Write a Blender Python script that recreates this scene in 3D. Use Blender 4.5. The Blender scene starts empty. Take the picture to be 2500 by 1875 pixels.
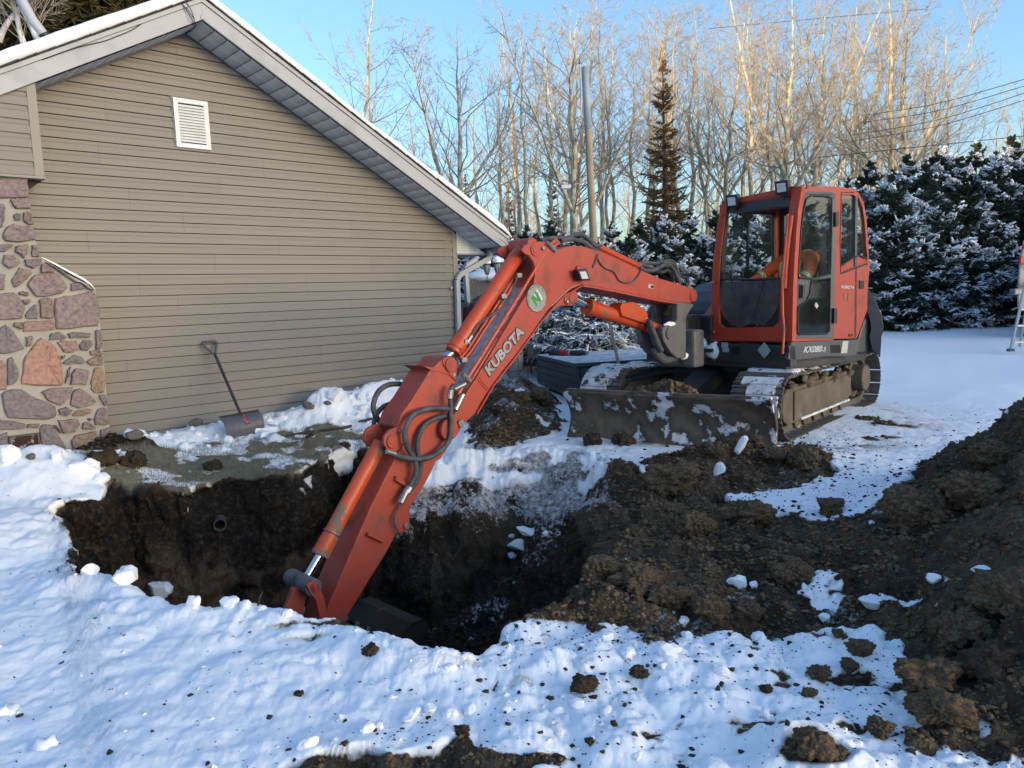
import bpy, math, random
import numpy as np
from mathutils import Vector, Matrix
from mathutils.geometry import tessellate_polygon
random.seed(7)
RS = np.random.RandomState(11)
sc = bpy.context.scene
col = sc.collection
# ---------------------------------------------------------------- camera
CH = 1.52
TH, RO = math.radians(6.3), math.radians(2.26)
FPX = 1878.0
_f = np.array([0, math.cos(TH), -math.sin(TH)])
_r0 = np.array([1.0, 0, 0]); _u0 = np.cross(_r0, _f)
_r = math.cos(RO)*_r0 - math.sin(RO)*_u0
_u = math.cos(RO)*_u0 + math.sin(RO)*_r0
CAM = np.array([0, 0, CH])
cd = bpy.data.cameras.new('camera'); cam = bpy.data.objects.new('camera', cd); col.objects.link(cam)
cd.sensor_width = 36.0; cd.sensor_fit = 'HORIZONTAL'; cd.lens = 36.0*FPX/2500.0
cd.clip_start = 0.05; cd.clip_end = 2000.0
M = Matrix(((_r[0], _u[0], -_f[0], 0), (_r[1], _u[1], -_f[1], 0), (_r[2], _u[2], -_f[2], CH), (0, 0, 0, 1)))
cam.matrix_world = M
sc.camera = cam
# ---------------------------------------------------------------- sky, sun, exposure
SUN_AZ, SUN_EL = math.radians(235.0), math.radians(8.0)     # azimuth clockwise from +Y (where the sun stands)
SUN_FROM = np.array([math.sin(SUN_AZ)*math.cos(SUN_EL), math.cos(SUN_AZ)*math.cos(SUN_EL), math.sin(SUN_EL)])
w = bpy.data.worlds.new('World'); sc.world = w; w.use_nodes = True
wn = w.node_tree.nodes; wl_ = w.node_tree.links
bg = wn['Background']
sky = wn.new('ShaderNodeTexSky'); sky.sky_type = 'NISHITA'; sky.sun_disc = False
sky.sun_elevation = SUN_EL; sky.sun_rotation = -SUN_AZ
sky.air_density = 1.0; sky.dust_density = 2.6; sky.ozone_density = 2.9; sky.altitude = 50
wl_.new(sky.outputs[0], bg.inputs[0]); bg.inputs[1].default_value = 0.15
sd_ = bpy.data.lights.new('sun', 'SUN'); sd_.energy = 2.5; sd_.angle = math.radians(0.6); sd_.color = (1.0, 0.74, 0.42)
sun = bpy.data.objects.new('sun', sd_); col.objects.link(sun)
sun.rotation_euler = Vector(SUN_FROM.tolist()).to_track_quat('Z', 'Y').to_euler()
vs = sc.view_settings; vs.view_transform = 'Standard'; vs.look = 'None'; vs.gamma = 1.0; vs.use_curve_mapping = False
vs.exposure = 1.8
sc.cycles.use_denoising = True
sc.cycles.max_bounces = 6; sc.cycles.transparent_max_bounces = 16
sc.cycles.caustics_reflective = False; sc.cycles.caustics_refractive = False

# ---------------------------------------------------------------- measuring helpers
def ray(x, y):
    d = _f + _r*((x-1250.0)/FPX) - _u*((y-937.5)/FPX)
    return d/np.linalg.norm(d)
def onpl(x, y, p0, n):
    d = ray(x, y); t = float((np.asarray(p0)-CAM) @ n)/float(d @ n); return CAM + t*d
def onz(x, y, z=0.0):
    d = ray(x, y); return CAM + d*((z-CAM[2])/d[2])
def onY(x, y, Y):
    d = ray(x, y); return CAM + d*(Y/d[1])
def cr(pts, s, ox, oy):                  # enlarged-crop pixels to photo pixels
    return [(ox+p[0]/s, oy+p[1]/s) for p in pts]

# ---------------------------------------------------------------- objects
def empty(name, loc=(0, 0, 0), label=None, cat=None, group=None, parent=None):
    o = bpy.data.objects.new(name, None); col.objects.link(o)
    o.location = tuple(float(c) for c in loc); o.empty_display_size = 0.1
    return tag(o, label, cat, group)
def tag(o, label=None, cat=None, group=None, kind=None):
    if label: o['label'] = label
    if cat: o['category'] = cat
    if group: o['group'] = group
    if kind: o['kind'] = kind
    return o
def worldloc(o): return Vector(o.location)      # every world-built part keeps its parent's offset cancelled
def setpar(o, parent, world=True):
    if parent is None: return o
    o.parent = parent
    if world:
        o.matrix_parent_inverse = Matrix.Translation(-worldloc(parent))
    return o
def link(name, me, mat, parent=None, world=True, smooth=False, bevel=0.0, sub=0):
    if mat is not None:
        if isinstance(mat, (list, tuple)):
            for m_ in mat: me.materials.append(m_)
        else: me.materials.append(mat)
    o = bpy.data.objects.new(name, me); col.objects.link(o)
    setpar(o, parent, world)
    if smooth:
        me.polygons.foreach_set('use_smooth', np.ones(len(me.polygons), bool))
        if 'fil' not in name and any(k in name for k in ('barrel', 'rod', 'hose', 'pipe', 'rail', 'pole', 'lever', 'post', 'trunk_', 'spout', 'shaft')) or smooth == 'split':
            e = o.modifiers.new('split', 'EDGE_SPLIT'); e.split_angle = math.radians(42)
    if bevel > 0:
        b = o.modifiers.new('edge', 'BEVEL'); b.width = bevel; b.segments = 2; b.limit_method = 'ANGLE'; b.angle_limit = math.radians(38)
        b.harden_normals = False
    if sub:
        s = o.modifiers.new('sub', 'SUBSURF'); s.levels = sub; s.render_levels = sub
    return o
def npmesh(name, V, F):
    """V (n,3), F (m,k) all faces with k corners."""
    V = np.asarray(V, np.float32); F = np.asarray(F, np.int32)
    me = bpy.data.meshes.new(name)
    me.vertices.add(len(V)); me.vertices.foreach_set('co', V.ravel())
    k = F.shape[1]
    me.loops.add(F.size); me.loops.foreach_set('vertex_index', F.ravel())
    me.polygons.add(len(F)); me.polygons.foreach_set('loop_start', np.arange(len(F), dtype=np.int32)*k)
    me.polygons.foreach_set('loop_total', np.full(len(F), k, np.int32))
    me.update(calc_edges=True)
    return me
class MB:
    def __init__(s): s.v = []; s.f = []
    def add(s, vs_, fs):
        b = len(s.v); s.v += [tuple(float(c) for c in v) for v in vs_]; s.f += [tuple(i+b for i in f) for f in fs]; return s
    def box(s, c, h, ax=None):
        """c centre, h half sizes, ax three unit axes"""
        c = np.asarray(c, float); ax = np.eye(3) if ax is None else np.asarray(ax, float)
        vv = [c + ax[0]*h[0]*i + ax[1]*h[1]*j + ax[2]*h[2]*k for k in (-1, 1) for j in (-1, 1) for i in (-1, 1)]
        return s.add(vv, [(0, 2, 3, 1), (4, 5, 7, 6), (0, 1, 5, 4), (2, 6, 7, 3), (0, 4, 6, 2), (1, 3, 7, 5)])
    def ext(s, poly, vec):
        n = len(poly); vec = np.asarray(vec, float)
        vv = [np.asarray(p, float) for p in poly] + [np.asarray(p, float)+vec for p in poly]
        return s.add(vv, [tuple(range(n)), tuple(range(2*n-1, n-1, -1))] + [(i, i+n, (i+1) % n+n, (i+1) % n) for i in range(n)])
    def holed(s, outer, holes, vec):
        loops = [list(outer)] + [list(h) for h in holes]
        tris = tessellate_polygon([[Vector([float(c) for c in p]) for p in l] for l in loops])
        flat = [np.asarray(p, float) for l in loops for p in l]; n = len(flat); vec = np.asarray(vec, float)
        fs = [tuple(t) for t in tris] + [tuple(i+n for i in reversed(t)) for t in tris]
        b = 0
        for l in loops:
            m = len(l)
            fs += [(b+i, b+i+n, b+(i+1) % m+n, b+(i+1) % m) for i in range(m)]
            b += m
        return s.add(flat + [p+vec for p in flat], fs)
    def tube(s, path, r, n=8, cap=True, flat=None):
        P = [np.asarray(p, float) for p in path]; K = len(P)
        R = [r]*K if np.isscalar(r) else list(r)
        t0 = P[1]-P[0]; t0 = t0/np.linalg.norm(t0)
        a = np.array([0, 0, 1.0]) if abs(t0[2]) < .9 else np.array([1.0, 0, 0])
        u = np.cross(t0, a); u /= np.linalg.norm(u)
        vv = []
        for i in range(K):
            t = P[min(i+1, K-1)] - P[max(i-1, 0)]; t = t/(np.linalg.norm(t)+1e-12)
            u = u - t*(u @ t); u /= np.linalg.norm(u); v = np.cross(t, u)
            for k in range(n):
                a_ = 2*math.pi*k/n
                vv.append(P[i] + (u*math.cos(a_)+v*math.sin(a_))*R[i])
        fs = [(i*n+k, i*n+(k+1) % n, (i+1)*n+(k+1) % n, (i+1)*n+k) for i in range(K-1) for k in range(n)]
        if cap: fs += [tuple(range(n-1, -1, -1)), tuple((K-1)*n+k for k in range(n))]
        return s.add(vv, fs)
    def build(s, name, mat, parent=None, smooth=False, bevel=0.0, world=True, sub=0):
        me = bpy.data.meshes.new(name); me.from_pydata(s.v, [], s.f); me.update()
        import bmesh
        bm = bmesh.new(); bm.from_mesh(me); bmesh.ops.recalc_face_normals(bm, faces=bm.faces); bm.to_mesh(me); bm.free()
        return link(name, me, mat, parent, world, smooth, bevel, sub)
def spline(pts, n=6):
    """Catmull-Rom through points"""
    P = [np.asarray(p, float) for p in pts]; P = [2*P[0]-P[1]] + P + [2*P[-1]-P[-2]]
    out = []
    for i in range(1, len(P)-2):
        for k in range(n):
            t = k/n; a, b, c, d = P[i-1:i+3]
            out.append(.5*((2*b)+(-a+c)*t+(2*a-5*b+4*c-d)*t*t+(-a+3*b-3*c+d)*t**3))
    out.append(P[-2]); return out
def circ(c, r, ax, n=20):
    c = np.asarray(c, float); return [c + ax[0]*r*math.cos(2*math.pi*i/n) + ax[1]*r*math.sin(2*math.pi*i/n) for i in range(n)]
def textmesh(name, txt, o, xv, yv, mat, parent, bold=0.0, depth=.0015, lift=None, spacing=1.0):
    """lettering: o is the lower left corner, xv spans the whole width, yv the capital height"""
    cu = bpy.data.curves.new(name, 'FONT'); cu.body = txt; cu.size = 1.0; cu.offset = bold; cu.extrude = 0.01; cu.space_character = spacing
    cu.resolution_u = 3
    to = bpy.data.objects.new(name, cu); col.objects.link(to)
    bpy.context.view_layer.update()
    me = bpy.data.meshes.new_from_object(to.evaluated_get(bpy.context.evaluated_depsgraph_get()))
    bpy.data.objects.remove(to)
    V = np.empty(len(me.vertices)*3, np.float32); me.vertices.foreach_get('co', V); V = V.reshape(-1, 3)
    lo, hi = V.min(0), V.max(0)
    o, xv, yv = (np.asarray(a, float) for a in (o, xv, yv)); nv = np.cross(xv, yv); nv /= np.linalg.norm(nv)
    W = o + np.outer((V[:, 0]-lo[0])/(hi[0]-lo[0]), xv) + np.outer((V[:, 1]-lo[1])/(hi[1]-lo[1]), yv) + np.outer((V[:, 2]-lo[2])/max(hi[2]-lo[2], 1e-6)*depth+(lift or 0), nv)
    me.vertices.foreach_set('co', W.astype(np.float32).ravel()); me.update()
    return link(name, me, mat, parent)

# ---------------------------------------------------------------- vector noise
def _hash(ix, iy, iz, seed):
    h = (ix.astype(np.int64)*374761393 + iy.astype(np.int64)*668265263 + iz.astype(np.int64)*2147483647 + seed*974634777) & 0x7fffffff
    h = ((h ^ (h >> 13))*1274126177) & 0x7fffffff
    return ((h ^ (h >> 16)) & 0xffffff).astype(np.float32)/float(0xffffff)
def vnoise(p, seed=0):
    """smooth value noise, -1..1"""
    p = np.asarray(p, np.float64); i = np.floor(p).astype(np.int64); f = (p-i).astype(np.float32); f = f*f*f*(f*(f*6-15)+10)
    x, y, z = i[:, 0], i[:, 1], i[:, 2]
    r = 0
    for a in (0, 1):
        wx = f[:, 0] if a else 1-f[:, 0]
        for b in (0, 1):
            wy = f[:, 1] if b else 1-f[:, 1]
            for c in (0, 1):
                wz = f[:, 2] if c else 1-f[:, 2]
                r = r + _hash(x+a, y+b, z+c, seed)*wx*wy*wz
    return r*2-1
def fbm(p, octv=4, seed=0, gain=.5, bill=False):
    r = 0; a = 1.0; s = 1.0; t = 0
    for k in range(octv):
        n = vnoise(p*s, seed+k*17)
        if bill: n = np.abs(n)*2-1
        r = r + n*a; t += a; a *= gain; s *= 2.03
    return r/t
def worley(p, seed=0):
    i = np.floor(p).astype(np.int64); f = p-i; best = np.full(len(p), 9.0, np.float32)
    for a in (-1, 0, 1):
        for b in (-1, 0, 1):
            for c in (-1, 0, 1):
                x, y, z = i[:, 0]+a, i[:, 1]+b, i[:, 2]+c
                d = (a+_hash(x, y, z, seed)-f[:, 0])**2 + (b+_hash(x, y, z, seed+5)-f[:, 1])**2 + (c+_hash(x, y, z, seed+9)-f[:, 2])**2
                best = np.minimum(best, d)
    return np.sqrt(best)
def sst(a, b, x):
    t = np.clip((x-a)/(b-a), 0, 1); return t*t*(3-2*t)
def sdist(poly, X, Y):
    """signed distance to a polygon, positive inside"""
    P = np.asarray(poly, float); n = len(P)
    d = np.full(X.shape, 1e9); ins = np.zeros(X.shape, bool)
    for k in range(n):
        ax, ay = P[k]; bx, by = P[(k+1) % n]
        ex, ey = bx-ax, by-ay
        wx, wy = X-ax, Y-ay
        t = np.clip((wx*ex+wy*ey)/(ex*ex+ey*ey), 0, 1)
        d = np.minimum(d, (wx-ex*t)**2+(wy-ey*t)**2)
        c = ((ay > Y) != (by > Y)) & (X < ex*(Y-ay)/(ey if abs(ey) > 1e-9 else 1e-9)+ax)
        ins ^= c
    d = np.sqrt(d); return np.where(ins, d, -d)

# ---------------------------------------------------------------- materials
def nt(name):
    m = bpy.data.materials.new(name); m.use_nodes = True
    return m, m.node_tree.nodes, m.node_tree.links, m.node_tree.nodes['Principled BSDF']
def N(ns, t, **k):
    n = ns.new(t)
    for a, b in k.items(): setattr(n, a, b)
    return n
def mat(name, c, rough=.6, metal=0.0, c2=None, scale=8.0, amt=.5, bump=0.0, bscale=60.0, dirt=None, dscale=3.0, dthr=.55, dsoft=.12, spec=.5, det=6, stretch=None, dstretch=None, drough=.9):
    """principled paint with colour variation, fine relief and worn or dirty patches"""
    m, ns, ls, p = nt(name)
    p.inputs['Roughness'].default_value = rough; p.inputs['Metallic'].default_value = metal
    p.inputs['Specular IOR Level'].default_value = spec
    tc = N(ns, 'ShaderNodeTexCoord')
    def co(st):
        if st is None: return tc.outputs['Object']
        mp = N(ns, 'ShaderNodeMapping'); mp.inputs['Scale'].default_value = st; ls.new(tc.outputs['Object'], mp.inputs[0]); return mp.outputs[0]
    c = tuple(c)+(1,)
    cc = None
    if c2 is not None:
        n = N(ns, 'ShaderNodeTexNoise'); n.inputs['Scale'].default_value = scale; n.inputs['Detail'].default_value = det; ls.new(co(stretch), n.inputs[0])
        r = N(ns, 'ShaderNodeValToRGB'); r.color_ramp.elements[0].position = .5-amt/2; r.color_ramp.elements[1].position = .5+amt/2
        r.color_ramp.elements[0].color = c; r.color_ramp.elements[1].color = tuple(c2)+(1,)
        ls.new(n.outputs[0], r.inputs[0]); cc = r.outputs[0]
    if dirt is not None:
        n = N(ns, 'ShaderNodeTexNoise'); n.inputs['Scale'].default_value = dscale; n.inputs['Detail'].default_value = 9; n.inputs['Roughness'].default_value = .62
        ls.new(co(dstretch), n.inputs[0])
        r = N(ns, 'ShaderNodeValToRGB'); r.color_ramp.elements[0].position = dthr; r.color_ramp.elements[1].position = min(.999, dthr+dsoft)
        ls.new(n.outputs[0], r.inputs[0])
        mx = N(ns, 'ShaderNodeMix', data_type='RGBA'); ls.new(r.outputs[0], mx.inputs[0])
        if cc is not None: ls.new(cc, mx.inputs[6])
        else: mx.inputs[6].default_value = c
        mx.inputs[7].default_value = tuple(dirt)+(1,); cc = mx.outputs[2]
        mr = N(ns, 'ShaderNodeMapRange'); ls.new(r.outputs[0], mr.inputs[0]); mr.inputs[3].default_value = rough; mr.inputs[4].default_value = drough
        ls.new(mr.outputs[0], p.inputs['Roughness'])
    if cc is not None: ls.new(cc, p.inputs['Base Color'])
    else: p.inputs['Base Color'].default_value = c
    if bump > 0:
        n = N(ns, 'ShaderNodeTexNoise'); n.inputs['Scale'].default_value = bscale; n.inputs['Detail'].default_value = 5; ls.new(tc.outputs['Object'], n.inputs[0])
        b = N(ns, 'ShaderNodeBump'); b.inputs['Strength'].default_value = min(1, bump*20); b.inputs['Distance'].default_value = bump
        ls.new(n.outputs[0], b.inputs['Height']); ls.new(b.outputs[0], p.inputs['Normal'])
    return m
def glass(name, tint=(.75, .85, .82), refl=1.0, dirt=0.0, dcol=(.25, .26, .25)):
    m, ns, ls, p = nt(name); out = ns['Material Output']; ns.remove(p)
    tr = N(ns, 'ShaderNodeBsdfTransparent'); tr.inputs[0].default_value = tint+(1,)
    gl = N(ns, 'ShaderNodeBsdfGlossy'); gl.inputs['Roughness'].default_value = .02; gl.inputs[0].default_value = (refl, refl, refl, 1)
    lw = N(ns, 'ShaderNodeLayerWeight'); pw = N(ns, 'ShaderNodeMath', operation='POWER'); ls.new(lw.outputs['Facing'], pw.inputs[0]); pw.inputs[1].default_value = 4.0
    fr = N(ns, 'ShaderNodeMapRange'); ls.new(pw.outputs[0], fr.inputs[0]); fr.inputs[3].default_value = .035; fr.inputs[4].default_value = .9
    mx = N(ns, 'ShaderNodeMixShader'); ls.new(fr.outputs[0], mx.inputs[0]); ls.new(tr.outputs[0], mx.inputs[1]); ls.new(gl.outputs[0], mx.inputs[2])
    o = mx.outputs[0]
    if dirt > 0:
        tc = N(ns, 'ShaderNodeTexCoord'); n = N(ns, 'ShaderNodeTexNoise'); n.inputs['Scale'].default_value = 7; n.inputs['Detail'].default_value = 8; ls.new(tc.outputs['Object'], n.inputs[0])
        mr = N(ns, 'ShaderNodeMapRange'); mr.inputs[1].default_value = .3; mr.inputs[2].default_value = .75; mr.inputs[3].default_value = dirt*.55; mr.inputs[4].default_value = min(1, dirt*1.35); ls.new(n.outputs[0], mr.inputs[0])
        df = N(ns, 'ShaderNodeBsdfDiffuse'); df.inputs[0].default_value = dcol+(1,)
        m2 = N(ns, 'ShaderNodeMixShader'); ls.new(mr.outputs[0], m2.inputs[0]); ls.new(o, m2.inputs[1]); ls.new(df.outputs[0], m2.inputs[2]); o = m2.outputs[0]
    ls.new(o, out.inputs[0]); return m
M_ = {}
SNOWC = (.80, .83, .87)
M_['snow'] = mat('snow', (.82, .845, .88), .75, c2=(.78, .81, .85), scale=5, bump=.006, bscale=26, spec=.25)
M_['snow_dirty'] = mat('snow_dirty', (.74, .76, .78), .8, c2=(.55, .54, .52), scale=9, bump=.006, bscale=40, dirt=(.10, .08, .06), dscale=14, dthr=.62, dsoft=.08, spec=.2)
M_['track_snow'] = mat('track_snow', (.74, .77, .8), .8, c2=(.5, .5, .5), scale=9, amt=.4, dirt=(.09, .075, .055), dscale=10, dthr=.53, dsoft=.08, bump=.008, bscale=40, spec=.2)
M_['clod'] = mat('clod', (.060, .043, .028), .95, c2=(.19, .135, .082), scale=9, amt=.35, bump=.025, bscale=38, spec=.1, dirt=(.45, .46, .48), dscale=5, dthr=.72, dsoft=.1)
M_['clod_dark'] = mat('clod_dark', (.022, .018, .015), .95, c2=(.075, .055, .037), scale=9, amt=.4, bump=.014, bscale=30, spec=.1)
M_['orange'] = mat('orange_paint', (.46, .050, .020), .42, c2=(.40, .048, .024), scale=2.2, amt=.5, bump=.0006, bscale=30, dirt=(.33, .075, .05), dscale=5, dthr=.56, dsoft=.2, spec=.45)
M_['orange_faded'] = mat('orange_paint_faded', (.37, .046, .026), .5, c2=(.34, .070, .050), scale=2.2, amt=.6, bump=.0008, bscale=24, dirt=(.15, .062, .048), dscale=4.2, dthr=.52, dsoft=.22, spec=.4)
M_['orange_cyl'] = mat('orange_paint_cylinder', (.50, .070, .016), .38, c2=(.43, .055, .018), scale=3, amt=.5, dirt=(.16, .1, .07), dscale=7, dthr=.60, dsoft=.05, spec=.5)
M_['orange_worn'] = mat('orange_paint_worn', (.50, .070, .018), .45, c2=(.43, .06, .02), scale=3, amt=.5, dirt=(.17, .13, .1), dscale=5, dthr=.55, dsoft=.04, spec=.5, dstretch=(1, 1, .6))
M_['grey_cast'] = mat('grey_cast_steel', (.085, .088, .10), .62, c2=(.13, .13, .14), scale=4, dirt=(.045, .04, .036), dscale=4, dthr=.55, dsoft=.15, bump=.002, bscale=40)
M_['black'] = mat('black_paint', (.022, .025, .030), .5, c2=(.035, .038, .042), scale=5, dirt=(.09, .085, .075), dscale=6, dthr=.6, dsoft=.15)
M_['blackp'] = mat('black_plastic', (.012, .014, .018), .45, c2=(.02, .022, .026), scale=5)
M_['dgrey'] = mat('dark_grey_paint', (.05, .055, .065), .48, c2=(.07, .075, .085), scale=3, dirt=(.12, .11, .10), dscale=5, dthr=.6, dsoft=.2)
M_['rubber'] = mat('hose_rubber', (.030, .033, .040), .62, c2=(.075, .08, .09), scale=14, amt=.3, bump=.002, bscale=90)
M_['chrome'] = mat('chrome_rod', (.62, .64, .68), .18, metal=1.0)
M_['steel'] = mat('fitting_steel', (.35, .36, .38), .45, metal=.8, c2=(.2, .2, .2), scale=20)
M_['mudsteel'] = mat('muddy_steel', (.17, .145, .115), .85, c2=(.08, .068, .054), scale=4, amt=.5, bump=.012, bscale=22, dirt=(.55, .57, .6), dscale=6, dthr=.66, dsoft=.07, spec=.2)
M_['shoe'] = mat('track_shoe_steel', (.065, .063, .062), .62, c2=(.13, .115, .095), scale=9, amt=.4, bump=.004, bscale=40, dirt=(.60, .62, .66), dscale=5, dthr=.60, dsoft=.05)
M_['bladem'] = mat('mud_caked_blade', (.15, .12, .09), .9, c2=(.045, .036, .027), scale=3.6, amt=.22, bump=.02, bscale=14, dirt=(.62, .64, .67), dscale=3.6, dthr=.545, dsoft=.04, spec=.15)
M_['silver'] = mat('silver_decal', (.50, .51, .53), .4, metal=.3)
M_['white'] = mat('white_paint', (.66, .68, .70), .55, c2=(.60, .61, .62), scale=3, dirt=(.5, .49, .46), dscale=2.5, dthr=.62, dsoft=.2)
M_['fascia'] = mat('white_aluminium_fascia', (.36, .37, .38), .5, c2=(.33, .34, .35), scale=1.5, dirt=(.30, .30, .29), dscale=2, dthr=.55, dsoft=.25)
# ================================================================ house frame (needed by the ground too)
AW = math.radians(46.8)
D1 = np.array([math.sin(AW), math.cos(AW), 0]); WN = np.array([math.cos(AW), -math.sin(AW), 0]); WD = 8.886
WO = CAM*np.array([1, 1, 0]) - WN*WD
def HW(s, b, z): return WO + D1*s - WN*b + np.array([0, 0, z])
def wl(x, y, b=0.0):
    q = onpl(x, y, WO - WN*b, WN); return (float((q-WO) @ D1), b, float(q[2]))
# machine frame (needed for the ground under it)
AZH = math.radians(57); HF = np.array([-math.sin(AZH), -math.cos(AZH), 0]); HL = np.array([-HF[1], HF[0], 0]); HK = np.array([2.80, 7.72, .96])
AZU = math.radians(40.3); UF = np.array([-math.sin(AZU), -math.cos(AZU), 0]); UL = np.array([-UF[1], UF[0], 0]); UC = np.array([2.814, 9.48, -0.02])

# ================================================================ ground: one sheet to the horizon
g2 = lambda pts, z=0.0: [tuple(onz(x, y, z)[:2]) for x, y in pts]
PIT = g2([(145, 1403), (190, 1419), (222, 1407), (275, 1415), (328, 1431), (356, 1452), (413, 1486), (462, 1492), (519, 1496), (600, 1488), (661, 1500), (767, 1515), (804, 1515), (900, 1547), (1000, 1580),
          (1063, 1595), (1103, 1603), (1150, 1602), (1189, 1588), (1230, 1543), (1300, 1520), (1400, 1470), (1470, 1400), (1540, 1330), (1560, 1290), (1560, 1215), (1600, 1175), (1560, 1140), (1500, 1118), (1420, 1098), (1340, 1088), (1250, 1092), (1180, 1100), (1110, 1105), (1030, 1112), (960, 1110), (905, 1095), (860, 1092), (824, 1100), (760, 1130), (690, 1152), (629, 1160), (547, 1165), (507, 1178), (454, 1199), (370, 1200),
          (283, 1203), (250, 1232), (190, 1245), (135, 1262), (124, 1285), (161, 1305), (177, 1350), (165, 1380)])
DIRT = g2([(1510, 1190), (1560, 1150), (1680, 1140), (1740, 1120), (1800, 1100), (1920, 1085), (1990, 1078), (2015, 1110), (2035, 1150), (1960, 1185), (1850, 1195), (1785, 1208), (1800, 1240), (1900, 1253), (1950, 1272),
           (2010, 1292), (2100, 1290), (2160, 1270), (2240, 1180), (2400, 1100), (2600, 1040), (3300, 1100), (3600, 1900), (2440, 1890), (2385, 1810), (2250, 1812), (2222, 1725), (2190, 1600), (2150, 1522),
           (2050, 1515), (1960, 1520), (1880, 1538), (1820, 1550), (1770, 1535), (1660, 1545), (1600, 1562), (1530, 1530), (1400, 1518), (1290, 1530), (1180, 1540), (1300, 1420), (1440, 1320), (1500, 1250)])
DIRT2 = g2([(640, 1900), (690, 1868), (750, 1852), (804, 1834), (850, 1832), (894, 1820), (960, 1832), (1016, 1824), (1060, 1822), (1120, 1790), (1150, 1800), (1175, 1826), (1230, 1840), (1279, 1845), (1355, 1828),
            (1420, 1836), (1330, 1860), (1270, 1880), (1200, 1930), (600, 1930)])
GRASS = g2([(250, 1200), (170, 1160), (185, 1125), (300, 1112), (420, 1100), (520, 1078), (560, 1052), (640, 1058), (700, 1048), (770, 1068), (850, 1070), (905, 1072), (915, 1095), (824, 1110), (690, 1160), (454, 1206), (283, 1210)])
FROST = g2([(1000, 1290), (1040, 1180), (1090, 1120), (1150, 1070), (1240, 1040), (1370, 1060), (1500, 1080), (1650, 1105), (1640, 1130), (1560, 1150), (1500, 1200), (1440, 1240), (1330, 1250), (1257, 1258), (1198, 1240),
            (1158, 1185), (1103, 1200), (1060, 1262)])
SPOIL = g2([(1130, 1090), (1150, 1000), (1200, 985), (1300, 965), (1365, 985), (1370, 1050), (1300, 1065), (1180, 1100)])
MOUND_C = [((3.60, 4.35), .88, (1.05, 1.1)), ((2.55, 3.30), .40, (.62, .75)), ((2.30, 2.50), .26, (.55, .5)), ((4.3, 3.0), .55, (1.2, 1.1))]
def hbase(X, Y):
    """large shapes of the ground"""
    P3 = np.stack([X, Y, np.zeros_like(X)], -1).reshape(-1, 3)
    R = np.hypot(X, Y)
    z = .030*fbm(P3*.8, 3, 3).reshape(X.shape)*np.clip(R/2, .3, 1)
    z = z + .45*sst(12, 26, Y)                                # the yard rises gently towards the spruces
    # along the house
    s = (X-WO[0])*D1[0]+(Y-WO[1])*D1[1]; b = -((X-WO[0])*WN[0]+(Y-WO[1])*WN[1])
    z = z + sst(-2.4, -.3, b)*(.06+.03*s)*sst(9.5, 6.5, s)*(b < .4)
    lump = fbm(P3*1.7, 3, 9).reshape(X.shape)
    bank = np.exp(-((b+.52)/.30)**2)*sst(4.15, 4.8, s)*sst(7.1, 6.3, s)*(.27+.12*lump)
    bank += np.exp(-((b+.40)/.35)**2)*sst(2.0, 2.6, s)*sst(5.6, 4.2, s)*(.10+.05*lump)
    z = z + bank
    z = z + .34*np.exp(-(((X+4.15)/.62)**2+((Y-6.55)/.62)**2))*(1+.4*lump) + .16*np.exp(-(((X+3.6)/.5)**2+((Y-5.2)/.7)**2))
    z = z + .17*np.exp(-(((X+3.95)/.42)**2+((Y-7.55)/.25)**2))  # dark soil thrown out by the chimney
    # pit
    d = sdist(PIT, X, Y)
    dn = d + .07*fbm(P3*2.3, 3, 21).reshape(X.shape)
    wd = .42 + .95*sst(-.35, .55, X)*sst(5.6, 4.6, Y) + .25*sst(-1.2, .2, X)*sst(4.6, 5.6, Y)
    t = np.clip(dn/wd, 0, 1)
    dep = 1.75
    pitz = -dep*(t*t*(3-2*t))**.85
    # middle: a frosted shoulder rolls down from the blade, then the bank breaks off
    wM = sst(-1.65, -1.25, X+.10*(Y-6))*sst(4.6, 5.4, Y)
    n5 = fbm(P3*1.6+11, 3, 23).reshape(X.shape); dm = d+.16*n5
    pm = -.40*sst(0, 1.0, dm) - 1.35*sst(.80, 1.55, dm+.10*n5)
    pitz = pitz*(1-wM)+pm*wM
    rr1 = np.hypot((X-.12)/.85, (Y-6.15)/1.1)                  # debris fan slid in from the right
    fan = -.64-.46*rr1+.10*n5
    rr2 = np.hypot((X-1.25)/1.0, (Y-4.75)/1.0)
    fan2 = -.03-.62*rr2+.10*n5
    pitz = np.where(d > 0, np.maximum(pitz, np.minimum(np.maximum(fan, fan2), -.02-.25*np.minimum(np.maximum(d, 0), 1))), pitz)
    z = z*(1-sst(0, .15, dn)*(1-.8*sst(-1.5, -1.1, X)*sst(4.6, 5.4, Y))) + pitz
    # frosted shoulder rolling into the pit
    # snow lip along the near rim
    z = z + .05*np.exp(-((d+.10)/.12)**2)*sst(4.8, 4.3, Y)*sst(-.1, -.6, X)*(1+lump)
    # loose soil
    dd = sdist(DIRT, X, Y); din = sst(-.05, .35, dd)
    z = z + din*(.05+.09*fbm(P3*1.5, 3, 31, bill=True).reshape(X.shape))*sst(.25, 0, d)
    mn = fbm(P3*1.1, 3, 41).reshape(X.shape)
    for (cx, cy), h, (rx, ry) in MOUND_C:
        z = z + h*np.exp(-((((X-cx)/rx)**2+((Y-cy)/ry)**2))**1.25)*(1+.25*mn)
    z = z + .22*np.exp(-(((X-1.95)/.75)**2+((Y-6.75)/.26)**2)**1.2)*(1+.5*mn)      # heap before the blade
    z = z + .10*np.exp(-(((X-.5)/.45)**2+((Y-3.95)/.3)**2)) 
    z = z + .14*np.exp(-(((X-.93)/.16)**2+((Y-2.33)/.14)**2))                     # small heap at the lower edge
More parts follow.
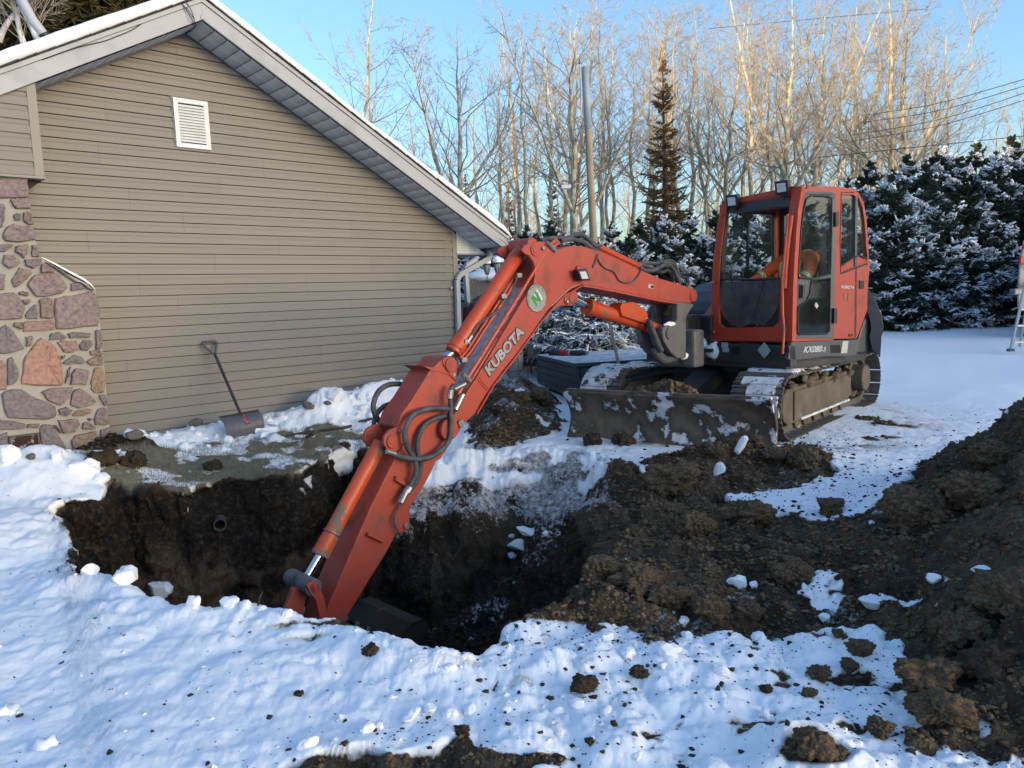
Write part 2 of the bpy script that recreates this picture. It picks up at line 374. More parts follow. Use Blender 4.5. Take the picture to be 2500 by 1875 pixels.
    sp = sdist(SPOIL, X, Y); z = z + sst(-.1, .5, sp)*(.20+.14*mn)
    gs = 1-np.exp(-((X-1.3)**2+(Y-4.2)**2)/30)
    return z, d, dd, sp
def terrain():
    az = np.concatenate([np.linspace(-180, -62, 40)[:-1], np.linspace(-62, -38, 60)[:-1], np.linspace(-38, 38, 900), np.linspace(38, 62, 60)[1:], np.linspace(62, 180, 40)[1:-1]])
    A = np.radians(az); NA = len(A)
    r0, r1 = 1.15, 13.5
    rs = np.exp(np.linspace(math.log(r0), math.log(r1), 420))
    X = np.sin(A)[:, None]*rs; Y = np.cos(A)[:, None]*rs
    z = hbase(X, Y)[0]
    dz = np.diff(z, axis=1); dr = np.diff(rs)[None]
    ds = np.sqrt((dr/rs[None, 1:]*.45)**2 + (dz/rs[None, 1:]*1.1)**2) + .0016
    # smooth the density across azimuth so rows stay tidy
    k = np.ones(9)/9; ds = np.apply_along_axis(lambda c: np.convolve(np.pad(c, 4, mode='edge'), k, 'valid'), 0, ds)
    cum = np.concatenate([np.zeros((NA, 1)), np.cumsum(ds, 1)], 1); cum /= cum[:, -1:]
    NR = 610; q = np.linspace(0, 1, NR)
    RR = np.array([np.interp(q, cum[i], rs) for i in range(NA)])
    inner = np.array([.05, .5, .9])[None].repeat(NA, 0); outer = np.exp(np.linspace(math.log(r1), math.log(900), 70))[1:][None].repeat(NA, 0)
    RR = np.concatenate([inner, RR, outer], 1); NR = RR.shape[1]
    X = np.sin(A)[:, None]*RR; Y = np.cos(A)[:, None]*RR
    Z, d, dd, sp = hbase(X, Y)
    # coarse normals
    P = np.stack([X, Y, Z], -1)
    du = np.roll(P, -1, 0)-np.roll(P, 1, 0); dv = np.gradient(P, axis=1)
    nn = np.cross(dv, du); nn /= (np.linalg.norm(nn, axis=-1, keepdims=True)+1e-12)
    nn[nn[..., 2] < 0] *= -1
    Q = P.reshape(-1, 3); nn = nn.reshape(-1, 3); R = RR.reshape(-1); d, dd, sp = d.ravel(), dd.ravel(), sp.ravel()
    x, y = Q[:, 0], Q[:, 1]
    n1 = fbm(Q*3.1, 4, 51); n2 = fbm(Q*9.0, 3, 61)
    g = sdist(GRASS, x, y); fr = sdist(FROST, x, y); d2 = sdist(DIRT2, x, y)
    edge = .09*n1+.05*n2
    pit = sst(-.015, .03, d+edge*.55)
    din = sst(-.02, .03, dd+edge*1.2); spi = sst(-.02, .05, sp+edge*1.6); d2i = sst(-.01, .02, d2+edge*.5)
    dark_l = sst(.35, .5, np.exp(-(((x+3.95)/.42)**2+((y-7.55)/.27)**2))+edge)
    heap = sst(.30, .36, np.exp(-(((x-1.95)/.85)**2+((y-6.75)/.30)**2))+edge*1.2)
    hp2 = sst(.45, .55, np.exp(-(((x-.93)/.16)**2+((y-2.33)/.14)**2))+edge)
    soil = np.max(np.stack([pit, din, spi, d2i, dark_l, heap, hp2]), 0)
    far = sst(14, 22, R)
    # patches of snow lying on the soil, worn dirty patches in the snow
    onsoil = sst(.40, .46, fbm(Q*1.9, 4, 71)+.22*n2)*(1-pit)*.9*(1-d2i)
    rim_snow = sst(.33, .42, fbm(Q*3.3, 4, 77))*pit*sst(-1.3, -1.6, x)*sst(-.40, -.12, Q[:, 2])*.8
    soil_v = soil*(1-onsoil)*(1-rim_snow)
    near_d = sst(.30, .52, fbm(Q*np.array([2.6, 5.5, 2.0]), 5, 81, .6)+.45*n2)*sst(5.0, 3.6, y)*sst(-.9, .6, x)*sst(8, 5, R)
    strk = sst(.36, .6, fbm(Q*np.array([1.6, 7.0, 1.0])+5, 4, 85))*np.exp(-(np.minimum(d, 0)/.28)**2)*sst(4.0, 3.6, y)*sst(-1.6, -.9, x)
    worn = np.maximum(near_d*.75, strk)
    shs = sst(-1.2, -.9, x+.1*(y-6))*sst(4.8, 5.6, y)*pit*sst(-.30, -.12, Q[:, 2]+.10*n1)*sst(-.12, .12, fbm(Q*np.array([2.2, 4.5, 2.2]), 4, 89)+.10)*sst(1.15, .75, x)*sst(6.3, 6.8, y-.35*x); soil_v = soil_v*(1-shs)
    mach = sst(2.4, 1.4, np.hypot(x-2.7, y-8.9)) * sst(.05, .45, fbm(Q*2.2, 4, 83)+.3*n2)*.8
    snow = (1-soil_v)*(1-worn)*(1-mach)
    pit0 = pit.copy(); shoulder = sst(-1.3, -1.0, x+.1*(y-6))*sst(4.6, 5.4, y)
    frn = fbm(Q*2.4+3, 4, 87); frost = (.70+.55*fbm(Q*4.5, 4, 88, .65))*sst(1.0, .55, x+.25*n1)*sst(5.6, 6.1, y)*shoulder*sst(-.60, -.34, Q[:, 2]+.20*n1+.12*n2)*sst(-.45, .25, frn+.5*sst(1.6, .6, x))*sst(-.02, .02, d+.1)*1.0
    frost = np.maximum(frost, sst(.0, .45, n1+.3*n2+.35*sst(.9, .2, np.hypot((x-.05)/.55, (y-5.9)/.6))-.1)*sst(1.0, .45, np.hypot((x+.02)/.65, (y-5.75)/.85))*.42*pit)
    frost = np.maximum(frost, spi*sst(.0, .5, n1+.2)*.45)
    frost = np.maximum(frost, sst(.25, .55, fbm(Q*2.6, 4, 91))*.42*soil*(1-pit))
    bb_ = -((x-WO[0])*WN[0]+(y-WO[1])*WN[1]); grass = sst(-.06, .04, g+edge)*(1-pit)*sst(-.82, -.98, bb_+edge)
    snow = np.where(grass > .01, snow*(1-grass*sst(.30, -.05, fbm(Q*np.array([3.4, 4.5, 3.0]), 4, 95)+.22*n2)*.95), snow)
    # displacement: rounded lumps for snow, crumbly clods for soil
    fade = sst(13, 9, R)*sst(.6, 1.4, R)
    isd = np.clip(soil, 0, 1)
    sm = fade*(1-isd)
    track = sst(6, 9, y)*sst(.6, 1.6, x)                       # the driveway is packed flat
    lumpy = np.clip(.35+.65*sst(-.9, .5, x)*sst(5, 3, y)+.5*np.exp(-(np.minimum(d, 0)/.35)**2)+.8*sst(-1.6, -.6, -((x-WO[0])*WN[0]+(y-WO[1])*WN[1])), 0, 1.4)*(1-.8*track)
    wv = Q+.05*np.stack([n1, n2, n1], -1); ds_ = .042*lumpy*fbm(Q*3.2, 4, 101, bill=True) + .030*lumpy*(.5-worley(wv*7.0, 111)) + .016*lumpy*(.5-worley(wv*17.0, 113))*(.5+n1) + .008*(1-.5*track)*fbm(Q*np.array([7, 8, 6]), 4, 121, .6) + .004*fbm(Q*22, 3, 123, .65)
    ii = np.where((isd > .02) & (R < 15))[0]
    dc = np.zeros(len(Q)); QQ = Q[ii]
    warp = QQ + .05*np.stack([n1[ii], n2[ii], -n1[ii]], -1)
    c1 = worley(warp*4.6, 131); c2 = worley(warp*11.0, 137); c3 = worley(warp*27.0, 139)
    fb = fbm(QQ*2.2, 3, 141, bill=True)
    inpit = pit[ii]
    steep = sst(.75, .3, nn[ii, 2])
    big = (1-.75*inpit)
    fb2 = fbm(QQ*7.0, 4, 145, .6, True); fb3 = fbm(QQ*26.0, 3, 147, .65)
    dc[ii] = big*(.055*(.55-c1)+.07*fb) + (.012+.010*big)*(.5-c2) + .026*fb2*(.5+.8*big) + .007*(.5-c3) + .012*fb3 + inpit*.09*fb + inpit*(.07*fbm(QQ*np.array([2.6, 2.6, 4.2]), 4, 143, .6) + .035*fbm(QQ*np.array([3, 3, 11.0]), 3, 149, .6) + .03*(.5-c2) + .012*fb2)
    disp = sm*ds_ + isd*dc*fade - worn*.012
    Q2 = Q + nn*disp[:, None]
    # ragged edge where sod overhangs the pit
    # soil tone: 0 near black topsoil, 1 brown subsoil
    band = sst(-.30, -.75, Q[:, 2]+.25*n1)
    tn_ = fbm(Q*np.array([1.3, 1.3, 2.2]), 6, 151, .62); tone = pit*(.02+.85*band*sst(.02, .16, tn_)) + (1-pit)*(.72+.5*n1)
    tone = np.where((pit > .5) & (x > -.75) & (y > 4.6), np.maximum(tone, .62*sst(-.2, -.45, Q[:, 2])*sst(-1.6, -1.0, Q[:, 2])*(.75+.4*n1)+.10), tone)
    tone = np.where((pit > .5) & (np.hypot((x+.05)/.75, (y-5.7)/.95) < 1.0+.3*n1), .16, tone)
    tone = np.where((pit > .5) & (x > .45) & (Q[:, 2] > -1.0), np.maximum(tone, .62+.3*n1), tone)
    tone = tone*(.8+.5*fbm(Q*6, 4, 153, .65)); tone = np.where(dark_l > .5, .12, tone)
    crev = np.zeros(len(Q)); 
    tone = np.clip(tone, 0, 1)
    V = Q2.astype(np.float32)
    idx = np.arange(NA*NR).reshape(NA, NR)
    a = idx; bnx = np.roll(idx, -1, 0)
    F = np.stack([a[:, :-1], a[:, 1:], bnx[:, 1:], bnx[:, :-1]], -1).reshape(-1, 4)
    me = npmesh('snowy_ground', V, F)
    ca = me.color_attributes.new('cover', 'FLOAT_COLOR', 'POINT')
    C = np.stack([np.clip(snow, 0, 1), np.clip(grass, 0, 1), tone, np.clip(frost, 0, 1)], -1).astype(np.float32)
    ca.data.foreach_set('color', C.ravel())
    m, ns, ls, p = nt('ground_snow_soil_grass')
    at = N(ns, 'ShaderNodeAttribute'); at.attribute_name = 'cover'
    sp_ = N(ns, 'ShaderNodeSeparateColor'); ls.new(at.outputs['Color'], sp_.inputs[0])
    tc = N(ns, 'ShaderNodeTexCoord')
    def noise(s, d_=6, r_=.6):
        n = N(ns, 'ShaderNodeTexNoise'); n.inputs['Scale'].default_value = s; n.inputs['Detail'].default_value = d_; n.inputs['Roughness'].default_value = r_; ls.new(tc.outputs['Object'], n.inputs[0]); return n.outputs[0]
    def mth(op, a, b, cl=False):
        n = N(ns, 'ShaderNodeMath', operation=op); n.use_clamp = cl
        for i, v in enumerate((a, b)):
            if isinstance(v, (int, float)): n.inputs[i].default_value = v
            else: ls.new(v, n.inputs[i])
        return n.outputs[0]
    def mixc(f, a, b):
        n = N(ns, 'ShaderNodeMix', data_type='RGBA')
        for i, v in ((0, f), (6, a), (7, b)):
            if isinstance(v, tuple): n.inputs[i].default_value = v
            elif isinstance(v, (int, float)): n.inputs[i].default_value = v
            else: ls.new(v, n.inputs[i])
        return n.outputs[2]
    nf = noise(38, 4); nm = noise(9, 6); ng = noise(90, 3)
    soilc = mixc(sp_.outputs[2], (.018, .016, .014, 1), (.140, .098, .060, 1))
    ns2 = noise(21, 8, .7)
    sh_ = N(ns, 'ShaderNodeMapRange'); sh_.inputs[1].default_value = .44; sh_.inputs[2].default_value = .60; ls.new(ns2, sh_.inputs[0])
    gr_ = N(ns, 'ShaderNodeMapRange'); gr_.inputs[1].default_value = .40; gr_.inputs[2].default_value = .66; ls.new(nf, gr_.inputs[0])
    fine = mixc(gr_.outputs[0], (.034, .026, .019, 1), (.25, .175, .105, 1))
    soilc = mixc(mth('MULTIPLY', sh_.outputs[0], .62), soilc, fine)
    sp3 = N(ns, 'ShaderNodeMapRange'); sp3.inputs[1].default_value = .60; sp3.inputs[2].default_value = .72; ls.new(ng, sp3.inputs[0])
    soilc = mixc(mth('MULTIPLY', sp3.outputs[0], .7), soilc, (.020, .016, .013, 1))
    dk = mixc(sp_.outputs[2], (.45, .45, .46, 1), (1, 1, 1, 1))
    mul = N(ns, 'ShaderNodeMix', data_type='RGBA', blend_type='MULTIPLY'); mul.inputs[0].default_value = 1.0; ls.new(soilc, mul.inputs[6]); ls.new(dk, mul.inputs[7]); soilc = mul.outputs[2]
    fq = mth('ADD', at.outputs['Alpha'], mth('ADD', mth('MULTIPLY', mth('SUBTRACT', ns2, .5), 1.5), mth('MULTIPLY', mth('SUBTRACT', nf, .5), .8)))
    fr_ = N(ns, 'ShaderNodeMapRange'); fr_.inputs[1].default_value = .34; fr_.inputs[2].default_value = .66; fr_.inputs[4].default_value = .92; ls.new(fq, fr_.inputs[0])
    fac = mth('MULTIPLY', fr_.outputs[0], mth('GREATER_THAN', at.outputs['Alpha'], .04))
    soilc = mixc(fac, soilc, mixc(sh_.outputs[0], (.26, .235, .23, 1), (.60, .59, .61, 1)))
    grassc = mixc(nm, (.17, .16, .12, 1), (.32, .31, .25, 1)); grassc = mixc(mth('MULTIPLY', ng, .6), grassc, (.08, .075, .055, 1))
    base = mixc(sp_.outputs[1], soilc, grassc)
    sf = mth('ADD', sp_.outputs[0], mth('MULTIPLY', mth('SUBTRACT', nf, .5), .5))
    rp = N(ns, 'ShaderNodeMapRange'); rp.inputs[1].default_value = .38; rp.inputs[2].default_value = .62; ls.new(sf, rp.inputs[0])
    snowc = mixc(nm, (.84, .865, .90, 1), (.80, .83, .865, 1))
    thin = N(ns, 'ShaderNodeMapRange'); thin.inputs[1].default_value = .5; thin.inputs[2].default_value = .9; ls.new(sp_.outputs[0], thin.inputs[0])
    snowc = mixc(thin.outputs[0], (.62, .60, .57, 1), snowc)
    bc = mixc(rp.outputs[0], base, snowc)
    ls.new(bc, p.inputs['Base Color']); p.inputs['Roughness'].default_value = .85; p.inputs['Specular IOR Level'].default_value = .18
    b1 = N(ns, 'ShaderNodeBump'); b1.inputs['Strength'].default_value = .8; b1.inputs['Distance'].default_value = .014
    rgh = mth('ADD', .25, mth('MULTIPLY', mth('SUBTRACT', 1.0, sp_.outputs[0], True), 1.2)); hh = mth('MULTIPLY', mth('ADD', nf, mth('ADD', mth('MULTIPLY', ng, .5), ns2)), rgh); ls.new(hh, b1.inputs['Height']); ls.new(b1.outputs[0], p.inputs['Normal'])
    o = link('snowy_ground', me, m, None, smooth=True); tag(o, 'snow covered yard with the dug pit and churned brown soil', None, None, 'structure')
    return (A, NA, NR, Q2.reshape(NA, NR, 3), C.reshape(NA, NR, 4), nn.reshape(NA, NR, 3), RR)
TER = terrain()
def ground_z(x, y):
    r = math.hypot(x, y); a = math.atan2(x, y)
    A, NA, NR, Q, C, nn, RR = TER
    i = int(np.argmin(np.abs(A-a))); j = int(np.searchsorted(RR[i], r)); j = min(max(j, 0), NR-1)
    return float(Q[i, j, 2])
def hit_ground(px, py):
    """point of the ground seen at a photo pixel"""
    d = ray(px, py); A, NA, NR, Q, C, nn, RR = TER
    a = math.atan2(d[0], d[1]); i = int(np.argmin(np.abs(A-a)))
    row = Q[i]; rr = np.hypot(row[:, 0], row[:, 1]); h = math.hypot(d[0], d[1])
    line = CAM[2]+d[2]*rr/h
    k = np.where((line <= row[:, 2]) & (rr > .8))[0]
    j = k[0] if len(k) else NR-1
    return row[j].copy()
# ================================================================ house
M_['siding'] = mat('beige_vinyl_siding', (.205, .190, .166), .55, c2=(.195, .181, .158), scale=2, amt=.6, bump=.0006, bscale=50, spec=.35, stretch=(1, 1, 1.5))
M_['siding2'] = mat('beige_vinyl_siding_b', (.21, .194, .17), .55, c2=(.199, .184, .161), scale=2, amt=.6, bump=.0006, bscale=50, spec=.35, stretch=(1, 1, 1.5))
M_['siding3'] = mat('beige_vinyl_siding_c', (.201, .186, .163), .55, c2=(.19, .176, .154), scale=2, amt=.6, bump=.0006, bscale=50, spec=.35, stretch=(1, 1, 1.5))
M_['trim'] = mat('beige_trim', (.21, .195, .17), .5, c2=(.20, .186, .163), scale=3)
M_['gap'] = mat('dark_parts_and_lap_shade', (.03, .028, .026), .9)  # near black; behind the planks it paints the shadow line under each lap
M_['mortar'] = mat('mortar', (.37, .36, .33), .92, c2=(.29, .28, .255), scale=6, bump=.006, bscale=40, spec=.15)
M_['shingle'] = mat('asphalt_shingle', (.025, .025, .028), .9, c2=(.05, .05, .05), scale=30)
def soffit_mat():
    m, ns, ls, p = nt('perforated_soffit')
    p.inputs['Base Color'].default_value = (.6, .6, .6, 1); p.inputs['Roughness'].default_value = .5
    uv = N(ns, 'ShaderNodeAttribute'); uv.attribute_name = 'panel'
    sp = N(ns, 'ShaderNodeSeparateXYZ'); ls.new(uv.outputs['Vector'], sp.inputs[0])
    def mth(op, a, b):
        n = N(ns, 'ShaderNodeMath', operation=op)
        for i, v in enumerate((a, b)):
            if isinstance(v, (int, float)): n.inputs[i].default_value = v
            else: ls.new(v, n.inputs[i])
        return n.outputs[0]
    f = mth('FRACT', mth('MULTIPLY', sp.outputs[1], 52.0), 0)
    slit = mth('LESS_THAN', f, .42)
    g = mth('FRACT', mth('MULTIPLY', sp.outputs[0], 2.0), 0)
    inb = mth('MULTIPLY', mth('GREATER_THAN', g, .12), mth('LESS_THAN', g, .80))
    fac = mth('MULTIPLY', mth('MULTIPLY', slit, inb), .5)
    mx = N(ns, 'ShaderNodeMix', data_type='RGBA'); ls.new(fac, mx.inputs[0]); mx.inputs[6].default_value = (.60, .61, .62, 1); mx.inputs[7].default_value = (.30, .31, .32, 1)
    ls.new(mx.outputs[2], p.inputs['Base Color'])
    return m
M_['soffit'] = soffit_mat()
PIT_ = .550; SA, ZA = 3.58, 4.588          # roof slope, ridge position, wall apex height
SR = 7.27                                   # right corner of the gable
OH = .5                                     # rake overhang
house = empty('house', HW(3.6, 0, 0), 'beige sided house with a snowy gable roof and a stone chimney', 'house')
def zr(s): return ZA - PIT_*abs(s-SA)       # soffit line on the wall
def sidx(z, left=True):                     # s limits under the rake at height z
    d = (ZA-z)/PIT_
    return SA-d, SA+d
CO = .1143
ph = wl(200, 506.9)[2]                      # height of one measured course
k0 = int((ph+.35)/CO)
zstart = ph - k0*CO
rs_ = np.random.RandomState(5); cutkeep = [3.0, 5.1]
def course(z0, z1, sL, sR, b0=0.0, clip=True, name='siding_plank', parent=None, m=None):
    """one dutch-lap course between sL and sR, clipped by the rake"""
    lv = [(z0, .0), (z0, .017), (z0+.060, .015), (z0+.078, .006), (z0+CO-.008, .004), (z0+CO-.008, .0)]
    V = []
    for z, pr in lv:
        a, b = sL, sR
        if clip:
            l, r = sidx(z); a, b = max(a, l), min(b, r)
        if b - a < .004: b = a + .002 if a < SA else a
        V.append((HW(a, b0-pr, z), HW(b, b0-pr, z)))
    vv = [p for pr in V for p in pr]; fs = [(2*i, 2*i+1, 2*i+3, 2*i+2) for i in range(len(lv)-1)]
    mb = MB().add(vv, fs)
    return mb.build(name, m or M_[['siding', 'siding2', 'siding3'][rs_.randint(3)]], parent)
for i in range(60):
    z0 = zstart + i*CO
    if z0 < -.1: continue
    if z0 > ZA-.03: break
    l, r = sidx(z0); a, b = max(1.5, l), min(SR, r)
    if i % 2 == 0 or i == 0:
        cuts = sorted([c for c in ((3.35, 5.55) if (i//2) % 4 == 0 else (2.75, 4.9, 6.3) if (i//2) % 4 == 1 else (3.75, 5.9) if (i//2) % 4 == 2 else (2.5, 4.5, 6.6))])
        cuts = [c+rs_.uniform(-.12, .12) for c in cuts]; cutkeep = cuts; mm = None
    ed = [a] + [c for c in cutkeep if a+.25 < c < b-.25] + [b]
    for q in range(len(ed)-1):
        course(z0, z0+CO, ed[q]+(.0015 if q else 0), ed[q+1], parent=house)
# backing wall behind the planks, near black to paint the lap shadow lines
mb = MB().ext([HW(-.1, .002, -.3), HW(SR, .002, -.3), HW(SR, .002, zr(SR)), HW(SA, .002, ZA), HW(-.1, .002, zr(-.1))], -WN*.2); mb.build('wall', M_['gap'], house)
# side wall and the rear wing seen past the corner
MB().ext([HW(SR, .0, -.3), HW(SR, 9, -.3), HW(SR, 9, 2.45), HW(SR, .0, 2.45)], -D1*.15).build('wall', M_['siding'], house)
MB().ext([HW(-.1, .0, -.3), HW(-.1, 9, -.3), HW(-.1, 9, 2.45), HW(-.1, .0, 2.45)], D1*.15).build('wall', M_['siding'], house)
MB().ext([HW(-.1, 9, -.3), HW(SR, 9, -.3), HW(SR, 9, 2.45), HW(SA, 9, ZA), HW(-.1, 9, 2.45)], WN*.15).build('wall', M_['siding'], house)
# corner boards
def cboard(s0, s1, b0, b1, z0, z1, name='corner_board', m='trim'):
    return MB().ext([HW(s0, b0, z0), HW(s1, b0, z0), HW(s1, b0, z1), HW(s0, b0, z1)], -WN*(b1-b0)).build(name, M_[m], house, bevel=.003)
MB().ext([HW(SR-.03, -.022, -.2), HW(SR+.055, -.022, -.2), HW(SR+.055, -.022, 2.48), HW(SR-.03, -.022, zr(SR-.03)-.01)], -WN*.07).build('corner_board', M_['trim'], house, bevel=.003)
# foundation strip under the lowest course
MB().box(HW(4.6, -.004, -.12), (2.7, .012, .12), [D1, WN, (0, 0, 1)]).build('foundation', mat('concrete', (.2, .2, .19), .9, c2=(.13, .13, .12), scale=6), house)
# roof deck, shingle edge, fascia boards, snow
FB = -OH                                    # fascia plane
def rake(side, z_off0, z_off1, b0, b1, s_end, name, m, parent=house, bevel=0.0, s_start=None):
    """slab following the roof slope on one side of the ridge"""
    sg = 1 if side == 'r' else -1
    sA = SA if s_start is None else s_start
    p = [HW(sA, b0, ZA-PIT_*abs(sA-SA)+z_off0), HW(s_end, b0, ZA-PIT_*abs(s_end-SA)+z_off0), HW(s_end, b0, ZA-PIT_*abs(s_end-SA)+z_off1), HW(sA, b0, ZA-PIT_*abs(sA-SA)+z_off1)]
    return MB().ext(p, -WN*(b1-b0)).build(name, M_[m] if isinstance(m, str) else m, parent, bevel=bevel)
SE_R, SE_L = 7.92, -.75
for sd, se in (('r', SE_R), ('l', SE_L)):
    rake(sd, .012, .185, FB, FB+.03, se, 'fascia_board', 'fascia', bevel=.003)
    rake(sd, .187, .232, FB-.018, FB+.03, se, 'drip_edge', 'fascia')
    rake(sd, .20, .235, FB+.03, 9.4, se, 'roof', 'shingle')
    sg = 1 if sd == 'r' else -1
    # ragged shingle ends under the snow, one piece per course
    n = int(abs(se-SA)/.16)
    mb = MB()
    for k in range(n):
        a = SA+sg*k*.16; b = a+sg*.158; e = FB-.028-rs_.uniform(0, .014); zz = rs_.uniform(0, .006)
        za, zb = ZA-PIT_*abs(a-SA), ZA-PIT_*abs(b-SA)
        mb.ext([HW(a, e, za+.236+zz), HW(b, e, zb+.236), HW(b, e, zb+.252), HW(a, e, za+.256+zz)], -WN*.25)
    o = mb.build('shingle_edge', M_['shingle'], house); o['kind'] = 'stuff'
# snow blanket on the roof with a soft rounded edge
def roof_snow(sg, se):
    ns_, nb_ = 90, 34
    L = abs(se-SA)
    V = []; F = []
    prof = []
    for j in range(nb_):
        t = j/(nb_-1)
        if j < 9: a = j/8*math.pi/2; prof.append((FB-.012-.050*math.sin(a)*1.0 + .12*(1-math.cos(a))*0, .0, a))
        else: prof.append((None, t, None))
    for i in range(ns_):
        s = SA+sg*L*i/(ns_-1)*1.004
        zb = ZA-PIT_*abs(s-SA)+.250
        th = .105+.018*float(vnoise(np.array([[s*1.3, 0, 3.0]]))[0])+.008*float(vnoise(np.array([[s*5, 0, 9.0]]))[0])
        if sg < 0: th += .045
        th *= (1 if i < ns_-3 else (.85, .6, .15)[i-ns_+3])
        wob = .012*float(vnoise(np.array([[s*4.0, 7, 3.0]]))[0])
        for j in range(nb_):
            if j < 9:
                a = j/8*math.pi/2
                b = FB-.035+wob+.085*(1-math.sin(a*1.0))**1.5*.5+ .07*(1-math.cos(a)); z = zb+th*math.sin(a)
                if j == 0: b = FB+.02; z = zb+.001
            else:
                b = FB+.035+(9.3-FB)*((j-8)/(nb_-9))**2; z = zb+th+.012*float(vnoise(np.array([[s*1.1, b*1.1, 1.0]]))[0])
            V.append(HW(s, b, z))
    for i in range(ns_-1):
        for j in range(nb_-1):
            q = (i*nb_+j, (i+1)*nb_+j, (i+1)*nb_+j+1, i*nb_+j+1); F.append(q)
    return npmesh('roof_snow', V, F)
for sg, se in ((1, SE_R+.04), (-1, SE_L-.04)):
    link('roof_snow', roof_snow(sg, se), M_['snow'], house, smooth=True)
# soffit panels under both rakes: each strip its own piece
def soffit(side, se):
    sg = 1 if side == 'r' else -1
    wpan = .135; n = int(abs(se-SA)/wpan)
    for k in range(n):
        a = SA+sg*(k*wpan+.003); b = SA+sg*((k+1)*wpan-.003)
        za, zb = ZA-PIT_*abs(a-SA), ZA-PIT_*abs(b-SA); mid = (a+b)/2; zm = (za+zb)/2
        b0, b1 = FB+.03, -.018
        V = []
        for s, z, dz in ((a, za, .008), (a+sg*.006, za-PIT_*.006, 0), (b-sg*.006, zb+PIT_*.006, 0), (b, zb, .008)):
            V += [HW(s, b0, z+dz), HW(s, b1, z+dz)]
        me = npmesh('soffit_panel', V, [(0, 1, 3, 2), (2, 3, 5, 4), (4, 5, 7, 6)])
        at = me.attributes.new('panel', 'FLOAT_VECTOR', 'POINT')
        uu = []
        for i in range(4):
            u_ = (0, .05, .95, 1)[i]
            for bb in (b0, b1): uu += [u_*1.0, bb, 0]
        # x along the panel's short side, y along it
        vals = []
        for i in range(4):
            for bb in (b0, b1): vals += [bb*2.2, (0, .05, .95, 1)[i]*wpan*1.0, 0]
        at.data.foreach_set('vector', np.array(vals, np.float32))
        link('soffit_panel', me, M_['soffit'], house)
soffit('r', 7.86); soffit('l', .2)
MB().box(HW(SA, -.26, ZA+.03), (.02, .25, .02), [D1, WN, (0, 0, 1)]).build('soffit_ridge_strip', M_['fascia'], house)
# dark J-channel where the soffit meets the wall
for sd, se in (('r', SR+.02), ('l', -.05)):
    rake(sd, -.022, -.002, -.024, -.002, se, 'soffit_channel', mat('channel', (.10, .095, .085), .6))
# eave end: closing panel, level soffit, gutter
def pan(poly, name='soffit_panel'):
    me = npmesh(name, poly, [tuple(range(len(poly)))])
    at = me.attributes.new('panel', 'FLOAT_VECTOR', 'POINT')
    P = np.array(poly); at.data.foreach_set('vector', np.stack([(P-P[0]) @ D1*2.4, (P-P[0])[:, 2]*.5, 0*P[:, 0]], -1).astype(np.float32).ravel())
    return link(name, me, M_['soffit'], house)
zE = 2.215
sE = SA+(ZA-zE)/PIT_
pan([HW(SR+.055, -.012, zE), HW(sE, -.012, zE), HW(SR+.055, -.012, zr(SR+.055))])
MB().ext([HW(SR+.05, .0, zE-.012), HW(7.95, .0, zE-.012), HW(7.95, 9.2, zE-.012), HW(SR+.05, 9.2, zE-.012)], (0, 0, .01)).build('eave_soffit', M_['fascia'], house)
MB().ext([HW(SR+.05, -OH, zE-.03), HW(7.9, -OH, zE-.03), HW(7.95, -OH, zE+.0), HW(SR+.05, -OH, zE+.0)], -WN*.0001 if False else -WN*.02).build('eave_trim', M_['black'], house) if False else None
gut = MB().ext([HW(7.93, -.46, zE+.02), HW(8.06, -.46, zE+.02), HW(8.06, -.46, zE+.13), HW(7.93, -.46, zE+.13)], -WN*9.6).build('gutter', M_['fascia'], house, bevel=.01)
def bar(mb, a, b, hw, hd, up):
    a, b, up = np.asarray(a, float), np.asarray(b, float), np.asarray(up, float)
    d = b-a; L = np.linalg.norm(d); d /= L; s = np.cross(d, up); s /= np.linalg.norm(s); u2 = np.cross(s, d)
    return mb.box((a+b)/2, (L/2, hw, hd), [d, s, u2])
def downspout(pts, wdt=.038, dep=.028, name='downspout'):
    mb = MB(); P = spline(pts, 1)
    path = [np.asarray(p) for p in pts]
    up = WN
    for i in range(len(path)-1): 
        bar(mb, path[i], path[i+1]+(path[i+1]-path[i])/np.linalg.norm(path[i+1]-path[i])*.006, wdt, dep, up)
    return mb.build(name, M_['fascia'], house, bevel=.006)
q = lambda x, y, b: np.array(onpl(x, y, WO-WN*b, WN))
downspout([q(1197, 612, -.10), q(1197, 628, -.10), q(1122, 671, -.07), q(1116, 684, -.07), q(1124, 950, -.07)])
MB().box(q(1101, 703, -.03), (.02, .02, .02), [D1, WN, (0, 0, 1)]).build('hose_bib', M_['fascia'], house, bevel=.006)
# rear wing: narrow strip of wall with its own eave and spout
for i in range(20):
    z0 = .1+i*CO
    course(z0, z0+CO, SR+.02, SR+.62, b0=3.4, clip=False, parent=house)
downspout([q(1163, 626, 3.0), q(1163, 632, 3.0), q(1138, 650, 3.0), q(1136, 662, 3.0), q(1143, 748, 3.0)], .045, .04)
MB().ext([HW(SR, 3.2, 2.2), HW(SR+1.2, 3.2, 2.2), HW(SR+1.2, 3.2, 2.32), HW(SR, 3.2, 2.32)], -WN*.12).build('gutter', M_['fascia'], house)
MB().ext([HW(SR+.56, 3.36, .1), HW(SR+.66, 3.36, .1), HW(SR+.66, 3.36, 2.2), HW(SR+.56, 3.36, 2.2)], -WN*.05).build('corner_board', M_['trim'], house)
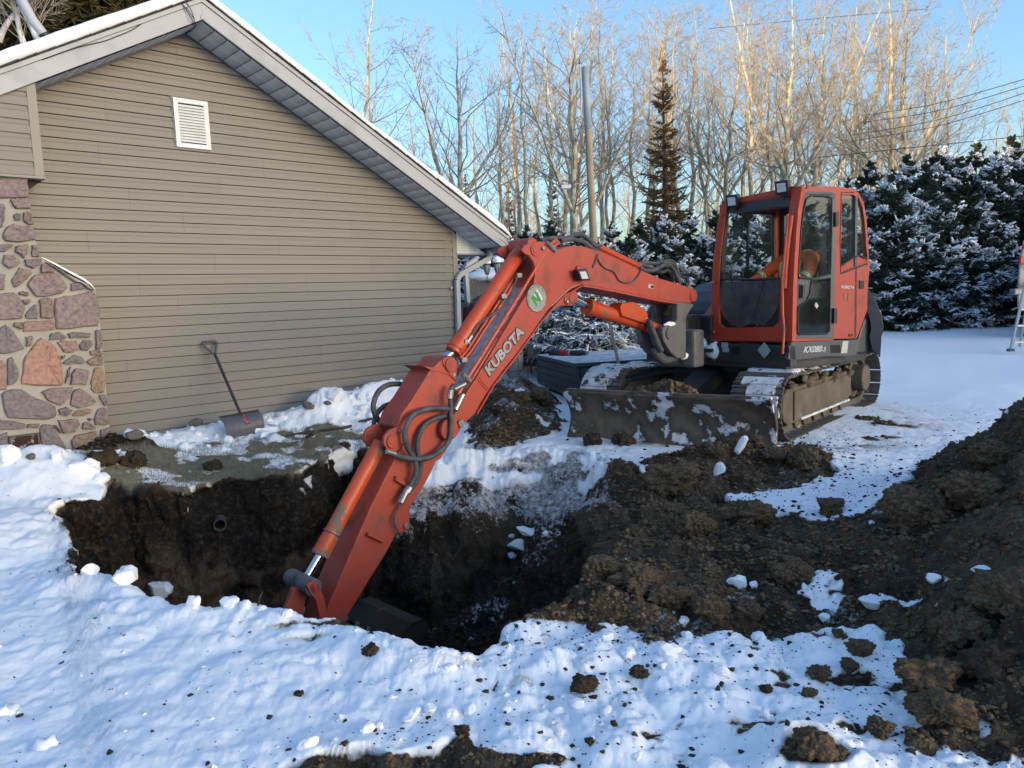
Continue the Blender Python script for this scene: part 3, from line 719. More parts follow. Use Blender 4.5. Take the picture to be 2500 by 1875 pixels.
# gable vent with louvres
vc = [wl(x, y) for x, y in ((419.5, 239.5), (503, 250), (512.5, 367), (427, 360.5))]
s0, s1 = (vc[0][0]+vc[3][0])/2, (vc[1][0]+vc[2][0])/2; z1, z0 = (vc[0][2]+vc[1][2])/2, (vc[2][2]+vc[3][2])/2
gv = MB().holed([HW(s0, -.045, z0), HW(s1, -.045, z0), HW(s1, -.045, z1), HW(s0, -.045, z1)], [[HW(s0+.052, -.045, z0+.05), HW(s1-.052, -.045, z0+.05), HW(s1-.052, -.045, z1-.05), HW(s0+.052, -.045, z1-.05)]], -WN*.03).build('gable_vent', M_['white'], house, bevel=.002)
MB().ext([HW(s0-.012, -.020, z0-.012), HW(s1+.012, -.020, z0-.012), HW(s1+.012, -.020, z1+.012), HW(s0-.012, -.020, z1+.012)], -WN*.012).build('vent_backing', M_['trim'], gv)
MB().ext([HW(s0+.03, -.0215, z0+.03), HW(s1-.03, -.0215, z0+.03), HW(s1-.03, -.0215, z1-.03), HW(s0+.03, -.0215, z1-.03)], -WN*.001).build('vent_screen', M_['gap'], gv)
nl = 13
for k in range(nl):
    zc = z0+.062+(z1-z0-.124)*(k+.5)/nl; h = (z1-z0-.124)/nl
    MB().ext([HW(s0+.05, -.052, zc-h*.36), HW(s1-.05, -.052, zc-h*.36), HW(s1-.05, -.034, zc+h*.42), HW(s0+.05, -.034, zc+h*.42)], (0, 0, -.006)).build('slat', M_['white'], gv)
# cables stapled on the fascia and looping at the apex
cblm = mat('cable_sheath', (.02, .02, .022), .5)
qa = lambda x, y, b=FB-.012: np.array(onpl(x, y, WO-WN*b, WN))
pts = cr([(325, 460), (600, 365), (800, 318), (900, 280), (1000, 240), (1080, 190), (1168, 122)], 3.16, 0, 0)
MB().tube(spline([qa(*p) for p in pts], 4), .0045, 6).build('cable', cblm, house)
for off, pp in ((0, [(1405, 30), (1450, 95), (1490, 165), (1495, 205), (1440, 250)]), (1, [(1440, 20), (1480, 90), (1502, 170), (1500, 215), (1430, 262)]), (2, [(1412, 40), (1475, 110), (1508, 190), (1470, 240), (1420, 255)])):
    P = [qa(*p, b=FB-.03) for p in cr(pp[:3], 3.16, 0, 0)] + [qa(*p, b=-.25) for p in cr(pp[3:4], 3.16, 0, 0)] + [qa(*p, b=-.04) for p in cr(pp[4:], 3.16, 0, 0)]
    MB().tube(spline(P, 5), .004, 6).build('cable', cblm, house)
# ---------------------------------------------------------------- boxed chase above the chimney
CB = -.45
def cbx(x, y): return wl(x, y, CB)
sB = 1.945
zB = cbx(101, 430)[2]
for i in range(12):
    z0 = zB+i*.127
    if z0 > 4.3: break
    lv = [(z0, .0), (z0, .017), (z0+.07, .015), (z0+.09, .006), (z0+.119, .004)]
    V = []
    for z, pr in lv:
        bmax = sB-.06; l = SA-(ZA+.02-z)/PIT_
        a = max(-.2, l); a = min(a, bmax-.004)
        V.append((HW(a, CB-pr, z), HW(bmax, CB-pr, z)))
    MB().add([p for t in V for p in t], [(2*k, 2*k+1, 2*k+3, 2*k+2) for k in range(4)]).build('siding_plank', M_['siding'], house)
MB().ext([HW(-.2, CB+.002, zB), HW(sB, CB+.002, zB), HW(sB, CB+.002, zr(sB)+.02), HW(-.2, CB+.002, zr(-.2))], -WN*(.44)).build('chimney_chase', M_['siding'], house)
MB().ext([HW(sB-.075, CB-.02, zB-.005), HW(sB+.006, CB-.02, zB-.005), HW(sB+.006, CB-.02, zr(sB)+.01), HW(sB-.075, CB-.02, zr(sB-.075)+.01)], -WN*.10).build('corner_board', M_['trim'], house, bevel=.003)
MB().ext([HW(-.2, CB-.03, zB-.03), HW(sB+.01, CB-.03, zB-.03), HW(sB+.01, CB-.03, zB-.004), HW(-.2, CB-.03, zB-.004)], -WN*.46).build('chase_sill', M_['trim'], house, bevel=.003)
MB().ext([HW(sB-.14, CB+.1, zB-.14), HW(sB-.0, CB+.1, zB-.03), HW(sB-.2, CB+.1, zB-.03)], -WN*.3).build('bracket', M_['gap'], house)
# ---------------------------------------------------------------- stone chimney, every stone its own piece
SB = -.40
chim = empty('chimney', HW(1.5, SB, 0)); setpar(chim, house)
def st(pts, o=0): return [wl(p[0], p[1], SB) for p in pts]
S1 = lambda L: cr(L, 4.739, 0, 420)
S2 = lambda L: cr(L, 4.739, 0, 770)
outl = [(-260, 430)] + S1([(305, 50), (325, 200), (345, 430), (380, 620), (405, 790), (440, 850), (460, 985), (500, 1010), (800, 1190), (1000, 1290), (1095, 1370), (1130, 1470), (1145, 1659)]) + S2([(1155, 30), (1170, 260), (1195, 480), (1225, 780), (1240, 1050), (1262, 1240), (1290, 1500), (1300, 1800)]) + [(-260, 1180)]
OUT = st(outl)
mb = MB(); mb.ext([HW(s, SB, z) for s, _, z in OUT], -WN*.42); mb.build('chimney_core', M_['mortar'], chim)
stones = [
 (S1([(-40, 55), (305, 60), (325, 180), (330, 295), (-40, 305)]), 0), (S1([(115, 318), (230, 312), (340, 312), (348, 425), (180, 428), (135, 370)]), 0),
 (S1([(-60, 365), (30, 370), (52, 430), (45, 560), (20, 640), (-60, 640)]), 1), (S1([(155, 500), (190, 478), (238, 485), (232, 560), (160, 560)]), 1), (S1([(265, 470), (345, 455), (372, 600), (350, 612), (270, 570)]), 2),
 (S1([(25, 735), (75, 640), (150, 600), (290, 625), (380, 640), (402, 700), (400, 785), (230, 812), (60, 800)]), 0), (S1([(-60, 838), (150, 838), (120, 880), (50, 925), (-60, 922)]), 1),
 (S1([(175, 860), (315, 832), (315, 930), (275, 1002), (170, 920)]), 0), (S1([(362, 845), (430, 840), (450, 985), (368, 980)]), 0), (S1([(40, 960), (150, 958), (232, 1050), (110, 1122), (25, 1050)]), 0),
 (S1([(285, 1010), (470, 1000), (480, 1050), (380, 1120), (290, 1080)]), 1), (S1([(130, 1245), (225, 1100), (362, 1150), (350, 1190), (195, 1330), (160, 1340)]), 2), (S1([(-60, 1170), (60, 1180), (45, 1360), (-60, 1365)]), 0),
 (S1([(475, 1070), (520, 1062), (625, 1160), (470, 1168)]), 0), (S1([(305, 1295), (400, 1190), (640, 1170), (690, 1200), (775, 1340), (700, 1405), (520, 1445), (400, 1435)]), 0),
 (S1([(515, 1040), (560, 1050), (770, 1185), (905, 1285), (870, 1285), (690, 1160)]), 1), (S1([(812, 1290), (900, 1285), (980, 1350), (820, 1380)]), 1), (S1([(905, 1270), (1080, 1370), (1010, 1352)]), 1),
 (S1([(215, 1395), (260, 1375), (328, 1405), (320, 1435), (235, 1420)]), 1), (S1([(-60, 1410), (160, 1392), (215, 1440), (285, 1570), (270, 1640), (240, 1700), (-60, 1715)]), 0), (S1([(250, 1480), (330, 1465), (362, 1490), (320, 1528), (255, 1510)]), 3),
 (S1([(300, 1640), (350, 1570), (415, 1530), (432, 1640), (430, 1700), (290, 1690)]), 1), (S1([(445, 1480), (520, 1462), (600, 1468), (610, 1690), (470, 1695)]), 2),
 (S1([(630, 1460), (820, 1430), (1060, 1375), (1110, 1420), (1135, 1520), (1145, 1660), (1130, 1780), (650, 1820), (628, 1680)]), 0),
 (S2([(155, 90), (248, 75), (245, 160), (155, 130)]), 2), (S2([(275, 75), (420, 62), (610, 50), (620, 168), (262, 188)]), 3), (S2([(-50, 220), (30, 120), (60, 112), (150, 180), (280, 385), (90, 442), (-50, 440)]), 1),
 (S2([(292, 245), (378, 240), (365, 340), (300, 362)]), 0), (S2([(470, 258), (590, 325), (650, 380), (690, 500), (728, 680), (715, 800), (690, 815), (245, 795), (262, 620), (290, 470), (380, 350)]), 4),
 (S2([(560, 290), (590, 205), (680, 190), (760, 245), (745, 275)]), 1), (S2([(780, 205), (860, 190), (1045, 205), (1040, 250), (795, 262)]), 1), (S2([(1098, 175), (1160, 165), (1172, 300), (1170, 380), (1100, 380)]), 0),
 (S2([(655, 310), (740, 290), (880, 295), (905, 400), (830, 425), (730, 425)]), 3), (S2([(920, 330), (960, 285), (1050, 290), (1070, 340), (1010, 412), (920, 390)]), 1), (S2([(1030, 420), (1110, 390), (1190, 425), (1180, 462), (1050, 462)]), 0),
 (S2([(722, 545), (850, 455), (940, 480), (985, 540), (900, 558), (740, 560)]), 1), (S2([(1000, 530), (1090, 475), (1185, 475), (1185, 575), (1040, 575)]), 2), (S2([(-60, 520), (20, 515), (72, 590), (75, 860), (-60, 860)]), 3),
 (S2([(82, 500), (130, 478), (190, 590), (215, 700), (170, 780), (85, 810)]), 1), (S2([(775, 630), (815, 590), (790, 700), (750, 790)]), 1), (S2([(820, 680), (870, 612), (1025, 640), (990, 800), (805, 800)]), 0),
 (S2([(1085, 612), (1190, 605), (1222, 780), (1200, 890), (1095, 900), (1045, 850), (1055, 740)]), 5), (S2([(10, 905), (150, 850), (250, 858), (420, 960), (640, 1060), (650, 1150), (530, 1205), (90, 1185), (40, 1080)]), 1),
 (S2([(470, 885), (600, 840), (835, 830), (800, 950), (700, 1040), (560, 990)]), 0), (S2([(845, 870), (920, 840), (1105, 985), (1100, 1010), (910, 1075), (805, 1030)]), 0), (S2([(1140, 915), (1210, 910), (1232, 1040), (1200, 1045)]), 0),
 (S2([(670, 1090), (760, 1055), (835, 1095), (770, 1165), (690, 1150)]), 1), (S2([(825, 1140), (900, 1095), (1060, 1085), (1050, 1130), (950, 1160), (840, 1165)]), 3), (S2([(1080, 1200), (1130, 1080), (1225, 1065), (1258, 1230), (1240, 1262), (1100, 1265)]), 0),
 (S2([(-60, 1205), (100, 1215), (295, 1255), (280, 1305), (-60, 1330)]), 1), (S2([(310, 1262), (450, 1250), (440, 1300), (312, 1300)]), 2), (S2([(455, 1300), (500, 1258), (600, 1265), (770, 1540), (740, 1590), (530, 1600), (480, 1500)]), 1),
 (S2([(660, 1210), (900, 1205), (920, 1260), (860, 1350), (720, 1365)]), 0), (S2([(950, 1250), (990, 1230), (1090, 1290), (1080, 1308), (950, 1312)]), 0), (S2([(820, 1440), (880, 1380), (1110, 1335), (1150, 1480), (1000, 1540), (840, 1545)]), 2),
 (S2([(1160, 1320), (1270, 1290), (1285, 1460), (1200, 1490), (1160, 1480)]), 0), (S2([(-60, 1400), (80, 1350), (95, 1500), (-60, 1515)]), 1), (S2([(800, 1580), (1000, 1560), (1290, 1540), (1300, 1780), (780, 1780)]), 1), (S2([(-60, 1560), (80, 1560), (110, 1750), (-60, 1750)]), 1),
 (S2([(640, 1265), (700, 1350), (690, 1365), (612, 1270)]), 1), (S2([(705, 465), (745, 460), (735, 500), (700, 500)]), 1), (S2([(1015, 1185), (1050, 1190), (1045, 1218), (1018, 1210)]), 1)]
scol = [((.20, .165, .165), (.13, .11, .115)), ((.155, .145, .155), (.11, .105, .115)), ((.19, .155, .14), (.13, .11, .10)), ((.24, .165, .15), (.16, .12, .12)), ((.30, .18, .145), (.21, .135, .115)), ((.25, .19, .13), (.16, .12, .09))]
scol = [tuple(tuple(min(.6, v*f) for v, f in zip(c, (1.32, 1.24, 1.18))) for c in ab) for ab in scol]
smats = [mat('granite_' + n_, a, .85, c2=b, scale=30, amt=.3, bump=.011, bscale=24, spec=.2, dirt=tuple(c*.42 for c in a), dscale=30, dthr=.62, dsoft=.06) for n_, (a, b) in zip(('mauve', 'blue', 'brown', 'pink', 'salmon', 'tan'), scol)]
for pts, ci in stones:
    P = [wl(x, y, SB) for x, y in pts]; P = [(max(p[0], .35), p[2]) for p in P]
    c = np.mean(P, 0); n = len(P)
    # soften the outline: subdivide and jitter
    Q = []
    for i in range(n):
        a, b = np.array(P[i]), np.array(P[(i+1) % n])
        for t in (0.0, .33, .66):
            qv = a+(b-a)*t
            if t == 0: qv = qv+(c-qv)*.02
            else: qv = qv+rs_.uniform(-.007, .007, 2)
            Q.append(c+(qv-c)*1.02)
    m_ = len(Q); V = []; pr = .028+rs_.uniform(0, .024)
    for k, (sc_, dp) in enumerate(((1.0, -.004), (.985, .55), (.93, .95), (.70, 1.05), (.35, 1.0))):
        for qv in Q:
            w_ = c+(qv-c)*sc_
            V.append(HW(w_[0], SB-(dp*pr if k else -.004)-(rs_.uniform(-.007, .007) if k > 1 else 0), w_[1]))
    V.append(HW(c[0], SB-pr*1.02, c[1]))
    F = [(k*m_+i, k*m_+(i+1) % m_, (k+1)*m_+(i+1) % m_, (k+1)*m_+i) for k in range(4) for i in range(m_)] + [(4*m_+i, 4*m_+(i+1) % m_, 5*m_) for i in range(m_)]
    MB().add(V, F).build('stone', smats[ci], chim)
# side of the chimney: rough stones seen edge-on, snow on the shoulder
P = [wl(x, y, SB) for x, y in S1([(460, 985), (500, 1003), (640, 1075), (800, 1165), (960, 1250), (1050, 1315), (1100, 1368)])]
V = []; 
for i, (s, _, z) in enumerate(P):
    th = (.004, .018, .026, .03, .036, .03, .004)[i]
    for b_, dz in ((SB-.005, 0), (SB-.012, th*.7), (SB+.06, th), (SB+.3, th), (SB+.38, 0)): V.append(HW(s+.004, b_, z+dz-.004))
F = [(i*5+j, (i+1)*5+j, (i+1)*5+j+1, i*5+j+1) for i in range(6) for j in range(4)]
link('shoulder_snow', npmesh('shoulder_snow', V, F), M_['snow'], chim, smooth=True)
# soot door
dq = [wl(x, y, SB-.03) for x, y in S2([(98, 1400), (455, 1355), (480, 1640), (118, 1660)])]
D = [HW(s, SB-.034, z) for s, _, z in dq]; cD = np.mean(D, 0)
MB().holed(D, [[cD+(p-cD)*.86 for p in D]], -WN*.03).build('ash_door_frame', M_['black'], chim)
MB().ext([cD+(p-cD)*.87+WN*-.012 for p in D], -WN*.01).build('ash_door', mat('peeling_ash_door', (.24, .26, .25), .6, c2=(.2, .22, .21), scale=10, dirt=(.035, .014, .010), dscale=5.5, dthr=.47, dsoft=.02), chim)
# ================================================================ excavator
EX = empty('excavator', UC, 'orange tracked excavator with its arm reaching down into the pit', 'excavator')
def h2w(x, y, z): return HK + HF*x + HL*y + np.array([0, 0, z])          # house frame: x forward, y left, z up from cab corner
HAX = [HF, HL, np.array([0, 0, 1.0])]
def u2w(x, y, z): return UC + UF*x + UL*y + np.array([0, 0, z])
UAX = [UF, UL, np.array([0, 0, 1.0])]
def side(x, y, off=0.0): return onpl(x, y, HK+HL*off, HL)                # door side plane
LEAN = .085
FNn = HF + np.array([0, 0, LEAN]); FNn = FNn/np.linalg.norm(FNn)
def front(x, y, off=0.0): return onpl(x, y, HK+FNn*off, FNn)
C1 = lambda L: cr(L, 3.318, 1600, 400)
C7 = lambda L: cr(L, 5.72, 1750, 430)
C5 = lambda L: cr(L, 5.53, 1560, 640)
C6_ = lambda L: cr(L, 6.506, 1860, 640)
def sp_(L, o=0.0): return [side(x, y, o) for x, y in L]
def fp_(L, o=0.0): return [front(x, y, o) for x, y in L]
M_['glass'] = glass('cab_glass', (.93, .97, .96), .8, .03, (.35, .40, .40))
M_['glass_door'] = glass('door_glass', (.92, .97, .96), .6, .035, (.22, .27, .26))
M_['glass_dirty'] = glass('dirty_lower_windscreen', (.45, .48, .48), .8, .55, (.13, .135, .13))
M_['seal'] = mat('rubber_seal', (.008, .009, .011), .5)
M_['sticker'] = mat('sticker_white', (.5, .52, .5), .5, c2=(.32, .34, .33), scale=60)
M_['lens'] = mat('lamp_lens', (.62, .64, .66), .15, c2=(.40, .42, .44), scale=30, spec=.8)
# ---- cab shell
cab = empty('cab', h2w(-.6, -.5, 0)); setpar(cab, EX)
# outer side wall (door side) with the door opening and the rear quarter window
wall_out = C1([(1110, 1440), (1118, 1000), (1128, 800), (1142, 600), (1158, 400), (1178, 290), (1205, 215), (1250, 183), (1470, 183), (1590, 200), (1650, 235), (1690, 310), (1712, 450), (1725, 640), (1738, 840), (1722, 1000), (1716, 1180), (1632, 1416), (1450, 1418), (1445, 1430)])
door_hole = C1([(1116, 1410), (1124, 1000), (1134, 800), (1150, 560), (1165, 400), (1182, 300), (1210, 240), (1250, 222), (1420, 224), (1455, 240), (1466, 275), (1462, 700), (1452, 1100), (1448, 1415)])
qwin_hole = C1([(1508, 235), (1600, 235), (1650, 265), (1682, 340), (1700, 460), (1712, 640), (1722, 760), (1718, 805), (1520, 885), (1498, 860), (1500, 600)])
def shrink(L, f=.96):
    c = np.mean(np.array(L), 0); return [tuple(c+(np.array(p)-c)*f) for p in L]
wo = sp_(wall_out)
MB().holed(wo, [sp_(shrink(door_hole, .985)), sp_(shrink(qwin_hole, .95))], -HL*.05).build('side_wall', M_['orange_faded'], cab, bevel=.004)
# lower orange quarter and black seal lines of the rear window
MB().ext(sp_(C1([(1500, 828), (1600, 760), (1655, 742), (1705, 765), (1718, 805), (1520, 885), (1500, 862)]), -.012), -HL*.02).build('window_corner_panel', M_['orange_faded'], cab)
mb = MB(); mb.tube(sp_(C1([(1503, 830), (1600, 762), (1655, 742), (1705, 765)]), .002), .008, 6); mb.tube(sp_(C1([(1503, 888), (1600, 850), (1716, 808)]), .002), .009, 6); mb.tube(sp_(C1([(1500, 880), (1496, 600), (1505, 232), (1610, 232)]), .0), .006, 6)
mb.build('window_seal', M_['seal'], cab)
gq = MB(); gq.ext(sp_(C1([(1506, 230), (1600, 230), (1650, 262), (1684, 340), (1702, 460), (1714, 640), (1705, 765), (1655, 745), (1600, 765), (1503, 832)]), -.02), -HL*.004); gq.build('window_pane', M_['glass_door'], cab)
# door: dark frame, two panes, handle, hinges
door = MB().holed(sp_(door_hole, .008), [sp_(C1([(1210, 340), (1225, 285), (1270, 255), (1400, 262), (1432, 285), (1432, 520), (1420, 890), (1270, 930), (1165, 925), (1158, 890), (1170, 700), (1185, 500)])),
        sp_(C1([(1270, 945), (1300, 940), (1418, 925), (1412, 1350), (1390, 1375), (1165, 1382), (1153, 1365), (1155, 1165), (1175, 1145), (1225, 1110), (1255, 1050), (1262, 985)]))], -HL*.035).build('door', M_['dgrey'], cab, bevel=.003)
mb = MB()
for L in ([(1210, 340), (1225, 285), (1270, 255), (1400, 262), (1432, 285), (1432, 520), (1420, 890), (1270, 930), (1165, 925), (1158, 890), (1170, 700), (1185, 500), (1210, 340)],
          [(1270, 945), (1300, 940), (1418, 925), (1412, 1350), (1390, 1375), (1165, 1382), (1153, 1365), (1155, 1165), (1175, 1145), (1225, 1110), (1255, 1050), (1262, 985), (1270, 945)]):
    mb.tube(sp_(C1(L), .010), .0085, 6)
mb.build('window_seal', M_['seal'], door)
MB().ext(sp_(C1([(1200, 300), (1260, 250), (1436, 262), (1424, 895), (1270, 935), (1155, 930)]), -.006), -HL*.004).build('window_pane', M_['glass_door'], door)
MB().ext(sp_(C1([(1262, 950), (1422, 915), (1418, 1380), (1150, 1388), (1150, 1160), (1225, 1105)]), -.006), -HL*.004).build('window_pane', M_['glass_door'], door)
MB().ext(sp_(C1([(1172, 978), (1212, 980), (1208, 1090), (1172, 1088)]), .016), -HL*.012).build('handle_recess', M_['seal'], door)
MB().tube(sp_(C1([(1192, 985), (1196, 1035), (1190, 1082)]), .028), .011, 8).build('handle', M_['blackp'], door)
MB().ext(sp_(C1([(1303, 1120), (1322, 1150), (1308, 1175), (1290, 1145)]), .002), -HL*.002).build('sticker', M_['sticker'], door)
MB().ext(circ(side(*C1([(1167, 907)])[0], .004), .014, (HF, np.array([0, 0, 1])), 16), -HL*.002).build('sticker', mat('pink_sticker', (.5, .16, .16), .5, c2=(.45, .35, .35), scale=80), door)
for L in ([(1463, 390), (1487, 386), (1487, 505), (1463, 508)], [(1452, 1170), (1474, 1168), (1472, 1292), (1450, 1294)]):
    MB().ext(sp_(C1(L), .035), -HL*.03).build('hinge', M_['blackp'], cab, bevel=.003)
MB().ext(sp_(C1([(1658, 945), (1690, 945), (1692, 1010), (1655, 1012)]), .012), -HL*.02).build('lamp_socket', M_['seal'], cab, bevel=.003)
MB().ext(sp_(C1([(1568, 1380), (1600, 1378), (1602, 1396), (1570, 1400)]), .008), -HL*.012).build('lock', M_['seal'], cab)
# front pillars and frame
f_out = C1([(452, 1434), (454, 1000), (466, 800), (484, 640), (504, 480), (530, 370), (560, 318), (610, 300), (720, 262), (1000, 205), (1105, 180), (1190, 182), (1160, 350), (1145, 520), (1130, 760), (1118, 1000), (1110, 1440)])
f_in = C1([(516, 960), (526, 760), (546, 560), (562, 440), (580, 352), (620, 330), (740, 300), (1000, 252), (1085, 238), (1098, 262), (1088, 330), (1062, 500), (1042, 660), (1020, 860), (1008, 1000), (1004, 1150), (1000, 1280), (955, 1322), (560, 1328), (522, 1292), (510, 1180)])
MB().holed(fp_(f_out), [fp_(f_in)], -FNn*.06).build('front_frame', M_['orange'], cab, bevel=.006)
MB().tube(fp_(C1([(1045, 1010), (1052, 860), (1070, 660), (1090, 500), (1100, 420)]), .018), .030, 10).build('pillar_rail', M_['orange'], cab, smooth=True)
# rain rail and grab bar on the near pillar
MB().tube(fp_(C1([(1030, 1540), (1042, 1340), (1030, 1200), (1028, 940), (1050, 700), (1072, 480), (1072, 410)]), .045), .014, 8).build('grab_rail', M_['orange_worn'], cab, smooth=True)
for x, y in ((1058, 910), (1044, 1352), (1092, 460), (468, 958), (474, 1362), (530, 420)):
    MB().tube([front(*C1([(x, y)])[0], .0), front(*C1([(x, y)])[0], .035)], .016, 10).build('bolt', M_['orange_worn'], cab, bevel=.002)
MB().ext(fp_(C1([(1105, 345), (1132, 338), (1130, 370), (1104, 376)]), .008), -FNn*.02).build('bracket', M_['orange_worn'], cab)
# black brow under the roof edge and window frames
MB().ext(fp_(C1([(600, 352), (720, 322), (1000, 268), (1092, 268), (1096, 300), (1086, 345), (975, 352), (800, 368), (592, 398)]), -.012), -FNn*.10).build('brow', M_['black'], cab, bevel=.003)
mb = MB(); mb.tube(fp_(C1([(590, 385), (560, 560), (540, 760), (530, 935), (780, 938), (1010, 932)]), -.03), .014, 6); mb.build('window_frame', M_['seal'], cab)
# lower windscreen pane, dirty, rounded lower corners
MB().ext(fp_(C1([(520, 955), (770, 950), (1008, 938), (1005, 1100), (985, 1180), (930, 1262), (880, 1300), (760, 1300), (680, 1322), (620, 1302), (560, 1240), (530, 1160)]), -.02), -FNn*.005).build('window_pane', M_['glass_dirty'], cab)
MB().ext(fp_(C1([(514, 1150), (540, 1230), (600, 1300), (680, 1326), (880, 1305), (985, 1200), (1004, 1120), (1002, 1285), (955, 1325), (560, 1330), (520, 1294)]), -.028), -FNn*.02).build('lower_trim', M_['seal'], cab)
MB().tube(fp_(C1([(800, 1250), (830, 1130), (860, 1020), (880, 900)]), .012), .006, 6).build('wiper', M_['seal'], cab)
MB().tube(fp_(C1([(668, 400), (640, 480), (608, 562)]), .012), .009, 6).build('wiper', M_['seal'], cab)
# roof
ztop = 1.575
RPn = [(.0, -.98), (.0, .0), (-1.05, .0), (-1.12, -.12), (-1.12, -.86), (-1.05, -.98)]
mb = MB()
def rslab(z0, z1, x0, ins, name, m, bev):
    pts = [h2w(x0-ins, -1.0+ins, z0), h2w(x0-ins, -.02-ins, z0), h2w(-1.10+ins, -.02-ins, z0), h2w(-1.10+ins, -1.0+ins, z0)]
    return MB().ext(pts, (0, 0, z1-z0)).build(name, M_[m], cab, bevel=bev)
rslab(1.475, 1.545, -.125, .01, 'roof', 'orange_faded', .02)
rslab(1.543, 1.565, -.20, .09, 'roof_panel', 'orange_faded', .012)
rslab(1.564, 1.575, -.30, .16, 'roof_snow', 'snow', .008)
MB().tube([h2w(-.30, -.06, 1.545), h2w(-.30, -.06, 1.59), h2w(-.36, -.06, 1.59), h2w(-.36, -.06, 1.545)], .007, 6).build('lifting_eye', M_['orange'], cab)
# far side, rear, floor of the cab so that one looks through real windows
def hp(x, y, z): return h2w(x, y, z)
MB().holed([hp(0, -1, 0), hp(-1.1, -1, 0), hp(-1.1, -1, 1.5), hp(-.13, -1, 1.5)], [[hp(-.12, -1, .62), hp(-.98, -1, .62), hp(-1.0, -1, 1.02), hp(-.99, -1, 1.42), hp(-.19, -1, 1.42), hp(-.15, -1, 1.0)]], HL*.04).build('side_wall', M_['orange'], cab)
MB().holed([hp(-.06, -.958, .60), hp(-1.0, -.958, .60), hp(-1.0, -.958, 1.44), hp(-.14, -.958, 1.44)], [[hp(-.13, -.958, .635), hp(-.50, -.958, .635), hp(-.52, -.958, 1.405), hp(-.20, -.958, 1.405)], [hp(-.53, -.958, .635), hp(-.96, -.958, .635), hp(-.97, -.958, 1.405), hp(-.55, -.958, 1.405)]], HL*.02).build('window_frame', M_['seal'], cab)
MB().ext([hp(-.06, -.965, .62), hp(-.98, -.965, .62), hp(-.98, -.965, 1.42), hp(-.17, -.965, 1.42)], HL*.004).build('window_pane', M_['glass'], cab)
MB().holed([hp(-1.1, -1, 0), hp(-1.1, 0, 0), hp(-1.1, 0, 1.5), hp(-1.1, -1, 1.5)], [[hp(-1.1, -.90, .70), hp(-1.1, -.10, .70), hp(-1.1, -.10, 1.40), hp(-1.1, -.90, 1.40)]], -HF*.04).build('rear_wall', M_['dgrey'], cab)
MB().ext([hp(-1.12, -.92, .68), hp(-1.12, -.08, .68), hp(-1.12, -.08, 1.42), hp(-1.12, -.92, 1.42)], -HF*.004).build('window_pane', M_['glass'], cab)
MB().ext([hp(-.02, -.98, .01), hp(-.02, -.02, .01), hp(-1.08, -.02, .01), hp(-1.08, -.98, .01)], (0, 0, .03)).build('floor', M_['black'], cab)
# seat and controls
M_['seatm'] = mat('seat_cloth', (.02, .022, .025), .9)
seat = MB().box(h2w(-.72, -.50, .44), (.24, .24, .07), HAX).build('seat', M_['seatm'], cab, bevel=.03)
MB().box(h2w(-.95, -.50, .80), (.07, .23, .34), HAX).build('backrest', M_['seatm'], seat, bevel=.04)
MB().box(h2w(-.72, -.50, .20), (.20, .18, .17), HAX).build('seat_base', M_['black'], seat, bevel=.02)
for yy in (-.86, -.16):
    c = MB().box(h2w(-.55, yy, .52), (.26, .07, .09), HAX).build('console', M_['black'], cab, bevel=.02)
    MB().tube([h2w(-.36, yy, .58), h2w(-.33, yy, .70), h2w(-.31, yy, .76)], [.012, .016, .022], 8).build('lever', M_['blackp'], c, smooth=True)
for yy in (-.56, -.46):
    MB().tube([h2w(-.20, yy, .03), h2w(-.18, yy, .45), h2w(-.20, yy, .68)], .013, 8).build('travel_lever', M_['dgrey'], cab)
# work lights on the roof edge
def worklight(c, px):
    cpt = front(*px, .05)
    ax = [HF*.92+HL*.30+np.array([0, 0, -.25]), None, None]; a0 = ax[0]/np.linalg.norm(ax[0]); a1 = np.cross([0, 0, 1.0], a0); a1 /= np.linalg.norm(a1); a2 = np.cross(a0, a1)
    b = MB()
    s = .070
    f = lambda d, h: [cpt+a0*d+a1*h*i+a2*h*j for i, j in ((-1, -1), (1, -1), (1, 1), (-1, 1))]
    A, B = f(.035, s), f(-.09, s*.78)
    b.add(A+B, [(0, 1, 2, 3), (7, 6, 5, 4), (0, 4, 5, 1), (1, 5, 6, 2), (2, 6, 7, 3), (3, 7, 4, 0)])
    o = b.build('work_light', M_['blackp'], cab, bevel=.012)
    MB().ext(f(.036, s*.62), a0*.006).build('lens', M_['lens'], o, bevel=.012)
    MB().box(cpt-a2*.085-a0*.03, (.03, .03, .02), [a0, a1, a2]).build('mount', M_['blackp'], o)
worklight(0, C1([(628, 300)])[0]); worklight(1, C1([(1030, 188)])[0])
# lettering on the door-side panel
p0, p1, p2 = side(*C6_([(1258, 412)])[0], .004), side(*C6_([(1470, 428)])[0], .004), side(*C6_([(1262, 364)])[0], .004)
textmesh('lettering', 'KUBOTA', p0, p1-p0, p2-p0, M_['silver'], cab, bold=.035)
p0, p1, p2 = side(*C1([(1528, 1104)])[0], .004), side(*C1([(1574, 1108)])[0], .004), side(*C1([(1530, 1048)])[0], .004)
textmesh('lettering', '11', p0, p1-p0, p2-p0, mat('faded_yellow', (.26, .13, .03), .6), cab, bold=.05)
mb = MB(); mb.tube(circ(side(*C1([(1550, 1076)])[0], .002), .048, (HF*.8, np.array([0, 0, 1.0])), 20), .0022, 4); mb.build('faded_emblem', mat('faded_yellow2', (.30, .12, .03), .6), cab)
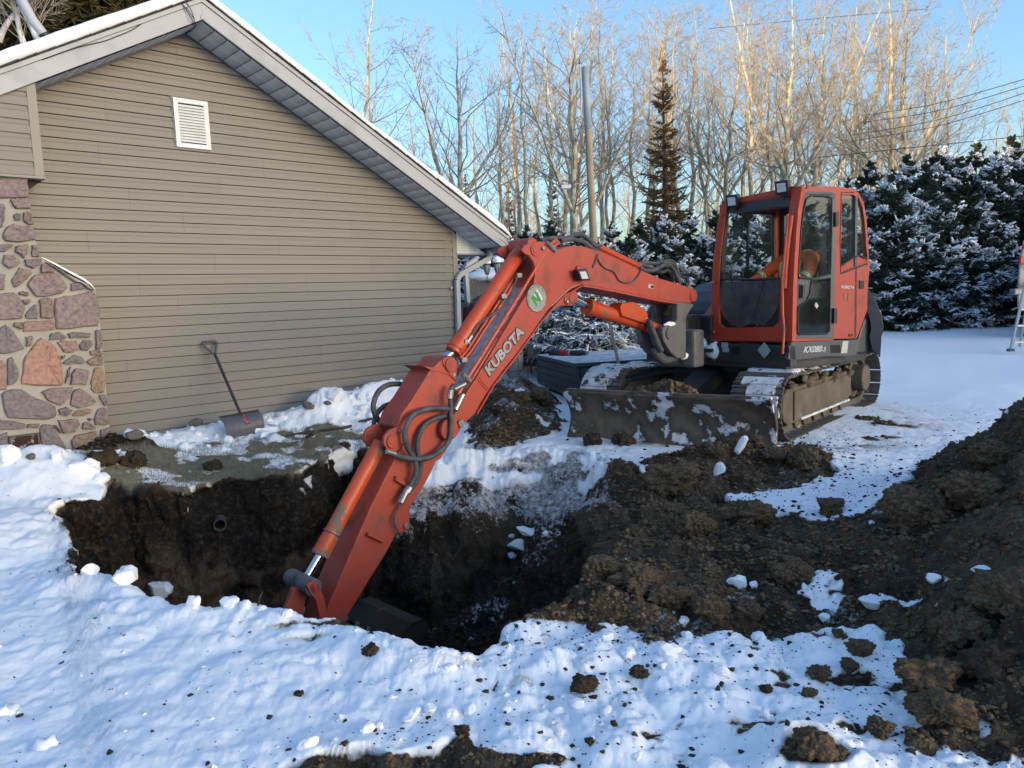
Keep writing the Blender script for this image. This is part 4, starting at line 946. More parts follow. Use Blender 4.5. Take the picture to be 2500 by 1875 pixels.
# ---- skirt below the cab
body = empty('house_frame', h2w(-.8, -1, -.1)); setpar(body, EX)
zs0, zs1 = -.235, -.012
MB().ext([h2w(.03, .02, zs1), h2w(.03, -1.02, zs1), h2w(.03, -1.02, zs0+.03), h2w(.0, .02, zs0)], -HF*.10).build('skirt', M_['black'], body, bevel=.008)
sk = [side(*p, .02) for p in C6_([(470, 1270), (1515, 1228), (1500, 1480), (1380, 1496), (1000, 1500), (760, 1535), (560, 1555), (420, 1545)])]
MB().ext([sk[0], sk[1], sk[2], sk[3], sk[4], sk[5], sk[6], sk[7]], -HL*.05).build('skirt', M_['dgrey'], body, bevel=.006)
p0, p1, p2 = side(*C6_([(655, 1444)])[0], .024), side(*C6_([(938, 1428)])[0], .024), side(*C6_([(690, 1336)])[0], .024)
textmesh('lettering', 'KX080', p0, p1-p0, p2-p0, M_['silver'], body, bold=.03)
p0, p1, p2 = side(*C6_([(946, 1428)])[0], .024), side(*C6_([(1008, 1424)])[0], .024), side(*C6_([(956, 1350)])[0], .024)
textmesh('lettering', '-3', p0, p1-p0, p2-p0, M_['silver'], body, bold=.02)
MB().ext(sp_(C6_([(1285, 1256), (1378, 1250), (1352, 1442), (1258, 1448)]), .0235), -HL*.002).build('sticker', M_['sticker'], body)
mb = MB()
for i in range(9):
    for j in range(7):
        c = side(*C6_([(1105+i*18+(6-j)*-1.5, 1326+j*18)])[0], .0225); mb.box(c, (.006, .002, .0065), HAX)
mb.build('vent_grille', M_['seal'], body)
for (x, y), (hx, hz) in (((562, 1468), (.045, .028)), ((570, 1508), (.045, .022))):
    MB().box(front(*C1([(x, y)])[0], .045), (.002, hx, hz), HAX).build('sticker', M_['sticker'], body)
c = front(*C1([(882, 1511)])[0], .042)
zz = np.array([0, 0, 1.0])
MB().ext([c+HL*.085, c+zz*.085, c-HL*.085, c-zz*.085], HF*.003).build('diamond_sign', mat('green_sticker', (.26, .40, .35), .5, c2=(.20, .33, .29), scale=40), body)
mb = MB()
for i in range(6): mb.box(front(*C1([(648, 1485+i*9)])[0], .04), (.004, .05, .003), HAX)
mb.build('vent_grille', M_['seal'], body)
# black lower deck and turntable
MB().box(h2w(-.72, -1.08, -.215), (.70, 1.02, .055), HAX).build('deck', M_['black'], body, bevel=.01)
# boxes in front of and beside the cab (viewer's left), with snow drifted in
MB().box(h2w(-.10, -1.16, .10), (.12, .15, .20), HAX).build('battery_box', M_['black'], body, bevel=.02)
MB().box(h2w(-.02, -1.12, -.09), (.14, .20, .02), HAX).build('step', M_['black'], body, bevel=.01)
def blob(name, c, h, seed, m, parent=None, sub=3, amp=.25, ax=None, freq=1.7, flat=None, **k):
    import bmesh
    bm = bmesh.new(); bmesh.ops.create_icosphere(bm, subdivisions=sub, radius=1)
    P = np.array([v.co[:] for v in bm.verts]); n = fbm(P*freq+seed*3.7, 3, seed); n2_ = worley(P*freq*1.6+seed, seed)
    P2 = P*(1+amp*n[:, None]-amp*.6*(n2_[:, None]-.5))
    if flat: P2[:, 2] = np.maximum(P2[:, 2], -flat)
    A = np.eye(3) if ax is None else np.array(ax)
    W = np.asarray(c) + (P2*np.asarray(h)) @ A
    for v, w_ in zip(bm.verts, W): v.co = Vector(w_.tolist())
    me = bpy.data.meshes.new(name); bm.to_mesh(me); bm.free()
    return link(name, me, m, parent, smooth=k.get('smooth', True))
blob('snow_drift', h2w(.02, -1.18, -.06), (.11, .13, .13), 3, M_['snow'], body, ax=HAX)
blob('snow_drift', h2w(.0, -.98, -.10), (.10, .10, .10), 5, M_['snow'], body, ax=HAX)
# right hand body: orange bonnet, black hood above, far side cover
prof = [(.02, -.02), (.02, .22), (-.25, .46), (-.65, .60), (-1.5, .62), (-1.75, .3), (-1.75, -.2), (-.02, -.2)]
MB().ext([h2w(x-.02, -1.06, z) for x, z in prof], -HL*.16).build('side_cover', M_['orange'], body, bevel=.02)
hood = [(.04, .30), (-.05, .44), (-.22, .56), (-.45, .655), (-.80, .70), (-1.6, .70), (-1.8, .45), (-1.8, .1), (-.3, .1)]
MB().ext([h2w(x-.28, -1.20, z-.0) for x, z in hood], -HL*.70).build('engine_hood', M_['black'], body, bevel=.05)
MB().ext([h2w(x, -1.90, z) for x, z in [(-.10, -.2), (-.06, .20), (-.30, .42), (-1.5, .46), (-1.75, .2), (-1.75, -.2)]], -HL*.24).build('side_cover', M_['orange'], body, bevel=.04)
MB().box(h2w(-.10, -2.02, -.06), (.07, .10, .13), HAX).build('step_box', M_['grey_cast'], body, bevel=.03)
blob('snow_drift', h2w(-.03, -2.02, -.02), (.05, .09, .05), 8, M_['snow'], body, ax=HAX)
# counterweight at the back: swept round the tail
mb = MB()
R0 = 1.62; cx_, cy_ = -.62, -1.08
V = []; prof = [(-.235, .0), (-.235, .02), (-.02, .03), (.03, .045), (.10, .05), (.22, .03), (.42, -.06), (.52, -.14), (.50, -.22)]
angs = np.radians(np.linspace(122, 238, 26))
for a in angs:
    for z, dr in prof:
        r_ = R0+dr-.42*max(0, (abs(math.degrees(a)-180)-35)/60)**1.2*0; V.append(h2w(cx_+math.cos(a)*r_*.98, cy_+math.sin(a)*r_*.83, z))
nP = len(prof)
F = [(i*nP+j, (i+1)*nP+j, (i+1)*nP+j+1, i*nP+j+1) for i in range(len(angs)-1) for j in range(nP-1)]
mb.add(V, F)
cwo = mb.build('counterweight', M_['dgrey'], body, bevel=0); 
mod = cwo.modifiers.new('thick', 'SOLIDIFY'); mod.thickness = .12; mod.offset = -1
# tail corner seen right of the cab, taken from its outline
tc_ = C6_([(1532, 1222), (1560, 1130), (1600, 1010), (1650, 880), (1690, 790), (1720, 760), (1765, 758), (1795, 800), (1800, 860), (1780, 940), (1785, 1010), (1765, 1050), (1785, 1090), (1780, 1130), (1792, 1180), (1785, 1300), (1740, 1440), (1715, 1478), (1500, 1490), (1512, 1240)])
MB().ext([onpl(x, y, HK-HL*.06, HL) for x, y in tc_], -HL*.35).build('counterweight_corner', M_['dgrey'], body, bevel=.03)
MB().ext([onpl(x, y, HK-HL*.03, HL) for x, y in C1([(1690, 1030), (1714, 1000), (1720, 1180), (1636, 1412), (1640, 1380), (1680, 1180)])], -HL*.30).build('rear_panel', M_['orange_faded'], body, bevel=.01)
blob('snow_drift', onpl(*C6_([(1735, 790)])[0], HK-HL*.15, HL), (.05, .10, .04), 12, M_['snow'], body, ax=HAX)
MB().box(h2w(-1.30, -1.15, .12), (.30, .75, .34), HAX).build('engine_cover', M_['orange_faded'], body, bevel=.06)
# ---- undercarriage
und = empty('undercarriage', u2w(0, 0, .4)); setpar(und, EX)
MB().ext(circ(u2w(0, 0, .60), .62, (UF, UL), 40), (0, 0, .12)).build('swing_ring', M_['black'], und)
MB().ext(circ(u2w(0, 0, .62), .70, (UF, UL), 40), (0, 0, .05)).build('swing_ring_flange', M_['black'], und)
MB().box(u2w(.0, 0, .46), (.55, .62, .16), UAX).build('centre_frame', M_['black'], und, bevel=.02)
for sx in (-.5, .5):
    MB().box(u2w(sx*.9, 0, .40), (.12, .70, .10), UAX).build('cross_beam', M_['black'], und, bevel=.02)
TL, TR_, THH = 1.72, .318, .64
TW = .265
def stadium(s, R=TR_, L=TL):
    """point and tangent along the track loop; s in metres from the top front"""
    st_ = L-R; straight = 2*st_; arc = math.pi*R
    per = 2*straight+2*arc; s = s % per
    if s < straight: return (st_-s, 2*R, -1, 0)
    s -= straight
    if s < arc: a = s/R; return (-st_-math.sin(a)*R, R+math.cos(a)*R, -math.cos(a), -math.sin(a))
    s -= arc
    if s < straight: return (-st_+s, 0, 1, 0)
    s -= straight; a = s/R
    return (st_+math.sin(a)*R, R-math.cos(a)*R, math.cos(a), math.sin(a))
per = 4*(TL-TR_)+2*math.pi*TR_; NSH = 46; pitch = per/NSH
def shoe_mesh():
    h = pitch/2-.006
    pr = [(-h, 0), (-h, .012), (-h+.004, .030), (-h+.012, .030), (-h+.018, .010), (-.018, .010), (-.010, .028), (.0, .028), (.008, .010), (h-.030, .010), (h-.024, .028), (h-.014, .028), (h-.008, .010), (h+.004, .008), (h+.004, 0)]
    V = [(x, y, z) for y in (-TW, TW) for x, z in pr]; n = len(pr)
    F = [tuple(range(n)), tuple(range(2*n-1, n-1, -1))] + [(i, i+n, (i+1) % n+n, (i+1) % n) for i in range(n)]
    me = bpy.data.meshes.new('track_shoe'); me.from_pydata(V, [], F); me.update(); me.materials.append(M_['shoe']); return me
shoe = shoe_mesh()
for side_, nm in ((1, 'near'), (-1, 'far')):
    yo = side_*.925
    tr = empty('track', u2w(0, yo, 0)); setpar(tr, EX)
    for k in range(NSH):
        x, z, tx, tz = stadium(k*pitch)
        sag = -.03*math.sin(math.pi*(x+TL-TR_)/(2*(TL-TR_))) if z > TR_*1.9 else 0
        o = bpy.data.objects.new('track_shoe', shoe); col.objects.link(o); o.parent = tr
        o.matrix_parent_inverse = Matrix.Translation(-worldloc(tr))
        X = UF*tx+np.array([0, 0, tz]); Y = UL; Z = np.cross(X, Y)
        # outward normal
        cen = np.array([0, TR_]); outv = np.array([-tz, tx]); 
        Zo = UF*(tz)+np.array([0, 0, -tx]); 
        p = u2w(x, yo, z+.032+sag) - Zo*0
        Yo = np.cross(Zo, X)
        o.matrix_basis = Matrix(((X[0], Yo[0], Zo[0], p[0]), (X[1], Yo[1], Zo[1], p[1]), (X[2], Yo[2], Zo[2], p[2]), (0, 0, 0, 1)))
    # chain behind the shoes
    mb = MB()
    for dy in (-.07, .07):
        loop = [stadium(k*per/60) for k in range(61)]
        Vv = []
        for x, z, tx, tz in loop:
            nx, nz = tz, -tx
            Vv += [u2w(x-nx*.0, yo+dy-.02, z+.03), u2w(x, yo+dy+.02, z+.03), u2w(x-nx*.075, yo+dy+.02, z+.03-nz*.075), u2w(x-nx*.075, yo+dy-.02, z+.03-nz*.075)]
        mb.add(Vv, [(i*4+a, i*4+(a+1) % 4, (i+1)*4+(a+1) % 4, (i+1)*4+a) for i in range(60) for a in range(4)])
    mb.build('track_chain', M_['shoe'], tr)
    # side frame with rollers, idler and sprocket
    fr = [(1.12, .18), (1.16, .30), (1.12, .44), (1.02, .50), (-.70, .50), (-.78, .44), (-.78, .20), (-.70, .15), (1.02, .12)]
    MB().ext([u2w(x, yo-.10*side_, z) for x, z in [(a_*1.17, b_) for a_, b_ in fr]], UL*.235*side_).build('track_frame', M_['mudsteel'], tr, bevel=.015)
    MB().ext([u2w(x, yo+.137*side_, z) for x, z in [(1.06, .15), (1.06, .46), (-.80, .46), (-.84, .42), (-.84, .19)]], UL*.018*side_).build('side_plate', M_['mudsteel'], tr, bevel=.004)
    MB().box(u2w(.10, yo+.16*side_, .155), (.82, .02, .012), UAX).build('frame_ledge', M_['track_snow'], tr, bevel=.004)
    for rx in (-.62, -.31, 0, .31, .62, .88):
        MB().tube([u2w(rx, yo-.12, .115), u2w(rx, yo+.12, .115)], .072, 16).build('roller', M_['mudsteel'], tr, bevel=.006)
    MB().tube([u2w(.1, yo-.1, .60), u2w(.1, yo+.1, .60)], .05, 14).build('carrier_roller', M_['mudsteel'], tr)
    MB().tube([u2w(TL-TR_, yo-.05, .355), u2w(TL-TR_, yo+.05, .355)], .265, 32).build('idler', M_['mudsteel'], tr, bevel=.01)
    sp = MB(); n = 21
    ring = []
    for i in range(n*2):
        a = math.pi*i/n; r_ = .275 if i % 2 == 0 else .235; ring.append(u2w(TR_-TL+math.cos(a)*r_, yo-.03, .355+math.sin(a)*r_))
    sp.ext(ring, UL*.06); sp.build('sprocket', M_['mudsteel'], tr)
    MB().tube([u2w(TR_-TL, yo-.10, .355), u2w(TR_-TL, yo+.17*side_, .355), u2w(TR_-TL, yo+.185*side_, .355)], [.17, .17, .155], 28).build('drive_hub', M_['mudsteel'], tr, bevel=.006)
    # snow riding on top of the shoes
    rr = np.random.RandomState(40+side_)
    nx, ny = 150, 26
    xs = np.linspace(-1.36, 1.38, nx); ys = np.linspace(-TW*.98, TW*.98, ny)
    G = np.array([[x, y, side_*5.0] for x in xs for y in ys]); h = fbm(G*np.array([3.2, 4.5, 1]), 4, 60+side_).reshape(nx, ny)+.18*fbm(G*np.array([18, 7, 1]), 2, 63).reshape(nx, ny)
    thick = np.clip((h+(.55 if side_ > 0 else .42))*.085, -.05, .050)
    V = []
    for i, x in enumerate(xs):
        zb = 2*TR_+.032+.008+(-.03*math.sin(math.pi*(x+TL-TR_)/(2*(TL-TR_))))
        if x > TL-TR_: zb -= (x-(TL-TR_))**2/(2*TR_)
        ed = min(1, (x+1.38)/.1, (1.41-x)/.1)
        for j, y in enumerate(ys):
            e2 = min(1, (TW*.985-abs(y))/.02)
            V.append(u2w(x, yo+y, zb+thick[i, j]*max(0, ed)*(.3+.7*e2) - (.03 if e2 <= .01 or ed <= .01 else 0)))
    F = [(i*ny+j, (i+1)*ny+j, (i+1)*ny+j+1, i*ny+j+1) for i in range(nx-1) for j in range(ny-1)]
    link('track_snow', npmesh('track_snow', V, F), M_['track_snow'], tr, smooth=True)
    # packed snow and mud in the front curve
    mb = MB()
    for k in range(1, 9 if side_ > 0 else 10):
        x, z, tx, tz = stadium(per-k*.105 + .22)
        if rr.rand() < .12: continue
        nx_, nz_ = tz, -tx
        Zo = UF*nx_+np.array([0, 0, nz_])
        X = UF*tx+np.array([0, 0, tz])
        y0_ = rr.uniform(-TW, -TW*.3); y1_ = rr.uniform(TW*.1, TW*.98) if side_ > 0 else TW*.98
        yc, hw_ = (y0_+y1_)/2, (y1_-y0_)/2
        mb.box(u2w(x, yo-yc, z+.032)+Zo*.018, (.055, hw_, .018), [X, UL, Zo])
    o = mb.build('packed_snow', M_['track_snow'], tr, bevel=.008); o['kind'] = 'stuff'
# mud hanging over the near side frame
rr = np.random.RandomState(3)
for k in range(26):
    x = rr.uniform(-.8, 1.0); z = .5+rr.uniform(-.06, .07)
    blob('mud', u2w(x*1.15, .925+rr.uniform(.02, .15), z), (rr.uniform(.04, .10), rr.uniform(.03, .06), rr.uniform(.02, .06)), 20+k, M_['mudsteel'], und, sub=2, amp=.5, ax=UAX)
# ---- dozer blade
AZB = math.radians(36.5); BF = np.array([-math.sin(AZB), -math.cos(AZB), 0]); BL = np.array([-BF[1], BF[0], 0]); BC = np.array([1.51, 7.70, 0])
def b2w(x, y, z): return BC + BF*x + BL*y + np.array([0, 0, z])
bl = empty('dozer_blade', b2w(0, 0, .2)); setpar(bl, EX)
nz = 44; prof = []
for i in range(nz):
    t = i/(nz-1); z = -.06+.57*t; x = .085-.155*math.sin(math.pi*min(1, t*1.02))+.035*t
    prof.append((x, z))
ny_ = 170; V = []; 
for i in range(ny_):
    y = -1.115+2.23*i/(ny_-1)
    for x, z in prof:
        V.append((x, y, z))
V = np.array(V); pq = np.stack([V[:, 1]*3, V[:, 2]*4, 1+0*V[:, 0]], 1)
V[:, 0] += .016*fbm(pq, 3, 71)+.045*np.maximum(0, fbm(pq*1.3+7, 4, 73)-.12)+.012*np.maximum(0, .5-worley(pq*5, 74))*sst(.0, .3, fbm(pq*1.2, 3, 75))
V = [b2w(*v) for v in V]
for i in range(ny_):
    y = -1.115+2.23*i/(ny_-1)
    for x, z in prof: V.append(b2w(x-.035, y, z))
o_ = ny_*nz
F = [(i*nz+j, (i+1)*nz+j, (i+1)*nz+j+1, i*nz+j+1) for i in range(ny_-1) for j in range(nz-1)]
F += [(o_+i*nz+j, o_+i*nz+j+1, o_+(i+1)*nz+j+1, o_+(i+1)*nz+j) for i in range(ny_-1) for j in range(nz-1)]
F += [(i*nz+nz-1, (i+1)*nz+nz-1, o_+(i+1)*nz+nz-1, o_+i*nz+nz-1) for i in range(ny_-1)] + [(j, j+1, o_+j+1, o_+j) for j in range(nz-1)] + [((ny_-1)*nz+j, o_+(ny_-1)*nz+j, o_+(ny_-1)*nz+j+1, (ny_-1)*nz+j+1) for j in range(nz-1)]
me = bpy.data.meshes.new('blade_plate'); me.from_pydata([tuple(v) for v in V], [], F); me.update(); link('blade_plate', me, M_['bladem'], bl, smooth=True)
for sy in (-1, 1):
    MB().ext([b2w(x+.004, sy*1.115, z) for x, z in prof] + [b2w(x-.05, sy*1.115, z) for x, z in prof[::-1]], BL*.012*sy).build('end_plate', M_['bladem'], bl)
MB().box(b2w(.03, 0, .515), (.035, 1.11, .014), [BF, BL, zz]).build('top_lip', M_['bladem'], bl, bevel=.008)
for yy in (-.42, .42):
    bar_ = MB(); bar(bar_, b2w(-.20, yy, .14), u2w(.45, yy, .36), .055, .07, zz); bar_.build('push_arm', M_['black'], bl, bevel=.01)
bar_ = MB(); bar(bar_, b2w(-.24, .06, .36), u2w(.72, 0, .60), .12, .10, zz); bar_.build('cylinder_guard', M_['black'], bl, bevel=.012)
for k in range(9):
    yy = rr.normal(-.02, .22); blob('soil_clod', b2w(-.16+rr.uniform(-.08, .02), yy, .48+.02*rr.rand()), (.11, .15+rr.rand()*.08, .085*math.exp(-(yy/.3)**2)+.03), 60+k, M_['clod'], bl, sub=5, amp=.55, freq=3.2)
# ================================================================ boom, arm, bucket
AZM = math.radians(46); MF = np.array([-math.sin(AZM), -math.cos(AZM), 0]); ML = np.array([-MF[1], MF[0], 0])
MP = np.array([1.985, 8.44, 0])                       # vertical plane through the boom foot
def bp(x, y, w=0.0): return onpl(x, y, MP+ML*w, ML)
def bps(L, w=0.0): return [bp(x, y, w) for x, y in L]
B2 = lambda L: cr(L, 2.911, 1100, 530)
B7 = lambda L: cr(L, 3.607, 1050, 540)
B3 = lambda L: cr(L, 2.183, 650, 800)
B8 = lambda L: cr(L, 5.53, 800, 750)
WB = .15
boom = empty('boom', bp(1692, 722)); setpar(boom, EX)
top_e = B2([(1700, 500), (1600, 468), (1500, 440), (1345, 372), (1200, 300), (1050, 238), (960, 212), (900, 203), (850, 205), (800, 215), (750, 237), (715, 270), (690, 305), (640, 390), (560, 520), (470, 665), (380, 815), (280, 985), (180, 1150), (100, 1270), (40, 1380)])
low_e = B2([(-8, 1470), (-5, 1530), (20, 1560), (50, 1550), (92, 1472), (175, 1400), (205, 1340), (250, 1265), (300, 1190), (375, 1090), (460, 985), (560, 850), (640, 738), (700, 655), (740, 620), (800, 560), (860, 512), (930, 480), (1010, 492), (1200, 528), (1480, 588), (1600, 605), (1700, 612), (1745, 595), (1758, 560), (1748, 522)])
PL = bps(top_e+low_e, WB)
MB().ext(PL, -ML*2*WB).build('boom_box', M_['orange_faded'], boom, bevel=.008)
# bottom and top flange plates standing slightly proud
def ribbon(L, w, th, name, m, parent, dn):
    P = [bp(x, y, 0) for x, y in L]; V = []
    for i, p in enumerate(P):
        t = P[min(i+1, len(P)-1)]-P[max(i-1, 0)]; t /= np.linalg.norm(t); nn_ = np.cross(t, ML)*dn
        V += [p+ML*w+nn_*.0, p-ML*w+nn_*.0, p-ML*w+nn_*th, p+ML*w+nn_*th]
    F = [(i*4+a, i*4+(a+1) % 4, (i+1)*4+(a+1) % 4, (i+1)*4+a) for i in range(len(P)-1) for a in range(4)] + [(0, 1, 2, 3), tuple(len(P)*4-4+k for k in (3, 2, 1, 0))]
    return MB().add(V, F).build(name, M_[m] if isinstance(m, str) else m, parent)
def shiftm(L):   # near-plate pixels to the middle plane
    out = []
    for x, y in L:
        p = bp(x, y, WB); p0 = p-ML*WB; d = p0-CAM; zc = d @ _f; out.append((1250+FPX*(d @ _r)/zc, 937.5-FPX*(d @ _u)/zc))
    return out
ribbon(shiftm(B2([(930, 482), (1010, 494), (1200, 530), (1480, 590), (1600, 607)])), WB+.022, .016, 'lower_flange', 'orange_faded', boom, 1)
ribbon(shiftm(B2([(180, 1395), (300, 1192), (460, 987), (640, 740), (740, 622), (800, 562), (930, 482)])), WB+.012, .012, 'lower_flange', 'orange_faded', boom, 1)
MB().tube(bps(B2([(905, 330), (880, 480), (800, 600), (640, 800)]), WB+.001), .0035, 4).build('weld_seam', M_['orange_faded'], boom) if False else None
for L in ([(1485, 440), (1480, 590)], [(200, 1140), (268, 1222)], [(188, 1150), (256, 1232)]):
    MB().tube(bps(B2(L), WB+.001), .005, 6).build('weld_seam', M_['orange_faded'], boom)
MB().tube(bps(B2([(715, 632), (760, 590), (840, 512), (920, 478)]), WB+.002), .005, 6).build('weld_seam', mat('weld', (.4, .2, .15), .6), boom)
# foot pin and rod-end plates
def pin(px, w0, w1, r, m, name='pin', parent=None):
    a, b = bp(px[0], px[1], w0), bp(px[0], px[1], w0)+ML*(w1-w0)
    return MB().tube([a, b], r, 24).build(name, M_[m], parent or boom, bevel=.003)
pin(B2([(1722, 560)])[0], WB, WB+.012, .062, 'orange_faded'); pin(B2([(1722, 560)])[0], WB+.01, WB+.018, .035, 'orange_faded')
lugp = B2([(735, 640), (760, 600), (820, 545), (880, 520), (905, 540), (905, 590), (880, 618), (860, 632), (820, 628), (780, 632)])
MB().ext(bps(lugp, WB+.004), -ML*(2*WB+.008)).build('cylinder_lug', M_['orange_faded'], boom, bevel=.004)
MB().ext(bps(B2([(808, 590), (815, 572), (850, 545), (880, 545), (893, 575), (880, 600), (835, 622), (815, 615)]), WB+.014), -ML*.012).build('keeper_plate', M_['orange_faded'], boom, bevel=.003)
pin(B2([(862, 578)])[0], WB+.013, WB+.022, .042, 'orange_faded'); pin(B2([(825, 602)])[0], WB+.012, WB+.030, .014, 'steel', 'bolt')
# top lugs carrying the arm cylinder
lug = B2([(505, 235), (520, 205), (560, 185), (640, 172), (700, 180), (735, 205), (745, 240), (700, 300), (655, 370), (620, 440), (590, 470), (600, 420), (605, 370), (590, 320), (560, 275), (530, 262)])
for w0 in (WB+.012, -WB+.022):
    MB().ext(bps(lug, WB+.012) if w0 > 0 else [p-ML*(2*WB-.01) for p in bps(lug, WB+.012)], -ML*.034).build('cylinder_lug', M_['orange_faded'], boom, bevel=.006)
pin(B2([(600, 232)])[0], WB+.011, WB+.022, .055, 'orange_faded'); pin(B2([(600, 232)])[0], WB+.02, WB+.027, .03, 'orange_faded'); pin(B2([(652, 222)])[0], WB+.011, WB+.030, .016, 'steel', 'bolt')
# arm cylinder
def bmid(px): 
    L = shiftm([px]); return bp(*L[0], 0)
acy = empty('arm_cylinder', bmid(B2([(600, 232)])[0])); setpar(acy, EX)
A0 = bmid(B2([(600, 232)])[0])
A1 = bp(*B8([(1690, 610)])[0], 0); A0 = bp(1276, 602, 0)
dA = (A1-A0)/np.linalg.norm(A1-A0)
MB().tube([A0, A0+dA*.12, A0+dA*.13, A1-dA*.10, A1-dA*.10, A1-dA*.09, A1-dA*.03, A1-dA*.03, A1], [.055, .058, .0635, .0635, .070, .072, .072, .066, .066], 28).build('barrel', M_['orange_cyl'], acy, smooth=True)
MB().tube([A0-ML*.12, A0+ML*.12], .065, 20).build('barrel_eye', M_['orange_faded'], acy)
Ae = bmid(B8([(1655, 780)])[0])
MB().tube([A1-dA*.02, Ae], .032, 20).build('rod', M_['chrome'], acy, smooth=True)
MB().tube(spline([bp(*p, .07) for p in B2([(480, 400), (440, 520), (400, 600), (340, 665), (200, 760), (145, 850)])], 5), .011, 8).build('hose', M_['rubber'], acy, smooth=True)
MB().tube([bp(*p, .07) for p in B2([(150, 845), (118, 892)])], .017, 8).build('fitting', M_['steel'], acy)
MB().tube([bp(*p, .06) for p in B2([(115, 895), (100, 905), (60, 935)])], .018, 8).build('port', M_['orange_cyl'], acy)
# boom cylinder
bcy = empty('boom_cylinder', bp(1620, 810)); setpar(bcy, EX)
Bm = [bp(*p, 0) for p in [(1398, 727), (1432, 748), (1448, 755), (1600, 803), (1634, 813)]]
dB = (Bm[3]-Bm[1])/np.linalg.norm(Bm[3]-Bm[1])
MB().tube([Bm[0], Bm[1]+dB*.1], .034, 20).build('rod', M_['chrome'], bcy, smooth=True)
MB().tube([Bm[1], Bm[1]+dB*.05, Bm[1]+dB*.06, Bm[1]+dB*.10, Bm[1]+dB*.10, Bm[1]+dB*.42, Bm[1]+dB*.42, Bm[3], Bm[4]], [.080, .082, .076, .076, .070, .070, .064, .062, .055], 28).build('barrel', M_['orange_cyl'], bcy, smooth=True)
gd = B2([(1210, 640), (1225, 610), (1300, 603), (1395, 668), (1405, 700), (1385, 760), (1330, 738), (1225, 705), (1215, 680)])
MB().ext(bps(gd, .10), -ML*.16).build('rod_guard', M_['orange_cyl'], bcy, bevel=.008)
MB().tube(spline([bp(*p, .10) for p in B2([(1402, 730), (1430, 820), (1455, 900), (1490, 970), (1540, 1010), (1600, 1010)])], 5), [.030]*26, 10).build('hose', M_['rubber'], bcy, smooth=True)
# pipes, clamps, hoses along the boom
for w_, L, r_ in ((WB-.03, [(752, 158), (715, 190), (690, 225), (560, 440), (380, 730), (200, 1020), (60, 1250), (35, 1330)], .0145), (WB-.07, [(780, 175), (740, 205), (712, 240), (590, 450), (410, 740), (230, 1030), (90, 1265)], .0145),
                  (.03, [(480, 420), (400, 560), (250, 790), (140, 960), (95, 1010)], .010), (.0, [(455, 420), (370, 560), (220, 790), (115, 950), (60, 1010)], .010)):
    MB().tube(spline([bp(*p, w_+.03) for p in B2(L)], 4), r_, 8).build('hydraulic_pipe', M_['orange_cyl'], boom, smooth=True)
for L in ([(680, 180), (705, 200), (745, 240)], [(85, 1120), (110, 1140), (135, 1165)]):
    MB().tube([bp(*p, WB+.02) for p in B2(L)], .020, 8).build('pipe_clamp', M_['steel'], boom)
for (x, y) in ((372, 563), (92, 1015), (115, 885), (482, 415)):
    MB().box(bp(*B2([(x, y)])[0], .06), (.028, .02, .02), [MF, ML, zz]).build('pipe_clamp', M_['steel'], boom, bevel=.004)
for w_, L in ((WB-.02, [(1058, 215), (1200, 285), (1345, 352)]), (WB-.07, [(1070, 208), (1210, 275), (1350, 340)])):
    MB().tube([bp(*p, w_+.02) for p in B2(L)], .016, 8).build('hydraulic_pipe', M_['orange_cyl'], boom, smooth=True)
MB().ext(bps(B2([(1050, 212), (1080, 205), (1345, 338), (1345, 362), (1320, 368), (1052, 250)]), WB-.085), -ML*.05).build('pipe_guard', M_['orange_cyl'], boom, bevel=.004)
for w_, L, r_ in ((WB-.02, [(785, 170), (840, 158), (900, 165), (960, 185), (1010, 225), (1050, 240)], .020), (WB-.07, [(640, 165), (720, 150), (830, 148), (900, 122), (960, 140), (1010, 190), (1055, 222)], .020), (.0, [(780, 160), (860, 140), (930, 130), (985, 165), (1060, 215)], .018),
                  (WB-.02, [(1335, 345), (1380, 378), (1440, 380), (1500, 350), (1560, 345), (1600, 400), (1625, 465)], .020), (WB-.07, [(1340, 335), (1400, 350), (1470, 370), (1530, 330), (1590, 340), (1620, 410), (1630, 470)], .020),
                  (.02, [(1340, 330), (1400, 325), (1470, 330), (1540, 312), (1590, 325), (1605, 390), (1600, 450)], .020), (-.04, [(1350, 330), (1420, 372), (1500, 392), (1550, 380), (1580, 430), (1585, 470)], .018), (.06, [(1640, 420), (1680, 430), (1695, 460), (1685, 490)], .008)):
    MB().tube(spline([bp(*p, w_) for p in B2(L)], 5), r_, 8).build('hose', M_['rubber'], boom, smooth=True)
MB().tube(spline([bp(*p, WB+.012) for p in B2([(1048, 262), (1045, 290), (1070, 335), (1110, 368), (1155, 385), (1175, 410), (1200, 450), (1250, 468), (1300, 455), (1335, 415), (1352, 375), (1345, 345)])], 5), .0065, 6).build('lamp_cable', M_['rubber'], boom)
MB().tube(spline([bp(*p, WB+.012) for p in B2([(1040, 285), (1025, 330), (1008, 362)])], 4), .0065, 6).build('lamp_cable', M_['rubber'], boom)
# work lamp in its shroud
MB().ext(bps(B2([(905, 350), (1000, 335), (1015, 385), (1000, 440), (925, 445), (895, 395)]), WB+.03), -ML*.028).build('lamp_bracket', M_['orange_faded'], boom, bevel=.006)
lm = MB().ext(bps(B2([(900, 372), (968, 365), (998, 450), (930, 448)]), WB+.09), -ML*.06).build('work_light', M_['blackp'], boom, bevel=.008)
MB().ext(bps(B2([(918, 388), (962, 384), (982, 438), (935, 440)]), WB+.0935), -ML*.004).build('lens', M_['lens'], lm, bevel=.004)
